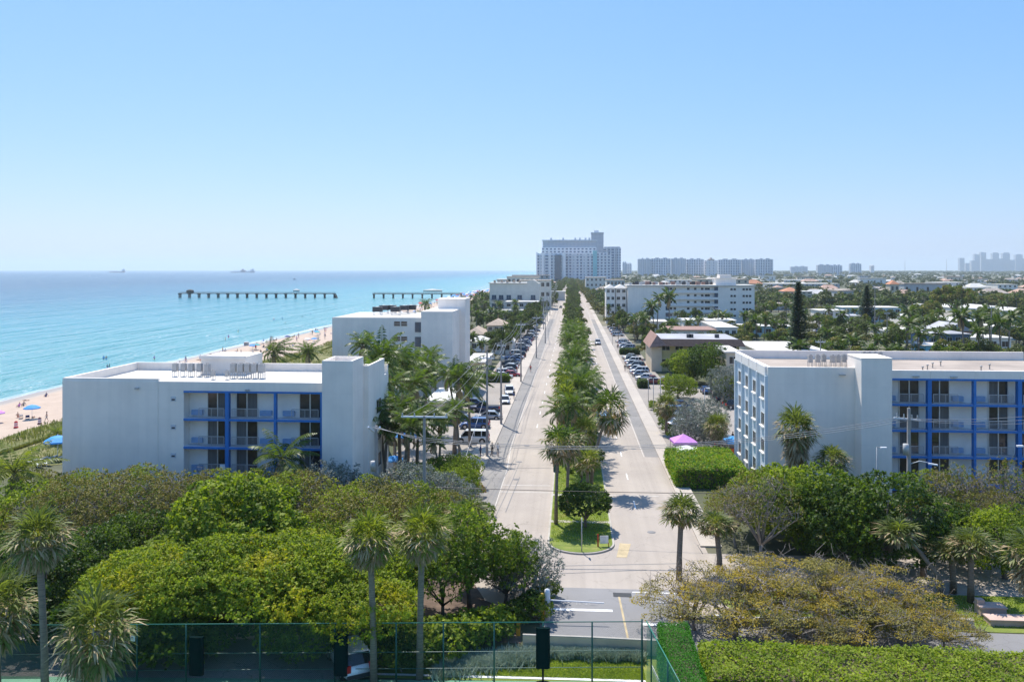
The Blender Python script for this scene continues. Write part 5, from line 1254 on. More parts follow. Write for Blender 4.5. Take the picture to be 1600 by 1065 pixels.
for i, (px, Y, k, s_) in enumerate(((640,52.5,'shrub_green',1.1),(665,54,'shrub_green',1.15),(693,53,'shrub_green',1.2),(722,54.5,'shrub_green',1.15),(748,55.2,'shrub_green',1.2),(770,56,'shrub_green',1.1),(655,51.5,'shrub_dark',.9),(612,52.5,'shrub_dark',1.0),(590,51.8,'shrub_green',.9),(630,51.2,'shrub_dark',.8),(800,57.5,'shrub_dark',.8),(835,59,'shrub_dark',.9),(855,63.5,'shrub_green',.7),(848,62,'shrub_dark',.6),(815,59.5,'shrub_dark',.7),(30,76,'shrub_red',1.2),(55,74,'shrub_red',1.1),(10,72,'shrub_green',1.3),(760,84,'shrub_dark',.6),(745,91,'shrub_red',.7))):
    T(k, px, Y, '%s low shrub in the beds left of the drive, %s from left' % ({'shrub_green':'light green','shrub_dark':'dark green','shrub_red':'reddish'}[k], ORDS[sorted([640,665,693,722,748,770,655,612,590,630,800,835,855,848,815,30,55,10,760,745]).index(px)]), s_, 'low shrubs in the beds left of the drive', rz=i, **SB)
palm('coco_low', 3.6, 22, 738, 77, 'low coconut palm with broad fronds at the left edge, beside the beach path')
palm('coco_droopy', 4.6, 440, 716, 80.5, 'drooping coconut palm in front of the left hotel balconies', 0)
put_tree('coco_low', wx(88,112), 112, 'small coconut palm on the dune beside the left hotel corner', None, .62, 1.0, 'palm_tree', 'palm tree', 0, .6)
# ---------------------------------------------------------------- foreground, right of the drive
palm('sabal_mid', 6.2, 1064, 797, 68, 'cabbage palm nearest the avenue, left one of the right-hand pair')
palm('sabal_mid', 6.2, 1121, 818, 69.5, 'cabbage palm in the right-hand pair, leaning over the street', 2.0)
palm('sabal_mid', 6.2, 1440, 790, 70, 'round cabbage palm in front of the blue base of the right hotel', 1.0)
palm('sabal_lean', 7.2, 1432, 832, 66, 'leaning palm with dark trunk on the right lawn', 0)
palm('sabal_mid', 6.2, 1517, 848, 65, 'upright cabbage palm on the right lawn', .3)
palm('sabal_mid', 6.2, 1488, 858, 66.5, 'slim cabbage palm just left of the upright one on the right lawn', 3)
palm('sabal_skirt', 6.0, 1610, 862, 60, 'cabbage palm with a thick tan skirt at the right edge')
palm('sabal_skirt', 6.0, 1245, 668, 88, 'fan palm with brown beard against the plain wall of the right hotel')
palm('sabal_mid', 6.2, 1302, 717, 86, 'silvery fan palm beside the right hotel stair tower', 2)
T('brown_twiggy', 1190, 72, 'half bare brownish tree behind the right-hand palm pair', 1.08)
T('brown_twiggy', 1150, 76, 'small bare tree left of the half bare brownish one', .8, rz=3)
T('dark_bright', 1255, 76, 'dense green tree under the plain wall of the right hotel', 1.12)
T('seagrape', 1205, 80, 'bright green tree left of the fan palm with the brown beard', .72, rz=2)
T('dark_dense', 1310, 73, 'dark glossy tree in the middle of the right-hand group', 1.0)
T('dark_dense', 1385, 71, 'darkest broad tree left of the leaning palm', 1.12, rz=2)
T('dark_bright', 1335, 79, 'green tree below the right hotel stair tower', .85, rz=4)
T('brown_twiggy', 1500, 80, 'grey twiggy tree in front of the right hotel base', .95, rz=1)
T('brown_twiggy', 1575, 80, 'bare branched tree at the right end of the hotel base', 1.0, rz=4)
T('olive', 1550, 76, 'olive tree below the rightmost balconies', .70, rz=4)
T('dark_bright', 1570, 70, 'green tree behind the right edge palm', .85, rz=1)
T('dark_dense', 1490, 74, 'dark tree between the round palm and the lawn palms', .7, rz=5)
T('olive_yellow', 1140, 80, 'low yellow-green shrubby tree beside the clipped hedge block', .62, rz=5)
T('olive_yellow', 1470, 82, 'yellowish low tree against the right hotel base', .8, rz=2)
gl_ = [('golden_bare',1085,58.5,.78,'sparse golden tree nearest the drive'),('golden_bare',1150,57.5,.95,'golden flat-topped tree right of the sparse one'),('golden',1215,60,.95,'broad golden tree behind the low planter wall'),
 ('golden',1300,59.5,.82,'golden-brown layered tree in the middle of the row'),('golden_bare',1375,60,.85,'golden layered tree in front of the dark broad tree'),('golden',1415,57,.66,'low golden tree left of the lawn palms'),('golden_bare',1475,57,.5,'half bare golden tree at the right end of the row'),('golden_bare',1350,56.5,.8,'low twiggy golden tree in the gap above the long hedge'),('golden',1250,56.5,.7,'small golden tree above the long hedge')]
for i, (k, px, Y, s_, lb) in enumerate(gl_): T(k, px, Y, lb, s_, 'golden layered trees right of the drive', rz=i*1.3)
# ---------------------------------------------------------------- clipped hedges
def hedge(label, x0, x1, y0, y1, h, n, mats, size=.13, rough=.12, name='hedge', lump=1.0):
    rng = np.random.default_rng(int(abs(x0*10+y0))); lx, ly = x1-x0, y1-y0; A = [lx*ly, lx*h, lx*h, ly*h, ly*h]; A = np.array(A)/sum(A)
    f = rng.choice(5, n, p=A); u = rng.random(n); v = rng.random(n); P = np.zeros((n,3)); N = np.zeros((n,3))
    P[:,0] = np.select([f==3, f==4], [0, lx], u*lx); P[:,1] = np.select([f==1, f==2], [0, ly], np.where(f<=2, v*ly, u*ly)); P[:,2] = np.where(f==0, h, v*h)
    for i, nn in enumerate(((0,0,1),(0,-1,0),(0,1,0),(-1,0,0),(1,0,0))): N[f==i] = nn
    lum = np.sin(P[:,0]*4.3+P[:,1]*2.2)*.05+np.sin(P[:,0]*1.7)*np.sin(P[:,1]*1.9+1)*.1*lump+np.sin(P[:,0]*.6+P[:,2]*2)*.07*lump
    P += N*(lum[:,None]+rng.normal(size=(n,1))*rough-abs(rng.normal(size=(n,1)))*.12)
    # round the shoulders
    e = np.minimum(np.minimum(P[:,0], lx-P[:,0]), np.minimum(P[:,1], ly-P[:,1])); P[:,2] -= np.where((e < .45) & (P[:,2] > h-.5), (.45-e)**2*.9, 0)
    NN = unit(N*.6+np.array([0,0,.5])+rng.normal(size=(n,3))*.6); Tt = unit(np.cross(NN, rng.normal(size=(n,3)))); s = size*rng.uniform(.6,1.4,n)
    V, Fq = quads(P, Tt, np.cross(NN,Tt), s, s*.6)
    r = empty(name, (x0,y0,0), 0, label, 'hedge')
    o = bpy.data.objects.new('foliage', np_mesh('hedge_leaves', V, Fq, mats, (rng.random(n) < .3).astype(int) if len(mats) > 1 else None)); COL.objects.link(o); o.parent = r
    m = MB(); m.box(.22,lx-.22,.22,ly-.22,0,h-.25); m.build('branches','bark_brown',r); return r
hedge('wide clipped yellow-green hedge along the bottom right corner', 7.5, 36, 45.6, 50.2, 3.0, 70000, ['leaf_hedge','leaf_bright'], .17, .11, lump=1.2)
hedge('tall smooth dark green hedge beside the court fence', 5.35, 7.25, 43.6, 52.6, 3.1, 46000, ['leaf_hedge_dark'], .09, .05, lump=.5)
xh0, yh0 = gnd(1056, 760); xh1, _ = gnd(1166, 760)
hedge('bright green clipped hedge block beside the inland sidewalk', xh0, xh1, 96.3, 108, 2.3, 26000, ['leaf_hedge','leaf_hedge_dark'], .22)
hedge('dark clipped hedge between the two left parking lots', -20.5, -13.9, 183.5, 186.0, 1.6, 6000, ['leaf_green'], .25)
hedge('low dark hedge under the parking signs on the inland side', 14.2, 16.2, 176.5, 180.5, 1.6, 3500, ['leaf_dark'], .25)
hedge('dark hedge in front of the second inland car row', 14.3, 20, 246, 249, 1.7, 4000, ['leaf_dark'], .3)
# ---------------------------------------------------------------- median planting
mp = [('fan_slim',8.0,872,690,81.5,'slim tall fan palm at the left of the median nose'),('fan_slim',8.0,889,690,84.5,'second slim palm just behind the first on the median'),
 ('fan_lean',6.2,956,638,95,'palm leaning over the inbound lanes from the median'),('fan_short',4.6,918,716,93,'short cabbage palm behind the round clipped tree'),
 ('fan_short',4.6,915,672,103,'short bushy palm behind the short cabbage palm')]
for k, h, px, py, Y, lb in mp: palm(k, h, px, py, Y, lb, 0)
T('ficus', 914, 80.6, 'round clipped dark green tree near the median nose', 1.22, scz=.86)
T('ficus', 906, 96, 'second clipped dark tree on the median, in palm shade', .8)
r_ = random.Random(5); cnt = 0
for i in range(64):
    Y = 104+i*2.4; k = r_.choice(['fan_short','coco_b','coco_b','fan_slim','coco_a']); h = dict(fan_short=4.6,coco_b=6.4,fan_slim=8.0,coco_a=8.0)[k]
    hh = r_.uniform(5.2,8.2) if i % 4 else r_.uniform(8,9.2)
    put_tree(k, r_.uniform(-1.2,2.9), Y, 'palm in the dense planting along the avenue median, %s from the near end' % ORDS[i], 'palms crowding the avenue median', 1.1, r_.uniform(0,6), 'palm_tree', 'palm tree', 0, hh/h)
    if i % 3 == 0: put_tree('shrub_dark', r_.uniform(-1,2.6), Y+1, 'shrub under the palms of the avenue median, %s from the near end' % ORDS[i//3], 'shrubs under the median palms', r_.uniform(.9,1.5), None, 'shrub', 'shrub')
MEDM = []
for i in range(64):
    Y = 255+i*8.5+(i**1.6)*.35
    if Y > 1500: break
    a_ = (['broad_mid','broad_mid','broad_mid_olive'][i % 3], r_.uniform(-.3,2.0)+(1.5 if r_.random() < .2 else 0), Y, r_.uniform(.62,.9), r_.uniform(.8,1.15))
    if i < 26: put_tree(a_[0], a_[1], a_[2], 'leafy tree on the far median, %s beyond the palms' % ORDS[i], 'leafy trees along the far median', a_[3], None, 'tree', 'tree', 0, a_[4])
    else: MEDM.append(a_+(r_.uniform(0,6),))
# ---------------------------------------------------------------- coconut grove between the left hotel and the avenue
gv = [(570,588,100),(592,560,112),(610,600,104),(630,570,118),(648,600,108),(622,640,97),(590,640,94),(655,650,96),(690,655,98),(668,575,126),(700,585,118),(717,590,112),(732,600,118),(640,665,92),(680,690,93),(606,668,93),(712,640,103),(575,655,92)]
ks = ['coco_a','coco_b','coco_c','coco_wind']
hs = dict(coco_a=8.0,coco_b=6.4,coco_c=9.4,coco_wind=6.6,coco_far=7.2,coco_far_b=9.0)
for i, (px, py, Y) in enumerate(gv):
    k = ks[i % 4]; palm(k, hs[k], px, py, Y, 'coconut palm in the grove between the left hotel and the avenue, %s by depth' % ORDS[sorted(range(len(gv)), key=lambda q: (gv[q][2], gv[q][0])).index(i)], i*1.7, 'coconut grove beside the left hotel')
gv2 = [(567,537,158,'coconut palm in front of the white beach block, left of its windows'),(640,566,150,'coconut palm below the small windows of the white beach block'),(672,553,148,'coconut palm at the foot of the white beach block corner'),(428,550,150,'young palm on the dune beyond the hotel roof, left one'),(482,549,158,'young palm on the dune beyond the hotel roof, right one'),(612,560,140,'coconut palm behind the grove in front of the white block'),(665,474,330,'single palm rising behind the white beach block roof'),
 (598,566,138,'brownish palm in front of the white beach block base')]
for i, (px, py, Y, lb) in enumerate(gv2):
    z = wz(py,px,Y); k = 'coco_low' if z < 4.5 else ks[i % 4]; palm(k, hs.get(k,3.6), px, py, Y, lb, i*2.1)
# ---------------------------------------------------------------- lot trees on the inland side
T('dark_bright', 1060, 163, 'bright rounded tree beside the inland parking lot', .82, scz=.72)
T('dark_bright', 1078, 186, 'large spreading tree above the inland parked cars, left of pair', 1.12)
T('dark_dense', 1108, 183, 'large dark spreading tree left of the inland hotel', 1.25)
T('broad_mid_light', 1046, 200, 'leafy tree by the yellow-walled building front', .5)
T('dark_bright', 1143, 160, 'bushy green tree touching the inland hotel corner', .75)
palm('sabal_low', 3.6, 1041, 632, 128, 'cabbage palm on the planted strip by the inland sidewalk')
palm('sabal_low', 3.6, 1120, 664, 113, 'yellow-green cabbage palm above the white tent')
T('silver', 1098, 121, 'silver tree above the purple tent', 1.5, **SB); T('silver', 1087, 117, 'lower silver tree beside the purple tent', 1.25, rz=2, **SB)
T('silver', 1137, 158, 'silver bush beside the dark blue parked car', 1.6, rz=3, **SB)
rs = random.Random(8)
for i in range(11):
    Y = 112+i*4.2; put_tree(rs.choice(['shrub_green','shrub_dark','shrub_red']), 14.6+rs.uniform(-.3,.5), Y, 'low shrub in the strip along the inland sidewalk, %s from the hedge block' % ORDS[i], 'low shrubs along the inland sidewalk', rs.uniform(.45,.7), None, 'shrub', 'shrub')
T('norfolk_a', 1247, 214, 'tall narrow dark pine left of the two, behind the inland hotel', 1.0, name='pine_tree', cat='pine tree')
T('norfolk_b', 1354, 330, 'shorter dark pine in front of the pale blue villa', 1.0, name='pine_tree', cat='pine tree')
x, y = at(1490, 440); put_tree('banyan', x, y, 'huge domed banyan in the right background', None, 1.0, 0, 'tree', 'tree', 0, 1.3); FOOT.append((x-14,x+14,y-10,y+12))
x, y = at(1570, 520); put_tree('banyan', x, y, 'low spreading banyan at the right edge of the background', None, 1.0, 2, 'tree', 'tree', 0, .8)
x, y = at(1455, 400); put_tree('banyan', x, y, 'rounded tree mass left of the huge banyan', None, .6, 4, 'tree', 'tree', 0, .8)
x, y = at(1440, 350); put_tree('broad_mid_light', x, y, 'bright round tree below the huge banyan', None, 1.3, 4, 'tree', 'tree')
for i, (px, py, Y) in enumerate(((1422,488,262),(1545,487,250),(1500,493,235),(1580,495,245),(1420,505,240),(1532,496,240),(1560,505,225),(1030,466,330),(1045,463,332),(1110,495,330),(1128,492,322),(1003,493,300),(1018,478,318),(1165,492,290),(1093,500,300),(989,500,290),(1180,500,280),(1340,540,205),(1360,546,200),(1300,540,215),(1390,548,198))):
    k = ['coco_far','coco_far_b'][i % 2]; palm(k, hs[k], px, py, Y, 'coconut palm standing out among the inland roofs, %s from left' % ORDS[sorted([1422,1545,1500,1580,1420,1532,1560,1030,1045,1110,1128,1003,1018,1165,1093,989,1180,1340,1360,1300,1390]).index(px)], i*1.3, 'tall coconut palms among the inland roofs')
# ---------------------------------------------------------------- scattered town trees (individuals near, one mass far)
def clear(x, y, r=2.0):
    for a, b_, c, d in FOOT:
        if a-r < x < b_+r and c-r < y < d+r: return False
    return True
rs = random.Random(21)
ZR = [(1010,'nearest the avenue'),(1100,'around the yellow-walled building'),(1200,'between yellow-walled building and first tall pine'),(1300,'around the first tall pine'),(1400,'around the second tall pine'),(1500,'left of the slate blue building'),(9999,'toward the right edge')]
ZL = [(200,'just beyond the grove'),(260,'around the tiled houses'),(330,'below the mansion terrace'),(380,'left of the mansion terrace'),(450,'around the mansion terrace'),(530,'beside the mansion'),(9999,'behind the mansion')]
def scatter(n, xr, yr, kinds, label, group, smin, smax, name='tree', cat='tree', keep=lambda x, y: True, zones=ZR, xmode=True):
    k = 0; tries = 0
    while k < n and tries < n*30:
        tries += 1
        y = yr[0]+(yr[1]-yr[0])*rs.random()**.8; x = rs.uniform(*xr) if not callable(xr) else xr(y, rs)
        px, py, d = project(x, y, 4)
        if not (-30 < px < 1640) or not clear(x, y) or not keep(x, y): continue
        if label is None: MASS.append((rs.choice(kinds), x, y, rs.uniform(smin,smax), rs.uniform(smin,smax), rs.uniform(0,6))); k += 1; continue
        zone = next(zn for lim_, zn in zones if (px if xmode else y) < lim_)
        put_tree(rs.choice(kinds), x, y, label % zone, group % zone, rs.uniform(smin,smax), None, name, cat, 0, rs.uniform(smin,smax)); k += 1
def bake(name, label, items, cat='trees'):
    """many copies merged to one uncountable mass: items = [(key,x,y,s,sz,rot)]"""
    Vs, Fs, mi, mats, off = [], [], [], [], 0
    cache = {}
    for key, x, y, s_, sz, a in items:
        if key not in cache:
            me = TREEMESH[key][1]; v = np.empty(len(me.vertices)*3, np.float32); me.vertices.foreach_get('co', v); f = np.empty(len(me.loops), np.int32); me.loops.foreach_get('vertex_index', f); im = np.empty(len(me.polygons), np.int32); me.polygons.foreach_get('material_index', im)
            tm = TREEMESH[key][0]; tv = np.array([w_.co[:] for w_ in tm.vertices]); tf = np.array([tuple(p.vertices) for p in tm.polygons if len(p.vertices) == 4])
            cache[key] = (v.reshape(-1,3), f.reshape(-1,4), im, [m_.name for m_ in me.materials], tv, tf, tm.materials[0].name)
        v, f, im, mn, tv, tf, tmn = cache[key]; c, n_ = math.cos(a), math.sin(a)
        for vv, ff, ii, names in ((v,f,im,mn),(tv,tf,np.zeros(len(tf),int),[tmn])):
            idx = []
            for n1 in names:
                if n1 not in mats: mats.append(n1)
                idx.append(mats.index(n1))
            Vs.append(np.stack([(vv[:,0]*c-vv[:,1]*n_)*s_+x,(vv[:,0]*n_+vv[:,1]*c)*s_+y,vv[:,2]*sz],1)); Fs.append(ff+off); mi.append(np.array(idx)[ii]); off += len(vv)
    o = bpy.data.objects.new(name, np_mesh(name, np.concatenate(Vs), np.concatenate(Fs), mats, np.concatenate(mi))); COL.objects.link(o); return tag(o, label, cat, kind='stuff')
MASS = list(MEDM)
for i, (px, Y) in enumerate(((985,300),(1000,285),(1012,310),(1025,280),(975,330),(990,345),(1040,300),(965,360),(1055,290),(1005,262),(1020,250),(1140,260),(1160,255),(1175,280))): MASS.append((['broad_mid','broad_mid_olive'][i % 2], wx(px,Y), Y+(30 if px < 1030 else 0), .55, .8, i))
right_x = lambda y, r: r.uniform(15.5 if y > 330 else (21.5 if y > 195 else 34), (1640-893)/1300*y)
left_x = lambda y, r: r.uniform(-66 if y > 225 else -40, -21.5)
scatter(100, right_x, (150, 330), ['broad_mid','broad_mid_light','broad_mid_olive'], 'leafy garden tree %s', 'leafy trees %s', .6, 1.1)
scatter(300, right_x, (300, 760), ['broad_mid','broad_mid_light','broad_mid_olive'], None, None, .6, 1.15)
scatter(110, right_x, (190, 560), ['coco_far','coco_far_b'], 'garden palm %s', 'garden palms %s', .75, 1.15, 'palm_tree', 'palm tree')
scatter(100, left_x, (150, 640), ['coco_far','coco_far_b','coco_wind'], 'beachside coconut palm %s', 'beachside palms %s', .7, 1.05, 'palm_tree', 'palm tree', zones=ZL, xmode=False)
scatter(36, left_x, (150, 330), ['broad_mid','broad_mid_olive'], 'beachside leafy tree %s', 'beachside leafy trees %s', .45, .85, zones=ZL, xmode=False)
scatter(110, left_x, (300, 720), ['broad_mid','broad_mid_olive'], None, None, .5, .9)
# street trees both sides
for i in range(30):
    Y = 300+i*28
    for k_, x_ in (('broad_mid', -16+rs.uniform(-1,1)), ('broad_mid_olive' if i % 3 else 'coco_far', 17+rs.uniform(-1,1))):
        s1, s2 = rs.uniform(.5,.8), rs.uniform(.7,1.1)
        if i < 8: put_tree(k_, x_, Y, 'street tree along the %s side of the avenue, %s beyond the parked cars' % ('beach' if x_ < 0 else 'inland', ORDS[i]), 'street trees lining the avenue', s1, None, 'tree' if 'coco' not in k_ else 'palm_tree', 'tree' if 'coco' not in k_ else 'palm tree', 0, s2)
        else: MASS.append((k_, x_, Y, s1, s2, rs.uniform(0,6)))
for i in range(70):
    Y = 232+i*6.5; MASS.append((rs.choice(['broad_mid','broad_mid','coco_far']), -19.5+rs.uniform(-2,2), Y, rs.uniform(.45,.75), rs.uniform(.6,1.0), rs.uniform(0,6)))
    if Y > 335: MASS.append((rs.choice(['broad_mid','broad_mid_olive','coco_far_b']), 20+rs.uniform(-2,3), Y, rs.uniform(.45,.75), rs.uniform(.6,1.0), rs.uniform(0,6)))
for i in range(110):      # beyond half a kilometre the crowns close over the avenue
    Y = 380+i*11; w_ = min(1.0, (Y-380)/450)
    MASS.append((['broad_mid','broad_mid_olive'][i % 2], rs.uniform(-1,3), Y, .75+.5*w_, .9+.45*w_*rs.random(), rs.uniform(0,6)))
    if i % 2 == 0:
        MASS.append(('broad_mid', -13.5+2.5*w_+rs.uniform(-1,1), Y+200, .7+.4*w_, .9+.3*w_, rs.uniform(0,6))); MASS.append(('broad_mid_olive', 15+(-3)*w_+rs.uniform(-1,1), Y+100, .7+.4*w_, .85+.3*w_, rs.uniform(0,6)))
bake('town_trees', 'leafy trees filling the gardens of the middle distance', MASS)
# far wood: one mass of small crowns
rng = np.random.default_rng(77); base = []
for s_ in range(3):
    bl = crown_blobs(rng, 5,5,3.2, 9, (.3,.5), 3.6); V, Fq = cloud(rng, bl, 110, 1.7, .8, .6); base.append(V)
N_ = 5200; Vs = []
yy = 560+(9500-560)*rng.random(N_)**2.1
for y in yy:
    xr = (1640-893)/1300*y+30; xl = -62 if y < 4000 else -62
    x = rng.uniform(xl, xr)
    if -13 < x < 13.5 and y < 1600: continue
    if y < 1300 and not clear(x, y, 5): continue
    s_ = rng.uniform(.6,1.25)*(1 if y < 2500 else 1.0+(y-2500)/2500); a = rng.uniform(0,6.28); c, n_ = math.cos(a), math.sin(a); v = base[rng.integers(3)]
    Vs.append(np.stack([(v[:,0]*c-v[:,1]*n_)*s_+x, (v[:,0]*n_+v[:,1]*c)*s_+y, v[:,2]*rng.uniform(.7,1.25)*min(s_,1.8)], 1))
V = np.concatenate(Vs); o = bpy.data.objects.new('far_trees', np_mesh('far_trees', V, np.arange(len(V)).reshape(-1,4), ['far_green'])); COL.objects.link(o)
tag(o, 'distant tree canopy spreading over the flat town to the horizon', 'trees', kind='stuff')
# far small houses between them
hm = []
for k in range(3):
    m = MB(); w, d, h = [(9,8,3.2),(14,9,5.5),(7,9,3.0)][k]; m.box(-w,w,-d*.6,d*.6,0,h); m.mi = 1
    if k == 1: m.box(-w-.4,w+.4,-d*.6-.4,d*.6+.4,h,h+.5)
    else: m.add([(-w-.5,-d*.6-.5,h),(w+.5,-d*.6-.5,h),(w+.5,d*.6+.5,h),(-w-.5,d*.6+.5,h),(-w*.5,0,h+1.8),(w*.5,0,h+1.8)],[(0,1,5,4),(1,2,5),(2,3,4,5),(3,0,4)])
    m.mi = 2
    for i in range(4): m.box(-w+1+i*w/2,-w+2.4+i*w/2,-d*.6-.05,-d*.6,h*.35,h*.8)
    hm.append(m)
surf('roof_peach', (.50,.33,.25), .9, .2, .3)
meshes = []
for k, m in enumerate(hm):
    for j, (wm, rm) in enumerate((('white_paint','roof_white'),('cream_wall','roof_peach'),('grey_wall','roof_beige'),('white_paint','roof_white'))): meshes.append(m.mesh('far_house', [wm, rm, 'glass_dark']))
for i in range(170):
    y = 640+2600*rs.random()**1.5; x = rs.uniform(18, (1630-893)/1300*y) if i % 7 else rs.uniform(-58,-20)
    if not clear(x, y, 8): continue
    FOOT.append((x-8,x+8,y-6,y+6)); o = bpy.data.objects.new('small_house', rs.choice(meshes)); COL.objects.link(o); o.location = (x,y,0); o.rotation_euler = (0,0,rs.choice([0,0,PI/2,.1])); s_ = rs.uniform(.8,1.35); o.scale = (s_,s_,s_*rs.choice([1,1.6]))
    px = project(x, y, 3)[0]; zn = 'left of the avenue' if x < 0 else 'below the long apartment row' if px < 1210 else 'between the apartment row and the lone slab' if px < 1330 else 'below the lone slab and radio masts' if px < 1480 else 'below the downtown skyline'
    tag(o, 'small %s house in distant trees %s' % ({'roof_white':'white-roofed','roof_peach':'peach-roofed','roof_beige':'beige-roofed'}[o.data.materials[1].name], zn), 'house', 'small houses '+zn)
# ---------------------------------------------------------------- grass: dune, lawns, silver ground cover
def tufts(name, label, pts, n, mat, h, w, cat='grass', spread=.5):
    rng = np.random.default_rng(n); P = np.array(pts)[rng.integers(len(pts), size=n)] if not callable(pts) else pts(rng, n)
    P = np.concatenate([P[:, :2], np.zeros((n,1))+ (P[:,2:3] if P.shape[1] > 2 else 0)], 1); a = rng.uniform(0,6.28,n); d = np.stack([np.cos(a),np.sin(a),np.zeros(n)],1); s = np.stack([-np.sin(a),np.cos(a),np.zeros(n)],1)
    H = h*rng.uniform(.5,1.2,n)[:,None]; tip = P+d*H*spread*rng.random((n,1))+np.array([0,0,1])*H; mid = P+(tip-P)*.45+np.array([0,0,.1])*H
    V = np.stack([P, mid+s*w, tip, mid-s*w], 1).reshape(-1,3)
    o = bpy.data.objects.new(name, np_mesh(name, V, np.arange(len(V)).reshape(-1,4), [mat])); COL.objects.link(o); tag(o, label, cat, kind='stuff'); return o
def dune_pts(rng, n):
    y = 75+(330-75)*rng.random(n)**1.6; x = rng.uniform(-83,-56,n); x += np.sin(y*.08)*1.5
    gapm = (np.sin(x*.45+y*.13)+np.sin(y*.21+1)+rng.normal(size=n)*.5) > -.9; keep = gapm & ~((y < 103) & (x > -68)); x = np.where(keep, x, -76); return np.stack([x,y],1)
tufts('dune_grass', 'dry yellow-green sea oats covering the dune beside the beach', dune_pts, 70000, 'grass_dry', .75, .06)
def sil(rng, n):
    x = rng.uniform(-8.5,4.6,n); c = 53.9-np.where(x < -1.5, (-1.5-x)*.36, 0)+.12*np.sin(x*4); y = c+rng.normal(size=n)*(.22+np.where(x < -1.5, .32, 0)); return np.stack([x,np.minimum(y,54.4)],1)
tufts('ground_cover', 'silvery spiky ground cover along the low cream wall', sil, 26000, 'grass_silver', .48, .04, 'ground cover', .9)
def lawn1(rng, n): return np.stack([rng.uniform(-8,4.5,n), 51.1+2.9*rng.random(n)],1)
tufts('grass', 'short green grass of the small lawn behind the court fence', lawn1, 26000, 'grass_blade', .09, .03)
def lawn2(rng, n): y = rng.uniform(76,135,n); return np.stack([rng.uniform(-1.9,3.6,n), y, np.full(n,.17)],1)
tufts('grass', 'short grass on the avenue median', lawn2, 30000, 'grass_blade', .10, .04)
def lawn3(rng, n): return np.stack([rng.uniform(14,56,n), rng.uniform(60.5,66,n)],1)
tufts('grass', 'patchy lawn under the palms at the right', lawn3, 26000, 'grass_blade', .12, .04)
# ---------------------------------------------------------------- vehicles (front = +X of the local frame)
def section_loft(mb, secs, closed_ends=True, smooth=True):
    """secs: list of (x, [(y,z)...]) rings with equal counts"""
    n = len(secs[0][1]); vs = [(x, y, z) for x, r in secs for y, z in r]
    fs = [(i*n+k, i*n+(k+1) % n, (i+1)*n+(k+1) % n, (i+1)*n+k) for i in range(len(secs)-1) for k in range(n)]
    fs = [f[::-1] for f in fs]
    if closed_ends: fs += [tuple(range(n)), tuple((len(secs)-1)*n+k for k in reversed(range(n)))]
    mb.add(vs, fs, smooth)
def body_ring(hw, z0, z1, zs):    # rounded body cross-section: z0 sill, zs shoulder, z1 top
    return [(-hw*.86,z0),(-hw*.97,z0+.10),(-hw,zs-.15),(-hw*.97,zs),(-hw*.88,z1),(-hw*.45,z1+.025),(hw*.45,z1+.025),(hw*.88,z1),(hw*.97,zs),(hw,zs-.15),(hw*.97,z0+.10),(hw*.86,z0)]
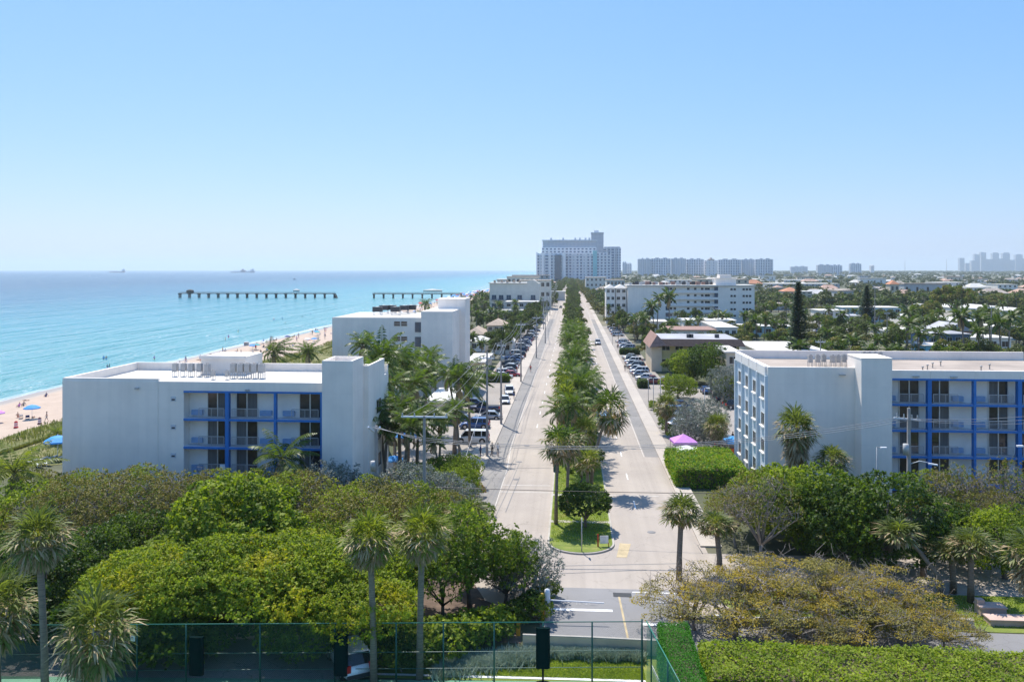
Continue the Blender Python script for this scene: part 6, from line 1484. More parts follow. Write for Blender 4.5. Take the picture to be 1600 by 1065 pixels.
def make_car(kind):
    L_, Wd, H = dict(sedan=(4.6,1.82,1.45), suv=(4.75,1.9,1.72), pickup=(5.6,1.98,1.85), van=(4.9,1.95,1.85))[kind]
    r = empty('parked_car', (0,0,0), 0, 'prototype', 'car'); h = L_/2; w = Wd/2; gz = .22
    belt = dict(sedan=.92, suv=1.05, pickup=1.12, van=1.08)[kind]; hood = belt-.08 if kind != 'sedan' else belt-.10
    m = MB()
    if kind == 'pickup': prof = [(-h,.9),(-h+.08,belt-.05),(-.5,belt-.03),(-.4,belt),(.95,belt),(1.2,belt-.06),(h-.35,belt-.1),(h-.05,belt-.28),(h,.7)]
    else:
        trunk = belt-.04 if kind == 'sedan' else belt
        prof = [(-h,.78),(-h+.1,trunk-.06),(-h+.6,trunk),(-.3,belt),(.8,belt),(1.15,hood),(h-.45,hood-.10),(h-.1,hood-.30),(h,.62)]
    secs = []
    for i, (x, z) in enumerate(prof):
        e = abs(x)/h; hw = w*(1-.13*max(0,e-.75)/.25); secs.append((x, body_ring(hw, gz+.06*(e > .9), z, z-.10)))
    section_loft(m, secs)
    for sx in (-1,1):      # wheel arches
        xa = sx*h*.60
    m.build('body', 'paint_white', r)
    # cabin: glass house, then roof panel
    if kind == 'sedan': c = [(-1.75,belt),(-1.15,H-.06),(.35,H-.03),(1.15,belt)]
    elif kind == 'suv': c = [(-h+.12,belt),(-h+.42,H-.06),(.45,H-.04),(1.15,belt)]
    elif kind == 'van': c = [(-h+.08,belt),(-h+.25,H-.05),(.95,H-.04),(1.6,belt)]
    else: c = [(-.55,belt),(-.45,H-.06),(.75,H-.05),(1.35,belt)]
    g = MB(); wb, wt = w*.90, w*.74; (xa,za),(xb,zb),(xc,zc),(xd,zd) = c
    vs = [(xa,-wb,za),(xa,wb,za),(xb,-wt,zb),(xb,wt,zb),(xc,-wt,zc),(xc,wt,zc),(xd,-wb,zd),(xd,wb,zd)]
    g.add(vs, [(0,2,3,1),(2,4,5,3),(4,6,7,5),(0,6,4,2),(1,3,5,7)]); g.build('windows', 'car_glass', r)
    m = MB(); t = .07
    m.add([(xb-.02,-wt-.01,zb),(xb-.02,wt+.01,zb),(xc+.02,wt+.01,zc),(xc+.02,-wt-.01,zc),(xb+.1,-wt+.08,zb+t),(xb+.1,wt-.08,zb+t),(xc-.1,wt-.08,zc+t),(xc-.1,-wt+.08,zc+t)], [(4,5,6,7)[::-1],(0,1,5,4)[::-1],(1,2,6,5)[::-1],(2,3,7,6)[::-1],(3,0,4,7)[::-1],(0,1,2,3)])
    def pillar(a, b_, q=.045):
        for s in (-1,1): m.bar((a[0],s*a[1],a[2]),(b_[0],s*b_[1],b_[2]),q*2)
    pillar((xa,wb+.01,za),(xb,wt+.01,zb)); pillar((xd,wb+.01,zd),(xc,wt+.01,zc)); xm = (xa+xd)/2; tm = (xm-xb)/max(.1,(xc-xb)); pillar((xm,wb+.01,belt),(xm,wt+.01,zb+(zc-zb)*tm))
    if kind in ('suv','van'): xq = xa+.95; pillar((xq,wb+.01,belt),(xq,wt+.01,zb), .06)
    m.build('roof', 'paint_white', r)
    if kind == 'pickup': m = MB(); m.box(-h+.12,-.62,-w*.8,w*.8,belt-.08,belt+.012); m.build('cargo_bed','plastic_black',r)
    m = MB(); m.box(-h-.03,-h+.14,-w*.86,w*.86,.3,.55); m.build('bumper','plastic_black',r)
    m = MB(); m.box(h-.16,h+.03,-w*.84,w*.84,.26,.5); m.box(h-.13,h+.01,-w*.4,w*.4,.52,.66); m.build('grille','plastic_black',r)
    for s in (-1,1):
        m = MB(); m.box(h-.34,h-.04,s*w*.56,s*w*.88,.62,.76); m.build('headlight','lamp_clear',r)
        m = MB(); m.box(-h-.01,-h+.2,s*w*.60,s*w*.93,.70,.90 if kind == 'sedan' else 1.1); m.build('tail_light','lamp_red',r)
        m = MB(); m.box(xd-.35,xd-.17,s*(w*.97),s*(w+.17),belt+.02,belt+.16); m.build('mirror','plastic_black',r)
    R_ = dict(sedan=.33,suv=.38,pickup=.41,van=.37)[kind]
    for sx in (-.62,.62):
        for s in (-1,1):
            x = sx*h; y = s*(w-.10); m = MB(); m.tube((x,y-s*.13,R_),(x,y+s*.125,R_),R_,R_,16); wl = m.build('wheel','tyre',r)
            m = MB(); m.tube((x,y+s*.10,R_),(x,y+s*.135,R_),R_*.62,R_*.58,12); m.build('rim','rim',wl)
            m = MB(); m.tube((x,y-s*.10,R_+.02),(x,y+s*.105,R_+.02),R_*1.2,R_*1.2,16); m.build('wheel_arch','plastic_black',r)
    return r
CARS = {k: make_car(k) for k in ('sedan','suv','pickup','van')}
PAINTN = dict(white='white', silver='silver', grey='grey', black='black', navy='dark blue', blue='blue', red='red', beige='beige', maroon='dark red')
def car(kind, col, x, y, rz, label, group=None, z=.012):
    r = dup(CARS[kind], (x, y, z), rz, 1, label, group, {'paint_white': 'paint_'+col})
    r['category'] = {'sedan':'car','suv':'car','pickup':'pickup truck','van':'van'}[kind]
    r.name = {'pickup':'pickup_truck','van':'van'}.get(kind, 'parked_car'); return r
G1 = 'cars parked beside the avenue, beach side'
def cp(px, py): return gnd(px, py)
# beach-side lot, near to far; nose-in parking so we see them from the side
row = [('van','white',738,691,'white van-like wagon nearest the street corner in the left lot'),('suv','blue',742,669,'blue car between the white wagon and the silver coupe, left lot'),('sedan','silver',763,655,'silver coupe in the left lot behind the concrete pole'),
 ('pickup','navy',757,643,'dark blue pickup in the left lot above the silver coupe'),('sedan','white',789,630,'white car with its tail to the sidewalk, behind the second pole'),('suv','white',796,616,'white crossover beside the clipped hedge in the left lot'),
 ('sedan','navy',735,634,'dark car deeper in the left lot, beyond the pickup'),('sedan','grey',718,661,'grey car at the inner end of the left lot')]
for k, c_, px, py, lb in row:
    x, y = cp(px, py); car(k, c_, x, y, PI if py != 630 and py != 616 else -PI/2+.1, lb, G1)
r_ = random.Random(3)
xb_ = -15.6; lst = [(191.0,'sedan','white'),(195.6,'suv','white'),(200.1,'sedan','silver'),(204.7,'suv','black'),(209.2,'sedan','white'),(213.8,'suv','black'),(218.3,'sedan','grey'),(222.8,'suv','blue'),(227.4,'sedan','navy'),(231.9,'sedan','white'),(236.5,'suv','black'),(241.1,'suv','white'),(245.6,'sedan','silver'),(250.2,'suv','navy'),(254.7,'sedan','grey'),(259.2,'sedan','black'),(263.8,'suv','white'),(268.4,'sedan','silver'),(272.9,'suv','navy'),(277.4,'sedan','black'),(282.0,'sedan','white'),(286.6,'suv','blue'),(291.1,'sedan','grey'),(295.6,'suv','black')]
for i, (y, k, c_) in enumerate(lst):
    car(k, c_, xb_+r_.uniform(-.3,.3), y, r_.choice([0,PI])+r_.uniform(-.04,.04)+.12, '%s %s parked on the beach side beyond the clipped hedge, %s in its row' % (PAINTN[c_], 'SUV' if k == 'suv' else 'car', ORDS[i]), G1)
x, y = cp(808,590); car('sedan','red',-13.9,y+2,0,'bright red car poking out of the beach-side row', G1)
for i, (y, k, c_) in enumerate([(304,'suv','white'),(310,'sedan','grey'),(317,'suv','silver'),(325,'sedan','white'),(334,'suv','navy'),(352,'sedan','silver'),(385,'sedan','grey'),(420,'suv','white')]):
    car(k, c_, -15+r_.uniform(-.5,.5), y, PI/2 if i % 2 else 0, '%s %s parked far up the beach side, %s beyond the long row' % (PAINTN[c_], 'SUV' if k == 'suv' else 'car', ORDS[i]), 'cars far up the beach side')
# inland rows
G2 = 'cars in the inland row beside the avenue'
lst = [(184,'pickup','maroon'),(190.5,'sedan','white'),(196.5,'sedan','silver'),(202,'suv','white'),(207.5,'sedan','silver'),(213,'suv','grey'),(218.5,'sedan','silver'),(224,'suv','white'),(229.5,'sedan','grey'),(235,'sedan','silver')]
for i, (y, k, c_) in enumerate(lst):
    car(k, c_, 16.5+r_.uniform(-.2,.2)+(1.0 if i == 0 else 0), y, PI if i % 2 else 0, ('dark red pickup at the near end of the inland row' if i == 0 else '%s %s in the inland row, %s beyond the dark red pickup' % (PAINTN[c_], 'SUV' if k == 'suv' else 'car', ORDS[i-1])), G2)
for i, (y, k, c_) in enumerate([(256,'sedan','black'),(262,'suv','silver'),(268,'sedan','white'),(274,'sedan','silver'),(280,'suv','white'),(287,'sedan','silver'),(314,'suv','white'),(321,'sedan','grey'),(328,'sedan','white'),(336,'suv','silver'),(345,'sedan','white'),(356,'suv','navy')]):
    car(k, c_, 17.4+r_.uniform(-.4,.4), y, PI if i % 2 else 0, '%s %s in the far inland row, %s beyond the dark hedge' % (PAINTN[c_], 'SUV' if k == 'suv' else 'car', ORDS[i]), 'cars in the far inland row')
for k, c_, px, py, rz, lb in [('sedan','white',1065,668,.05,'white sedan at the near end of the lower inland lot'),('sedan','silver',1060,659,.05,'silver car behind the white sedan in the lower inland lot'),('suv','blue',1063,649,.0,'light blue car third from the near end of the lower inland lot'),('suv','navy',1064,640,.0,'dark blue SUV fourth from the near end of the lower inland lot'),
  ('sedan','blue',1103,614,PI/2,'blue car facing out under the large dark tree'),('suv','navy',1134,627,.3,'dark blue SUV beside the silver bush left of the inland hotel'),('suv','black',1151,638,.2,'black SUV half hidden by the inland hotel corner'),('suv','grey',1140,700,.1,'grey car behind the blue tent'),('sedan','silver',1185,507,0,'silver car in front of the long pale motel')]:
    x, y = cp(px, py); car(k, c_, x, y, rz, lb)
for i, (px, py, k, c_) in enumerate(((1275,519,'suv','white'),(1287,519,'sedan','grey'),(1298,520,'suv','navy'),(1309,521,'sedan','white'))):
    x, y = cp(px, py); car(k, c_, x, y, PI/2, '%s car among the inland houses right of the first tall pine, %s from left' % (PAINTN[c_], ORDS[i]), 'cars among the inland houses')
# on the road
for k, c_, px, py, rz, lb in [('suv','white',884,513.5,-PI/2,'white car driving toward the camera on the beach-side carriageway'),('suv','silver',934,538,-PI/2,'silver SUV driving away beside the median, inland carriageway'),('suv','white',943,662,PI/2,'white car half hidden by the median palms on the inland carriageway'),('sedan','black',876,481,-PI/2,'dark car far along the beach-side carriageway'),('sedan','white',872,470,-PI/2,'small white car farthest along the beach-side carriageway')]:
    x, y = cp(px, py); o = car(k, c_, x, y, rz, lb); o.name = 'driving_car'
x, y = gnd(540, 1050); car('suv','white',x,y+.8,PI/2+.55,'white boxy SUV parked under the trees behind the court fence', None, .02)
for r in CARS.values(): drop(r)
# ---------------------------------------------------------------- people: one skinned body per pose
def skin_body(name, joints, edges, rad, paint):
    """joints {name:(x,y,z)}; grows one continuous body with a Skin modifier and bakes it; paint(face centre) -> slot"""
    ks = list(joints); me = bpy.data.meshes.new(name); me.from_pydata([joints[k] for k in ks], [(ks.index(a), ks.index(b_)) for a, b_ in edges], [])
    o = bpy.data.objects.new(name, me); COL.objects.link(o)
    md = o.modifiers.new('Skin', 'SKIN'); sv = me.skin_vertices[0].data
    for i, k in enumerate(ks): r = rad[k]; sv[i].radius = r if isinstance(r, tuple) else (r, r); sv[i].use_root = (k == 'pelvis')
    md.use_smooth_shade = True; sb = o.modifiers.new('Sub', 'SUBSURF'); sb.levels = 1; sb.render_levels = 1
    dg = bpy.context.evaluated_depsgraph_get(); dg.update(); out = bpy.data.meshes.new_from_object(o.evaluated_get(dg))
    bpy.data.objects.remove(o); bpy.data.meshes.remove(me)
    for m_ in ('skin_light','cloth_navy','cloth_grey'): out.materials.append(M(m_))
    for p in out.polygons: p.material_index = paint(p.center)
    out.name = name; return out
def person_joints(pose):
    if pose == 'stand' or pose == 'walk':
        s = .28 if pose == 'walk' else .04
        J = dict(pelvis=(0,0,.95), waist=(0,0,1.10), chest=(0,.0,1.32), neck=(0,0,1.50), head=(0,.02,1.62), crown=(0,.0,1.74),
          hipL=(-.10,0,.90), kneeL=(-.11,s*.6+.02,.50), ankL=(-.11,s,.09), toeL=(-.11,s+.15,.04), hipR=(.10,0,.90), kneeR=(.11,-s*.3+.03,.50), ankR=(.11,-s,.10), toeR=(.11,-s+.14,.04),
          shL=(-.19,0,1.42), elL=(-.26,-s*.5,1.14), wrL=(-.27,-s*.7+.08,.90), haL=(-.27,-s*.7+.12,.80), shR=(.19,0,1.42), elR=(.26,s*.5,1.14), wrR=(.27,s*.7+.08,.90), haR=(.27,s*.7+.12,.80))
    elif pose == 'sit':
        J = dict(pelvis=(0,0,.16), waist=(0,-.05,.32), chest=(0,-.12,.55), neck=(0,-.13,.73), head=(0,-.10,.84), crown=(0,-.10,.96),
          hipL=(-.10,.05,.14), kneeL=(-.14,.42,.42), ankL=(-.12,.62,.08), toeL=(-.12,.77,.05), hipR=(.10,.05,.14), kneeR=(.14,.45,.38), ankR=(.12,.68,.08), toeR=(.12,.83,.05),
          shL=(-.19,-.12,.65), elL=(-.28,-.1,.40), wrL=(-.22,.14,.38), haL=(-.18,.24,.40), shR=(.19,-.12,.65), elR=(.28,-.2,.38), wrR=(.30,-.30,.14), haR=(.30,-.32,.05))
    else:
        J = dict(pelvis=(0,0,.14), waist=(0,-.16,.13), chest=(0,-.38,.15), neck=(0,-.56,.17), head=(0,-.68,.17), crown=(0,-.80,.16),
          hipL=(-.10,.06,.13), kneeL=(-.13,.45,.16), ankL=(-.13,.86,.08), toeL=(-.14,.92,.18), hipR=(.10,.06,.13), kneeR=(.13,.45,.13), ankR=(.13,.86,.08), toeR=(.14,.92,.18),
          shL=(-.19,-.48,.14), elL=(-.30,-.24,.10), wrL=(-.28,.0,.09), haL=(-.27,.10,.08), shR=(.19,-.48,.14), elR=(.30,-.24,.10), wrR=(.28,.0,.09), haR=(.27,.10,.08))
    return J
E_ = [('pelvis','waist'),('waist','chest'),('chest','neck'),('neck','head'),('head','crown')]+[(a+s,b_+s) for s in 'LR' for a, b_ in (('hip','knee'),('knee','ank'),('ank','toe'),('sh','el'),('el','wr'),('wr','ha'))]+[('pelvis','hipL'),('pelvis','hipR'),('chest','shL'),('chest','shR')]
RAD = dict(pelvis=(.15,.11), waist=(.13,.095), chest=(.16,.11), neck=.055, head=(.085,.10), crown=(.06,.07)); 
for s in 'LR': RAD.update({'hip'+s:.085,'knee'+s:.058,'ank'+s:.04,'toe'+s:.035,'sh'+s:.058,'el'+s:.042,'wr'+s:.03,'ha'+s:.034})
def dressed(J):
    pel = Vector(J['pelvis']); ch = Vector(J['chest']); nk = Vector(J['neck']); kn = (Vector(J['kneeL'])+Vector(J['kneeR']))/2
    ax = (nk-pel).normalized(); lg = (kn-pel).normalized()
    def f(c):
        d = c-pel; up = d.dot(ax)
        if up > (nk-pel).length*.98: return 0
        if abs(c.x) > .235 and up > .1: return 0
        if up > .06 and d.dot(lg) < .30: return 1
        if up <= .08 and (c-kn).dot(lg) < -.05: return 2
        return 0
    return f
POSE = {}
for pz in ('stand','walk','sit','lie'):
    J = person_joints(pz); me = skin_body('person_body', J, E_, RAD, dressed(J)); hd = Vector(J['head']); cr = Vector(J['crown']); m = MB()
    d = (cr-hd).normalized(); back = Vector((0,-.03,0)) if pz != 'lie' else Vector((0,0,-.02)); c = hd+d*.05+back
    for i in range(5):
        for k in range(8):
            pass
    n, q = 10, 5; vs = []
    for i in range(q+1):
        a = PI/2*i/q
        for k in range(n):
            t_ = 2*PI*k/n; u = Vector((1,0,0)); w = d.cross(u); vs.append(tuple(c+d*(math.sin(a)*.105)+u*(math.cos(a)*.098*math.cos(t_))+w*(math.cos(a)*.115*math.sin(t_))))
    m.add(vs, [(i*n+k, i*n+(k+1) % n, (i+1)*n+(k+1) % n, (i+1)*n+k) for i in range(q) for k in range(n)], True); POSE[pz] = (me, m.mesh('hair','hair_dark'))
CLOTH = ['cloth_blue','cloth_navy','cloth_purple','cloth_white','cloth_red','cloth_black','cloth_teal','cloth_grey','cloth_yellow']
CN = dict(cloth_blue='blue', cloth_navy='navy', cloth_purple='purple', cloth_white='white', cloth_red='red', cloth_black='black', cloth_teal='teal', cloth_grey='grey', cloth_yellow='yellow')
def person(pose, x, y, z, rz, label, group=None, top=None, bottom=None, skin=None, hair=None, sc=1):
    r_ = random.Random(int(abs(x)*97+y*31)); me, hm_ = POSE[pose]
    o = bpy.data.objects.new('person', me); COL.objects.link(o); o.location = (x,y,z); o.rotation_euler = (0,0,rz); o.scale = (sc,sc,sc)
    for i, mt in enumerate((skin or r_.choice(['skin_light','skin_light','skin_dark']), top or r_.choice(CLOTH+['skin_light']*3), bottom or r_.choice(CLOTH))):
        o.material_slots[i].link = 'OBJECT'; o.material_slots[i].material = M(mt)
    h = bpy.data.objects.new('hair', hm_); COL.objects.link(h); h.parent = o
    if (hair or r_.choice(['hair_dark','hair_fair'])) == 'hair_fair': h.material_slots[0].link = 'OBJECT'; h.material_slots[0].material = M('hair_fair')
    tag(o, label, 'person', group); return o
for px, py, tp, bt, lb, pz, rz in [(769,711,'cloth_black','cloth_black','person in black walking on the left sidewalk beside the concrete pole','walk',PI),(778,712,'cloth_white','cloth_grey','person in a white top walking on the left sidewalk','walk',PI),
   (829,581,'cloth_red','cloth_black','person on the left sidewalk below the parked row','walk',0),(803,624,'cloth_black','cloth_navy','person in dark clothes between sidewalk and white crossover','stand',.5),
   (965,546,'cloth_black','cloth_black','person in black on the inland sidewalk, farther one','walk',0),(976.5,581,'cloth_black','cloth_grey','person in black on the inland sidewalk, nearer one','walk',0),
   (1045,722,'cloth_grey','cloth_black','person in grey at the near end of the purple tent','stand',1),(1051,720,'cloth_white','cloth_navy','person standing just right of the one in grey by the tents','stand',4),
   (751,716,'cloth_navy','cloth_black','person waiting beside the base of the nearest left pole','stand',2),(1145,693,'cloth_black','cloth_navy','person beside the blue tent in the inland lot','stand',2)]:
    x, y = gnd(px, py); person(pz, x, y, .14 if (-13.4 < x < -10.9 or 11.6 < x < 13.5) else .01, rz, lb, None, tp, bt)
# ---------------------------------------------------------------- the beach
def beach_z(x):
    P = [(-70,-.016),(-82,.05),(-90,-.35),(-104,-1.05),(SHORE-1.5,-1.72)]
    for (a, za), (b_, zb) in zip(P, P[1:]):
        if b_ <= x <= a: return za+(zb-za)*(a-x)/(a-b_)
    return -1.75
def umbrella(x, y, z, mat, label, group=None, R=1.15, H=2.1, sc=1):
    r = empty('beach_umbrella', (x,y,z), RNG.uniform(0,1), label, 'umbrella', group)
    key = ('umb', mat)
    if key not in TREEMESH:
        m = MB(); n = 8; vs = [(0,0,H+.02)]
        for (rr, zz) in ((R*.5,H-.13),(R,H-.45)):
            vs += [(rr*math.cos(2*PI*k/n), rr*math.sin(2*PI*k/n), zz-(0 if k % 2 else 0)) for k in range(n)]
        vs += [(R*1.0*math.cos(2*PI*k/n), R*1.0*math.sin(2*PI*k/n), H-.58) for k in range(n)]
        fs = [(0,1+k,1+(k+1) % n) for k in range(n)]+[(1+k,n+1+k,n+1+(k+1) % n,1+(k+1) % n) for k in range(n)]+[(n+1+k,2*n+1+k,2*n+1+(k+1) % n,n+1+(k+1) % n) for k in range(n)]
        m.add(vs, fs); p = MB(); p.tube((0,0,-.3),(0,0,H+.1),.025,.025,6)
        for k in range(n): p.tube((0,0,H-.02),(R*.97*math.cos(2*PI*k/n),R*.97*math.sin(2*PI*k/n),H-.47),.01,.01,3)
        TREEMESH[key] = (m.mesh('canopy', mat), p.mesh('pole', 'lamp_white'))
    for nm, me in zip(('canopy','pole'), TREEMESH[key]): o = bpy.data.objects.new(nm, me); COL.objects.link(o); o.parent = r
    r.scale = (sc,)*3; return r
def lounger(x, y, z, rz, label, group=None, mat='cloth_white'):
    r = empty('beach_lounger', (x,y,z), rz, label, 'lounger', group); key = ('lng', mat)
    if key not in TREEMESH:
        m = MB(); m.box(-.3,.3,-.55,.75,.30,.36); m.add([(-.3,-.55,.36),(.3,-.55,.36),(.3,-1.0,.78),(-.3,-1.0,.78),(-.3,-.55,.30),(.3,-.55,.30),(.3,-1.04,.73),(-.3,-1.04,.73)],[(0,3,2,1),(4,5,6,7),(0,4,7,3),(1,2,6,5),(3,7,6,2)])
        f = MB()
        for sx in (-.28,.28):
            for sy in (-.5,.65): f.bar((sx,sy,0),(sx,sy,.3),.05)
            f.bar((sx,-1.0,.76),(sx,.75,.28),.03)
        TREEMESH[key] = (m.mesh('cushion',mat), f.mesh('frame','lamp_white'))
    for nm, me in zip(('cushion','frame'), TREEMESH[key]): o = bpy.data.objects.new(nm, me); COL.objects.link(o); o.parent = r
    return r
def bp_(px, py):
    z = -.4
    for _ in range(6): x, y = gnd(px, py, z); z = beach_z(x)
    return x, y, z
# near beach, seen one by one
x,y,z = bp_(50,654); umbrella(x,y,z,'cloth_blue','blue beach umbrella with two sunbathers beneath, near the far left',sc=1.15)
x,y,z = bp_(-4,660); umbrella(x,y,z,'cloth_purple','purple umbrella cut by the left edge of the picture')
for px,py,c_,lb in ((33,653,'cloth_white','pale lounger left of the blue beach umbrella'),(43,654,'cloth_navy','dark lounger under the blue beach umbrella')):
    x,y,z = bp_(px,py); lounger(x,y,z,.6,lb,None,c_)
x,y,z = bp_(28,652); person('sit',x,y,z,.5,'person sitting left of the blue beach umbrella',None,'skin_light','cloth_red','skin_light')
x,y,z = bp_(52,652); person('lie',x,y,z,.5,'person lying in the shade of the blue umbrella',None,'skin_light','cloth_black','skin_light')
x,y,z = bp_(30,636); person('sit',x,y,z,1.2,'person sitting on a dark towel above the blue umbrella',None,'cloth_purple','cloth_black')
x,y,z = bp_(37,634); person('sit',x,y,z,1.0,'person sitting beside the one on the dark towel',None,'cloth_grey','cloth_black')
x,y,z = bp_(41,626); person('lie',x,y,z,1.3,'sunbather lying near the wet sand at the far left',None,'skin_light','cloth_black','skin_light')
x,y,z = bp_(72,620); person('sit',x,y,z,1.0,'person seated alone near the water, left of the hotel corner',None,'cloth_navy','cloth_navy')
x,y,z = bp_(73,659); person('walk',x,y,z,2.0,'person walking by the dune grass near the left hotel',None,'skin_light','cloth_grey','skin_light')
for px,py,lb,mt in ((25,668,'red and white striped barrel on the sand','cloth_red'),(62,662,'dull red barrel with a post by the dune','ship_red')):
    x,y,z = bp_(px,py); r = empty('traffic_barrel',(x,y,z),0,lb,'barrel')
    m = MB(); m.lathe((0,0,0),[(0,0),(.36,0),(.36,.1),(.28,.12),(.25,1.0),(.10,1.05),(.08,1.12),(0,1.14)],12); m.build('drum',mt,r)
    for k in (.3,.62): m = MB(); m.lathe((0,0,0),[(.285-.03*k,k),(.278-.03*k,k+.16)],12); m.build('stripe','cloth_white',r)
# terrace by the hotel
x, y = gnd(96, 716, .1); umbrella(x-.5,y,.0,'cloth_blue','large blue parasol touching the left hotel corner',None,sc=1.5)
for i, (px, py) in enumerate(((50,725),(57,729),(62,722),(70,727),(77,720),(85,722))):
    x, y = gnd(px, py); lounger(x,y,.02,1.2+i*.1,'white terrace lounger beside the left hotel, %s from left' % ORDS[sorted([50,57,62,70,77,85]).index(px)],'terrace loungers by the left hotel')
# bathers in the water
for i, (px, py) in enumerate(((162,558),(166,558),(171,571),(241,558),(168,572),(352,528),(357,524),(441,495),(446,503),(428,497),(372,515),(485,488),(472,492))):
    x, y = gnd(px, py+3, -1.7); person('stand',x,y,-2.45,i,'bather standing in the shallow sea, %s from left' % ORDS[sorted([(162,558),(166,558),(171,571),(241,558),(168,572),(352,528),(357,524),(441,495),(446,503),(428,497),(372,515),(485,488),(472,492)]).index((px,py))],'bathers in the shallow sea',sc=1.05)
# main crowd
rb = random.Random(31)
n_p = 0
def zone_b(y): return 'behind the left hotel roof' if y < 300 else 'between hotel roof and white block' if y < 400 else 'just left of the white block'
for i in range(165):
    y = 215+rb.random()**1.1*330; x = rb.uniform(-109,-86) if rb.random() < .75 else rb.uniform(-112,-106)
    pz = rb.choice(['stand','walk','sit','sit','lie','lie']); tp = rb.choice(CLOTH+['skin_light']*2)
    person(pz,x,y,beach_z(x),rb.uniform(0,6.28),'small %s figure in %s on the sand %s' % ({'stand':'standing','walk':'walking','sit':'sitting','lie':'lying'}[pz], CN.get(tp,'swimwear'), zone_b(y)),'beachgoers %s' % zone_b(y),top=tp,sc=1.15)
for i in range(34):
    y = 225+rb.random()*300; x = rb.uniform(-106,-88); c_ = rb.choice(['cloth_blue','cloth_navy','cloth_white','cloth_teal','cloth_grey','cloth_navy'])
    umbrella(x,y,beach_z(x),c_,'%s umbrella on the sand left of the white block' % CN[c_],'%s umbrellas on the sand' % CN[c_],sc=.95)
    if i % 2: lounger(x+1.2,y-.5,beach_z(x+1.2),rb.uniform(0,3),'beach lounger beside an umbrella left of the white block','loungers on the beach', rb.choice(['cloth_navy','cloth_white','cloth_grey']))
for i in range(90):
    y = 540+rb.random()**.8*420; x = rb.uniform(-110,-84); c_ = rb.choice(['cloth_blue','cloth_blue','cloth_navy','cloth_white','cloth_blue','cloth_red'])
    umbrella(x,y,beach_z(x),c_,'%s umbrella in the dense rows near the pier' % CN[c_],'%s umbrellas near the pier' % CN[c_],sc=1.5)
for i in range(90):
    y = 545+rb.random()*380; x = rb.uniform(-112,-84); tp = rb.choice(CLOTH); pz = rb.choice(['stand','walk']); person(pz,x,y,beach_z(x),rb.uniform(0,6),'tiny %s beachgoer in %s in the crowd near the pier' % ('standing' if pz == 'stand' else 'walking', CN[tp]),'beachgoers in the crowd near the pier',top=tp,sc=1.15)
x,y,z = bp_(385,540); r = empty('beach_cabana',(x,y,z),.3,'pale beach cabana at the near end of the crowded sand','cabana')
m = MB(); m.box(-1,1,-.8,.8,1.6,1.75); m.box(-1,-.94,-.8,.8,0,1.6); m.box(-1,1,.74,.8,0,1.6); m.build('canopy','cloth_white',r); r.scale = (.8,.8,.8)
m = MB(); [m.bar((sx,-.75,0),(sx,-.75,1.6),.06) for sx in (-.95,.95)]; m.build('frame','lamp_white',r)
# ---------------------------------------------------------------- utility poles and wires
POLES = []
def concrete_pole(x, y, H, label, arm=None, armz=None, group=None, r=.17, rz=0, extra=None):
    t_ = empty('utility_pole', (x,y,0), rz, label, 'utility pole', group)
    m = MB(); m.tube((0,0,-.1),(0,0,H),r*1.25,r*.7,4,rot=PI/4); m.build('pole','concrete_pole',t_)
    az = armz or H-.5
    if arm:
        m = MB(); m.box(-arm,arm,-.07,.07,az-.07,az+.07); m.build('crossarm','lamp_white',t_)
        for s in (-1,-.45,.45,1):
            m = MB(); m.lathe((s*arm*.95,0,az+.07),[(0,0),(.06,0),(.09,.07),(.05,.12),(.08,.18),(.04,.25),(0,.28)],8); m.build('insulator','machine_grey',t_)
    for z, s in (extra or []):
        m = MB(); m.tube((s*.28,-.1,z-.5),(s*.28,-.1,z+.45),.26,.26,12); m.build('transformer','machine_grey',t_)
    POLES.append((x,y,az)); return t_
def wire(a, b_, sag, label, group, r=.022, mat='wire_grey', n=14, name='wire'):
    a = Vector(a); b_ = Vector(b_); m = MB(); pts = []
    for i in range(n+1):
        t_ = i/n; p = a.lerp(b_, t_); p.z -= sag*4*t_*(1-t_); pts.append(p)
    m.path(pts, [r]*(n+1), 4); return tag(m.build(name, mat), label, 'wire', group)
lp = [(761,713,549,'thick concrete utility pole on the left sidewalk nearest the corner'),(783,663,531,'second concrete utility pole on the left sidewalk'),(814,597,501,'third concrete utility pole on the left sidewalk'),(838,559,492,'fourth utility pole on the left sidewalk'),(852,536,487,'fifth utility pole on the left sidewalk, with a crossarm')]
LP = []
for i, (px, pb, pt, lb) in enumerate(lp):
    x, y = gnd(px, pb); H = wz(pt, px, y); LP.append((x,y,H)); concrete_pole(x, y, H, lb, 1.0 if i != 1 else .7, H-.9, 'utility poles along the left sidewalk', .19, extra=[(H-3,1)] if i in (1,3) else None)
for i in range(7):
    x, y, H = -11.6, 345+i*52, 13.0; LP.append((x,y,H)); concrete_pole(x, y, H, '%s of the distant utility poles along the left sidewalk, counted away from the camera' % ORDS[i], 1.1, H-.8, 'distant utility poles on the left', .2)
k = 0
for (a, b_) in zip(LP, LP[1:]):
    for s, dz, sg in ((-.9,-.5,1.0),(-.4,-.5,1.1),(.4,-.5,1.2),(.9,-.5,1.0),(0,-3.4,1.5),(.1,-4.2,1.4)):
        wire((a[0]+s,a[1],a[2]+dz),(b_[0]+s,b_[1],b_[2]+dz),sg,'%s wire between the %s and %s left sidewalk poles, counted from the corner' % ({-.9:'outer sea-side',-.4:'inner sea-side',.4:'inner road-side',.9:'outer road-side',0:'middle',.1:'lowest'}[s], ORDS[LP.index(a)], ORDS[LP.index(b_)]),'overhead wires along the left sidewalk',.022)
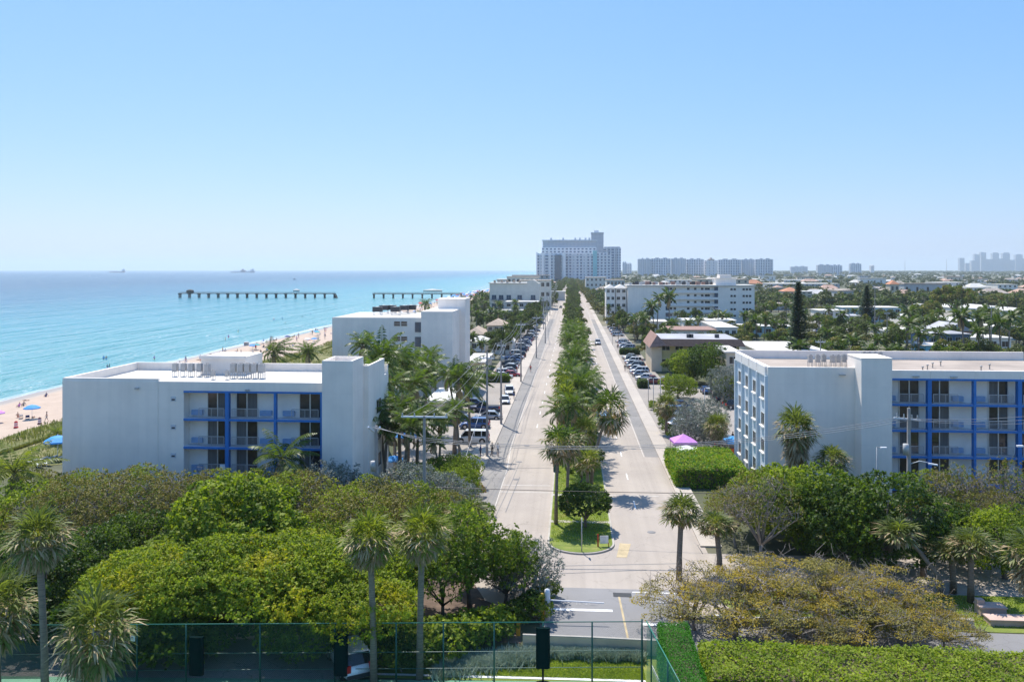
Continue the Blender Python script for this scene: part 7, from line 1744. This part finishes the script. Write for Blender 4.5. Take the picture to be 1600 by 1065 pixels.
# near poles
xT, yT = wx(663,74), 74.0; zT_ = wz(651,663,74)
concrete_pole(xT, yT, zT_+.1, 'T shaped concrete pole with a long white crossarm behind the silver bushes', 2.1, zT_, None, .20)
xI, yI = wx(588,78), 78.0; zI_ = wz(668,588,78)
pi_ = concrete_pole(xI, yI, zI_+.2, 'concrete pole with two white insulator brackets at the left hotel tower', None, None, None, .22, extra=[(zI_-3.6,-1)])
for s in (-1,1): m = MB(); m.bar((s*.15,0,zI_-.4),(s*.55,-.9,zI_+.25),.16); m.build('insulator_bracket','lamp_white',pi_)
xW, yW = wx(553,79), 79.0; o = MB((xW,yW,0)); o.tube((xW,yW,0),(xW,yW,wz(737,553,79)),.16,.13,8); tag(o.build('wooden_post','wood_dark'),'short dark wooden post in front of the left hotel tower','post')
xR, yR = wx(1420,76), 76.0; zR_ = wz(655,1420,76)
pr = concrete_pole(xR, yR, zR_+1.0, 'concrete pole with a slanting white crossarm in front of the right hotel', None, None, None, .22, extra=[(zR_-2.6,-1)])
m = MB(); m.bar((-1.5,-.6,zR_+.25),(1.2,.5,zR_-.15),.13); m.build('crossarm','lamp_white',pr)
for s in (-1.2,-.5,.3,.9): m = MB(); m.lathe((s,s*.42,zR_+.1-s*.14),[(0,0),(.06,0),(.09,.1),(.05,.2),(.08,.28),(0,.4)],8); m.build('insulator','machine_grey',pr)
m = MB(); m.path([(.1,-.1,zR_-3.9),(.8,-.3,zR_-3.6),(1.6,-.6,zR_-3.7)],[.04,.035,.03],6); m.add([(1.4,-.75,zR_-3.8),(2.1,-.95,zR_-3.85),(2.15,-.7,zR_-3.85),(1.45,-.5,zR_-3.8),(1.4,-.75,zR_-3.68),(2.1,-.95,zR_-3.75),(2.15,-.7,zR_-3.75),(1.45,-.5,zR_-3.68)],[(0,3,2,1),(4,5,6,7),(0,1,5,4),(2,3,7,6),(1,2,6,5),(0,4,7,3)]); m.build('street_lamp','lamp_white',pr)
# wires across the junction
for i in range(3):
    wire((xI-.3+.3*i,yI-.7,zI_+.2),(xT+.05,yT,zT_-1.9-.15*i),.05,'thin wire from the insulator pole to the T shaped pole, %s of three' % ('top','middle','lowest')[i],'wires between the two near left poles',.018)
    wire((xT+.1,yT,zT_-1.9-.15*i),(xR-1.2+.6*i,yR-.4,zR_+.2-.1*i),1.5,'thin wire sagging across the junction to the right pole, %s of three' % ('top','middle','lowest')[i],'wires sagging across the junction',.022)
    wire((xR-1.2+.6*i,yR-.4,zR_+.2-.1*i),(wx(1700,84),84,wz(638+i*7,1700,84)),.5,'wire running right from the slanting crossarm, %s of three' % ('top','middle','lowest')[i],'wires right of the slanting crossarm',.02)
wire((xI,yI,zI_-5.4),(xR,yR,zR_-6.5),.35,'low cable crossing the junction at tree-top height',None,.03,'plastic_black',name='cable')
for i, s in enumerate((-.9,0,.9)):
    a = (LP[0][0]+s,LP[0][1],LP[0][2]-.5); wire(a,(xT+s*1.9,yT,zT_+.05),.8,'line from the nearest sidewalk pole down to the T shaped pole, %s one' % ('left','middle','right')[i],'lines from the sidewalk pole to the T shaped pole',.018)
gx, gy = gnd(655, 800); wire((LP[0][0],LP[0][1],LP[0][2]-5),(gx+3,gy+2,.3),0,'steel guy wire slanting down from the nearest sidewalk pole',None,.02,'lamp_white',name='guy_wire')
# thin lamp post at the right hotel
def lamp_post(x, y, H, label, arm=(.9,-.2), head='lamp_white'):
    r = empty('street_lamp',(x,y,0),0,label,'street lamp'); m = MB(); m.tube((0,0,0),(0,0,H),.07,.045,8); m.bar((0,0,H),(arm[0],arm[1],H-.02),.05); m.build('pole','machine_grey',r)
    m = MB(); m.box(arm[0]-.3,arm[0]+.25,arm[1]-.14,arm[1]+.14,H-.08,H+.05); m.build('lamp_head',head,r); return r
x, y = wx(1624,78), 78.0; lamp_post(x,y,wz(697,1624,78),'street lamp whose white head reaches in from the right edge',(-1.6,.1))
x, y = wx(1370,80), 80.0; lamp_post(x,y,wz(698,1370,80),'thin grey lamp post against the right hotel stair tower',(.55,-.25))
for px, pb, pt, lb in ((1013,628,590,'thin lamp post beside the dark red pickup, left one'),(1021,641,590,'thin lamp post beside the dark red pickup, middle one'),(1032,640,588,'thin lamp post beside the dark red pickup, right one'),(1101,690,606,'slim lamp post above the tents in the inland lot'),(957,540,506,'slim pole by the small round palm on the inland sidewalk')):
    x, y = gnd(px, pb); lamp_post(x, y, wz(pt,px,y), lb, (.5,0))
for px, pb, pt, lb, Y in ((1367,0,448,'bare pole left of the banyan among the inland houses',300),(1386,0,487,'concrete pole in front of the pale blue villa',262),(1549,0,478,'concrete pole between palms at the right',235),(1282,0,530,'short dark pole behind the inland hotel roof',160),(1122,0,480,'pole in front of the five storey block',300)):
    concrete_pole(wx(px,Y),Y,wz(pt,px,Y),lb,.9,None,None,.14)
# ---------------------------------------------------------------- median furniture
x, y = gnd(909, 862, .1); r = empty('sign_post',(x,y,0),0,'slim grey sign post at the tip of the median','sign post')
m = MB(); m.tube((0,0,0),(0,0,wz(809,909,y)),.05,.045,8); m.build('post','machine_grey',r); m = MB(); m.box(-.02,.02,-.28,.28,wz(812,909,y)-.4,wz(809,909,y)); m.build('sign_plate','machine_grey',r)
x, y = gnd(944, 853, .17); r = empty('yard_sign',(x,y,.17),.15,'small white board with a dark red post on the median tip','sign')
m = MB(); m.box(-.38,.38,-.02,.02,.25,.95); m.build('board','mark_white',r); m = MB(); m.box(-.62,-.50,-.05,.05,0,1.1); m.box(.36,.42,-.03,.03,0,.3); m.build('post','lamp_red',r)
x, y = gnd(926, 745, .17); r = empty('crossing_sign',(x,y,.17),0,'orange diamond warning sign under the median palms','sign')
m = MB(); m.tube((0,.04,0),(0,.04,2.1),.03,.03,6); m.build('post','machine_grey',r); m = MB(); m.add([(0,0,1.25),(.42,0,1.67),(0,0,2.09),(-.42,0,1.67),(0,.025,1.25),(.42,.025,1.67),(0,.025,2.09),(-.42,.025,1.67)],[(0,1,2,3),(7,6,5,4),(0,4,5,1),(1,5,6,2),(2,6,7,3),(3,7,4,0)]); m.build('sign_plate','orange_paint',r)
x, y = gnd(869, 736, .17); m = MB((x,y,.17)); m.box(x-.35,x+.35,y-.25,y+.25,.17,1.1); m.box(x-.38,x+.38,y-.28,y+.28,1.1,1.16); tag(m.build('utility_cabinet','fence_green'),'dark green utility cabinet on the left side of the median','cabinet')
# ---------------------------------------------------------------- tents and parasols
def tent(px, py, w, d, eave, peak, mat, label, rz=0):
    x, y = gnd(px, py); r = empty('canopy_tent',(x,y,0),rz,label,'tent'); a, b_ = w/2, d/2; m = MB()
    m.add([(-a,-b_,eave),(a,-b_,eave),(a,b_,eave),(-a,b_,eave),(0,0,peak),(-a,-b_,eave-.3),(a,-b_,eave-.3),(a,b_,eave-.3),(-a,b_,eave-.3)],[(0,1,4),(1,2,4),(2,3,4),(3,0,4),(5,6,1,0),(6,7,2,1),(7,8,3,2),(8,5,0,3)]); m.build('canopy',mat,r)
    for sx in (-1,1):
        for sy in (-1,1): m = MB(); m.bar((sx*(a-.08),sy*(b_-.08),0),(sx*(a-.08),sy*(b_-.08),eave-.05),.06); m.build('leg','machine_grey',r)
    return r
tent(1068,712,3.1,3.0,2.1,2.95,'cloth_purple','purple pop-up tent at the inland lot entrance',.1)
tent(1073,727,3.1,3.0,2.0,2.6,'cloth_white','white pop-up tent in front of the purple one',.05)
tent(1146,712,2.2,2.4,2.1,2.7,'cloth_blue','bright blue tent beside the inland hotel wall',.1)
x, y = gnd(1143, 716); m = MB((x,y,0)); m.box(x-.55,x+.5,y-.3,y+.3,0,1.0); m.box(x-.4,x+.35,y-.2,y+.2,1.0,1.3); tag(m.build('orange_crate_stack','orange_paint'),'orange boxy bin below the blue tent','bin')
for i, (px, py) in enumerate(((621,712),(634,713))): x, y = gnd(px, py); umbrella(x,y+3,.4,'cloth_blue','bright blue parasol under the coconut grove, %s one' % ('left','right')[i],None,sc=1.05)
x, y = gnd(616,738); umbrella(x,y,0,'cloth_blue','blue parasol half hidden behind the silver bushes')
for i, (px, py) in enumerate(((600,742),(612,746),(628,741),(645,744))): x, y = gnd(px,py); lounger(x,y,.02,.4*i,'white pool lounger under the coconut grove, %s from left' % ORDS[i],'pool loungers under the grove')
# ---------------------------------------------------------------- gate, walls, court fence
x, y = -2.05, 59.3
r = empty('barrier_gate',(x,y,0),0,'yellow and white barrier gate with long white arm, left of the drive','barrier gate')
m = MB(); m.box(-.12,.12,-.14,.14,0,1.95); m.build('post','yellow_paint',r)
m = MB(); m.lathe((.32,.1,0),[(0,0),(.22,0),(.22,2.0),(.17,2.2),(0,2.28)],14); m.build('housing','lamp_white',r)
za = 1.5; m = MB(); m.bar((.2,0,za),(4.35,0,za-.12),.07); m.build('arm','lamp_white',r)
x2 = 8.15; r = empty('barrier_gate',(x2,59.6,0),0,'white barrier arm and post right of the drive, under golden trees','barrier gate')
m = MB(); m.lathe((0,0,0),[(0,0),(.16,0),(.16,1.4),(.1,1.55),(0,1.6)],12); m.build('post','lamp_white',r); m = MB(); m.bar((-.1,0,1.35),(-3.4,0,1.42),.07); m.build('arm','lamp_white',r)
x, y = gnd(810, 992, 0); m = MB((x,y,0)); m.box(x-.13,x+.13,y-.1,y+.1,0,.95)
for k in range(4): m.box(x-.135,x+.135,y-.105,y-.1,.15+k*.2,.22+k*.2)
tag(m.build('bollard','yellow_paint'),'short yellow bollard at the end of the drive bed','bollard')
def wall(name, label, pts, h, t_, mat='cream_wall', cap='kerb'):
    r = empty(name, (pts[0][0],pts[0][1],0), 0, label, 'wall'); o_ = tuple(r.location); m = MB(o_); c = MB(o_)
    for a, b_ in zip(pts, pts[1:]):
        m.poly([(a[0],a[1]-t_/2),(b_[0],b_[1]-t_/2),(b_[0],b_[1]+t_/2),(a[0],a[1]+t_/2)],0,h-.05)
        c.poly([(a[0],a[1]-t_/2-.01),(b_[0],b_[1]-t_/2-.01),(b_[0],b_[1]+t_/2+.01),(a[0],a[1]+t_/2+.01)],h-.05,h)
    m.build('wall',mat,r); c.build('coping',cap,r); return r
wall('low_wall','low cream wall with white coping behind the silvery ground cover',[(-3.2,54.75),(1,54.7),(7.8,54.4)],1.0,.16,'wall_sand','kerb')
wall('low_wall','pale kerb wall curving right behind the long hedge',[(8.2,54.4),(12,54.0),(16,54.3)],.3,.15,'kerb','mark_white')
wall('planter_wall','low planter wall under the golden trees',[(10.2,59.9),(13.5,59.6),(17.3,59.9)],.5,.5,'kerb','mark_white')
wall('planter_wall','second low planter wall with dark shade, right of the first',[(20,60.1),(24,60.3),(28,60.3)],.6,.4,'cream_wall','kerb')
wall('boundary_wall','brown boundary wall behind the green screen at the bottom left',[(-34,54.3),(-20,55.2),(-13,55.6)],1.6,.3,'tile_tan','sand_pale')
for i, (a, b_, Y, h) in enumerate(((1533,1573,62.2,.62),(1548,1640,60.6,.4))):
    x0, x1 = wx(a,Y), wx(b_,Y); m = MB((x0,Y,0)); m.box(x0,x1,Y,Y+1.0,0,h); m.box(x0-.06,x1+.06,Y-.06,Y+1.06,h,h+.08)
    if i == 0: m.box(x0,x0+.5,Y+.5,Y+1.0,h+.08,h+.4)
    tag(m.build('stone_ledge','stone_pink'),('pinkish stone bench block on the right lawn','long pinkish stone ledge in front of the bench block')[i],'stone ledge')
# fence: main run across the bottom, side run toward the camera
FZ = 3.66
def mesh_mat(name, col, cover, sc=9):
    m, t, b = new_mat(name); MATS[name] = m; b.inputs['Base Color'].default_value = lin(col); b.inputs['Roughness'].default_value = .6
    tc = t.nodes.new('ShaderNodeTexCoord').outputs['Object']; s_ = t.nodes.new('ShaderNodeSeparateXYZ'); t.links.new(tc, s_.inputs[0])
    h_ = math_(t,'ADD',s_.outputs[0],s_.outputs[1]); a = math_(t,'FRACT',math_(t,'MULTIPLY',math_(t,'ADD',h_,s_.outputs[2]),sc)); c = math_(t,'FRACT',math_(t,'MULTIPLY',math_(t,'SUBTRACT',h_,s_.outputs[2]),sc))
    f = math_(t,'MAXIMUM',math_(t,'LESS_THAN',a,cover),math_(t,'LESS_THAN',c,cover)); t.links.new(f, b.inputs['Alpha']); return m
mesh_mat('chain_link',(.015,.07,.05),.055); mesh_mat('wind_screen',(.006,.045,.038),.52,14); mesh_mat('shade_net',(.006,.05,.035),.09,8); mesh_mat('chain_link_dense',(.02,.20,.15),.22,10)
fr = empty('court_fence',(wx(925,51.3),51.0,0),0,'tall dark green chain link fence of the tennis court across the bottom','fence'); fo = tuple(fr.location)
def fpt(px): # fence line: slightly skewed to the avenue
    x = wx(px, 51.0); return x, 51.0+(x-5)*.085
pxs = [-60,40,150,248,318,425,535,626,697,774,849,925,1003]
zs_top = {}
for px in pxs:
    x, y = fpt(px); m = MB(fo); m.tube((x,y,0),(x,y,FZ+(.15 if px == 1003 else 0)),.075 if px == 1003 else .055,.05,8); m.build('post','fence_green',fr)
a, c = fpt(-60), fpt(1003)
m = MB(fo); m.tube((a[0],a[1],FZ),(c[0],c[1],FZ),.028,.028,6); m.build('top_rail','fence_rail_green',fr)
for z in (1.9,.9): m = MB(fo); m.tube((a[0],a[1],z),(c[0],c[1],z),.022,.022,5); m.build('mid_rail','fence_green',fr)
m = MB(fo); m.quad((a[0],a[1]+.03,.05),(c[0],c[1]+.03,.05),(c[0],c[1]+.03,FZ),(a[0],a[1]+.03,FZ)); m.build('chain_link_mesh','chain_link',fr)
b0, b1 = fpt(-60), fpt(120); m = MB(fo); m.quad((b0[0],b0[1]+.06,.4),(b1[0],b1[1]+.06,.4),(b1[0],b1[1]+.06,2.6),(b0[0],b0[1]+.06,2.6)); m.build('wind_screen','wind_screen',fr)
b0, b1 = fpt(120), fpt(560); m = MB(fo); m.quad((b0[0],b0[1]+.06,.2),(b1[0],b1[1]+.06,.2),(b1[0],b1[1]+.06,FZ-.05),(b0[0],b0[1]+.06,FZ-.05)); m.build('shade_netting','shade_net',fr)
for i, px in enumerate((335,545,849)):
    x, y = fpt(px); w = .42; y -= .22
    z0, z1 = wz(1043-(15 if px < 800 else 0),px,y), wz(980 if px > 800 else (995 if px < 400 else 990),px,y)
    if px < 800: z0 = wz(1055,px,y)
    r = empty('padded_panel',(x,y,0),0,'upright dark green padded panel on the court fence, %s of three' % ('left one','middle one','right one')[i],'panel','padded panels on the court fence')
    m = MB(); e = .1; m.poly([(-w+e,-.12),(w-e,-.12),(w,-.12+e),(w,.12),(-w,.12),(-w,-.12+e)],z0,z1); m.build('pad','panel_green',r)
    if px > 800: m = MB(); m.lathe((0,-.1,0),[(0,0),(.55,0),(.55,.03),(0,.05)],16); m.tube((0,0,0),(0,0,z0),.06,.06,8); m.build('stand','panel_green',r)
x, y = fpt(243); r = empty('court_number_sign',(x,y-.08,wz(997,243,y)),0,'small white square sign with the number 2 on the court fence','sign'); m = MB(); m.box(-.14,.14,-.015,.015,-.16,.16); m.build('board','mark_white',r)
tc_ = bpy.data.curves.new('digit','FONT'); tc_.body = '2'; tc_.size = .26; tc_.align_x = 'CENTER'; tc_.align_y = 'CENTER'; tc_.extrude = .003; to = bpy.data.objects.new('digit',tc_); COL.objects.link(to)
dg = bpy.context.evaluated_depsgraph_get(); tme = bpy.data.meshes.new_from_object(to.evaluated_get(dg)); bpy.data.objects.remove(to); tme.materials.append(M('plastic_black'))
to = bpy.data.objects.new('digit',tme); COL.objects.link(to); to.parent = r; to.location = (0,-.022,0); to.rotation_euler = (PI/2,0,0)
# faded lettering on the drive
def pave_text(s, x, y, size, rz, label=None):
    c_ = bpy.data.curves.new('t','FONT'); c_.body = s; c_.size = size; c_.align_x = 'CENTER'; c_.align_y = 'CENTER'; o = bpy.data.objects.new('t',c_); COL.objects.link(o)
    dg = bpy.context.evaluated_depsgraph_get(); me = bpy.data.meshes.new_from_object(o.evaluated_get(dg)); bpy.data.objects.remove(o); me.materials.append(M('text_faded'))
    o = bpy.data.objects.new('road_lettering',me); COL.objects.link(o); o.location = (x,y,.026); o.rotation_euler = (0,0,rz); o['kind'] = 'structure'
surf('text_faded', (.34,.34,.34), .9, .3, 3, col2=(.21,.21,.215))
pave_text('ONLY', .75, 62.6, .95, PI); pave_text('STOP', 5.9, 57.6, .8, 0)
sr = empty('side_fence',(4.55,51.0,0),0,'green chain link side fence with a bright top rail running toward the camera','fence'); so = tuple(sr.location)
a = (4.55,51.0); c = (5.95,41.0)
for t_ in (.12,.5,.9): x, y = a[0]+(c[0]-a[0])*t_, a[1]+(c[1]-a[1])*t_; m = MB(so); m.tube((x,y,0),(x,y,FZ),.05,.05,8); m.build('post','fence_green',sr)
m = MB(so); m.tube((a[0],a[1],FZ),(c[0],c[1],FZ),.04,.04,6); m.build('top_rail','fence_rail_green',sr)
m = MB(so); m.quad((a[0],a[1],.05),(c[0],c[1],.05),(c[0],c[1],FZ),(a[0],a[1],FZ)); m.build('chain_link_mesh','chain_link_dense',sr)
hr = empty('stair_handrail',(4.95,50.0,0),0,'pale handrail of the steps inside the court fence corner','handrail'); ho = tuple(hr.location)
m = MB(ho); m.tube((4.85,50.8,1.1),(5.45,46.5,1.0),.03,.03,6); m.tube((4.85,50.8,.95),(5.45,46.5,.85),.02,.02,6)
for i in range(12): q = i/11; x, y = 4.85+.6*q, 50.8-4.3*q; m.tube((x,y,0),(x,y,1.1-.1*q),.018,.018,5)
m.build('rail','lamp_white',hr)
# second, farther fence posts seen through the trees
for i, px in enumerate((112,240,575,690,920)):
    pass

# towel on a balcony rail of the left hotel
xt = wx(347, YL-.1); zt0 = wz(726, 347, YL-.1); m = MB((xt,YL+.1,zt0))
m.add([(xt-.32,YL+.09,zt0),(xt+.30,YL+.09,zt0+.02),(xt+.28,YL+.07,zt0-.55),(xt-.30,YL+.06,zt0-.62),(xt-.32,YL+.20,zt0),(xt+.30,YL+.20,zt0+.02),(xt+.28,YL+.20,zt0-.25),(xt-.30,YL+.20,zt0-.3)],[(0,3,2,1),(4,5,6,7),(0,1,5,4)])
tag(m.build('towel','cloth_white'),'white towel hung over a lower balcony rail of the left hotel','towel')
# ---------------------------------------------------------------- the salt haze over coast and town
m = bpy.data.materials.new('haze_air'); m.use_nodes = True; t = m.node_tree
for n in list(t.nodes):
    if n.type != 'OUTPUT_MATERIAL': t.nodes.remove(n)
v = t.nodes.new('ShaderNodeVolumePrincipled'); v.inputs['Color'].default_value = (.80,.91,1,1)
v.inputs['Density'].default_value = HAZE_D; v.inputs['Anisotropy'].default_value = 0.35
t.links.new(v.outputs[0], [n for n in t.nodes if n.type == 'OUTPUT_MATERIAL'][0].inputs['Volume']); MATS['haze_air'] = m
mb = MB(); mb.box(-28500,30500,-400,28500,-6,260); hz_ = mb.build('haze', 'haze_air'); hz_['kind'] = 'stuff'
# ---------------------------------------------------------------- look-alikes told apart by how near they stand
_by = {}
for o in COL.objects:
    if o.parent is None and o.get('label') and o.get('kind') is None: _by.setdefault(o['label'], []).append(o)
for lb, os_ in _by.items():
    if 1 < len(os_) <= 40 and len(lb.split()) <= 14:
        for i, o in enumerate(sorted(os_, key=lambda q: q.location.x**2+q.location.y**2)):
            o['label'] = lb+(', nearest one' if i == 0 else ', %s nearest' % ORDS[i])
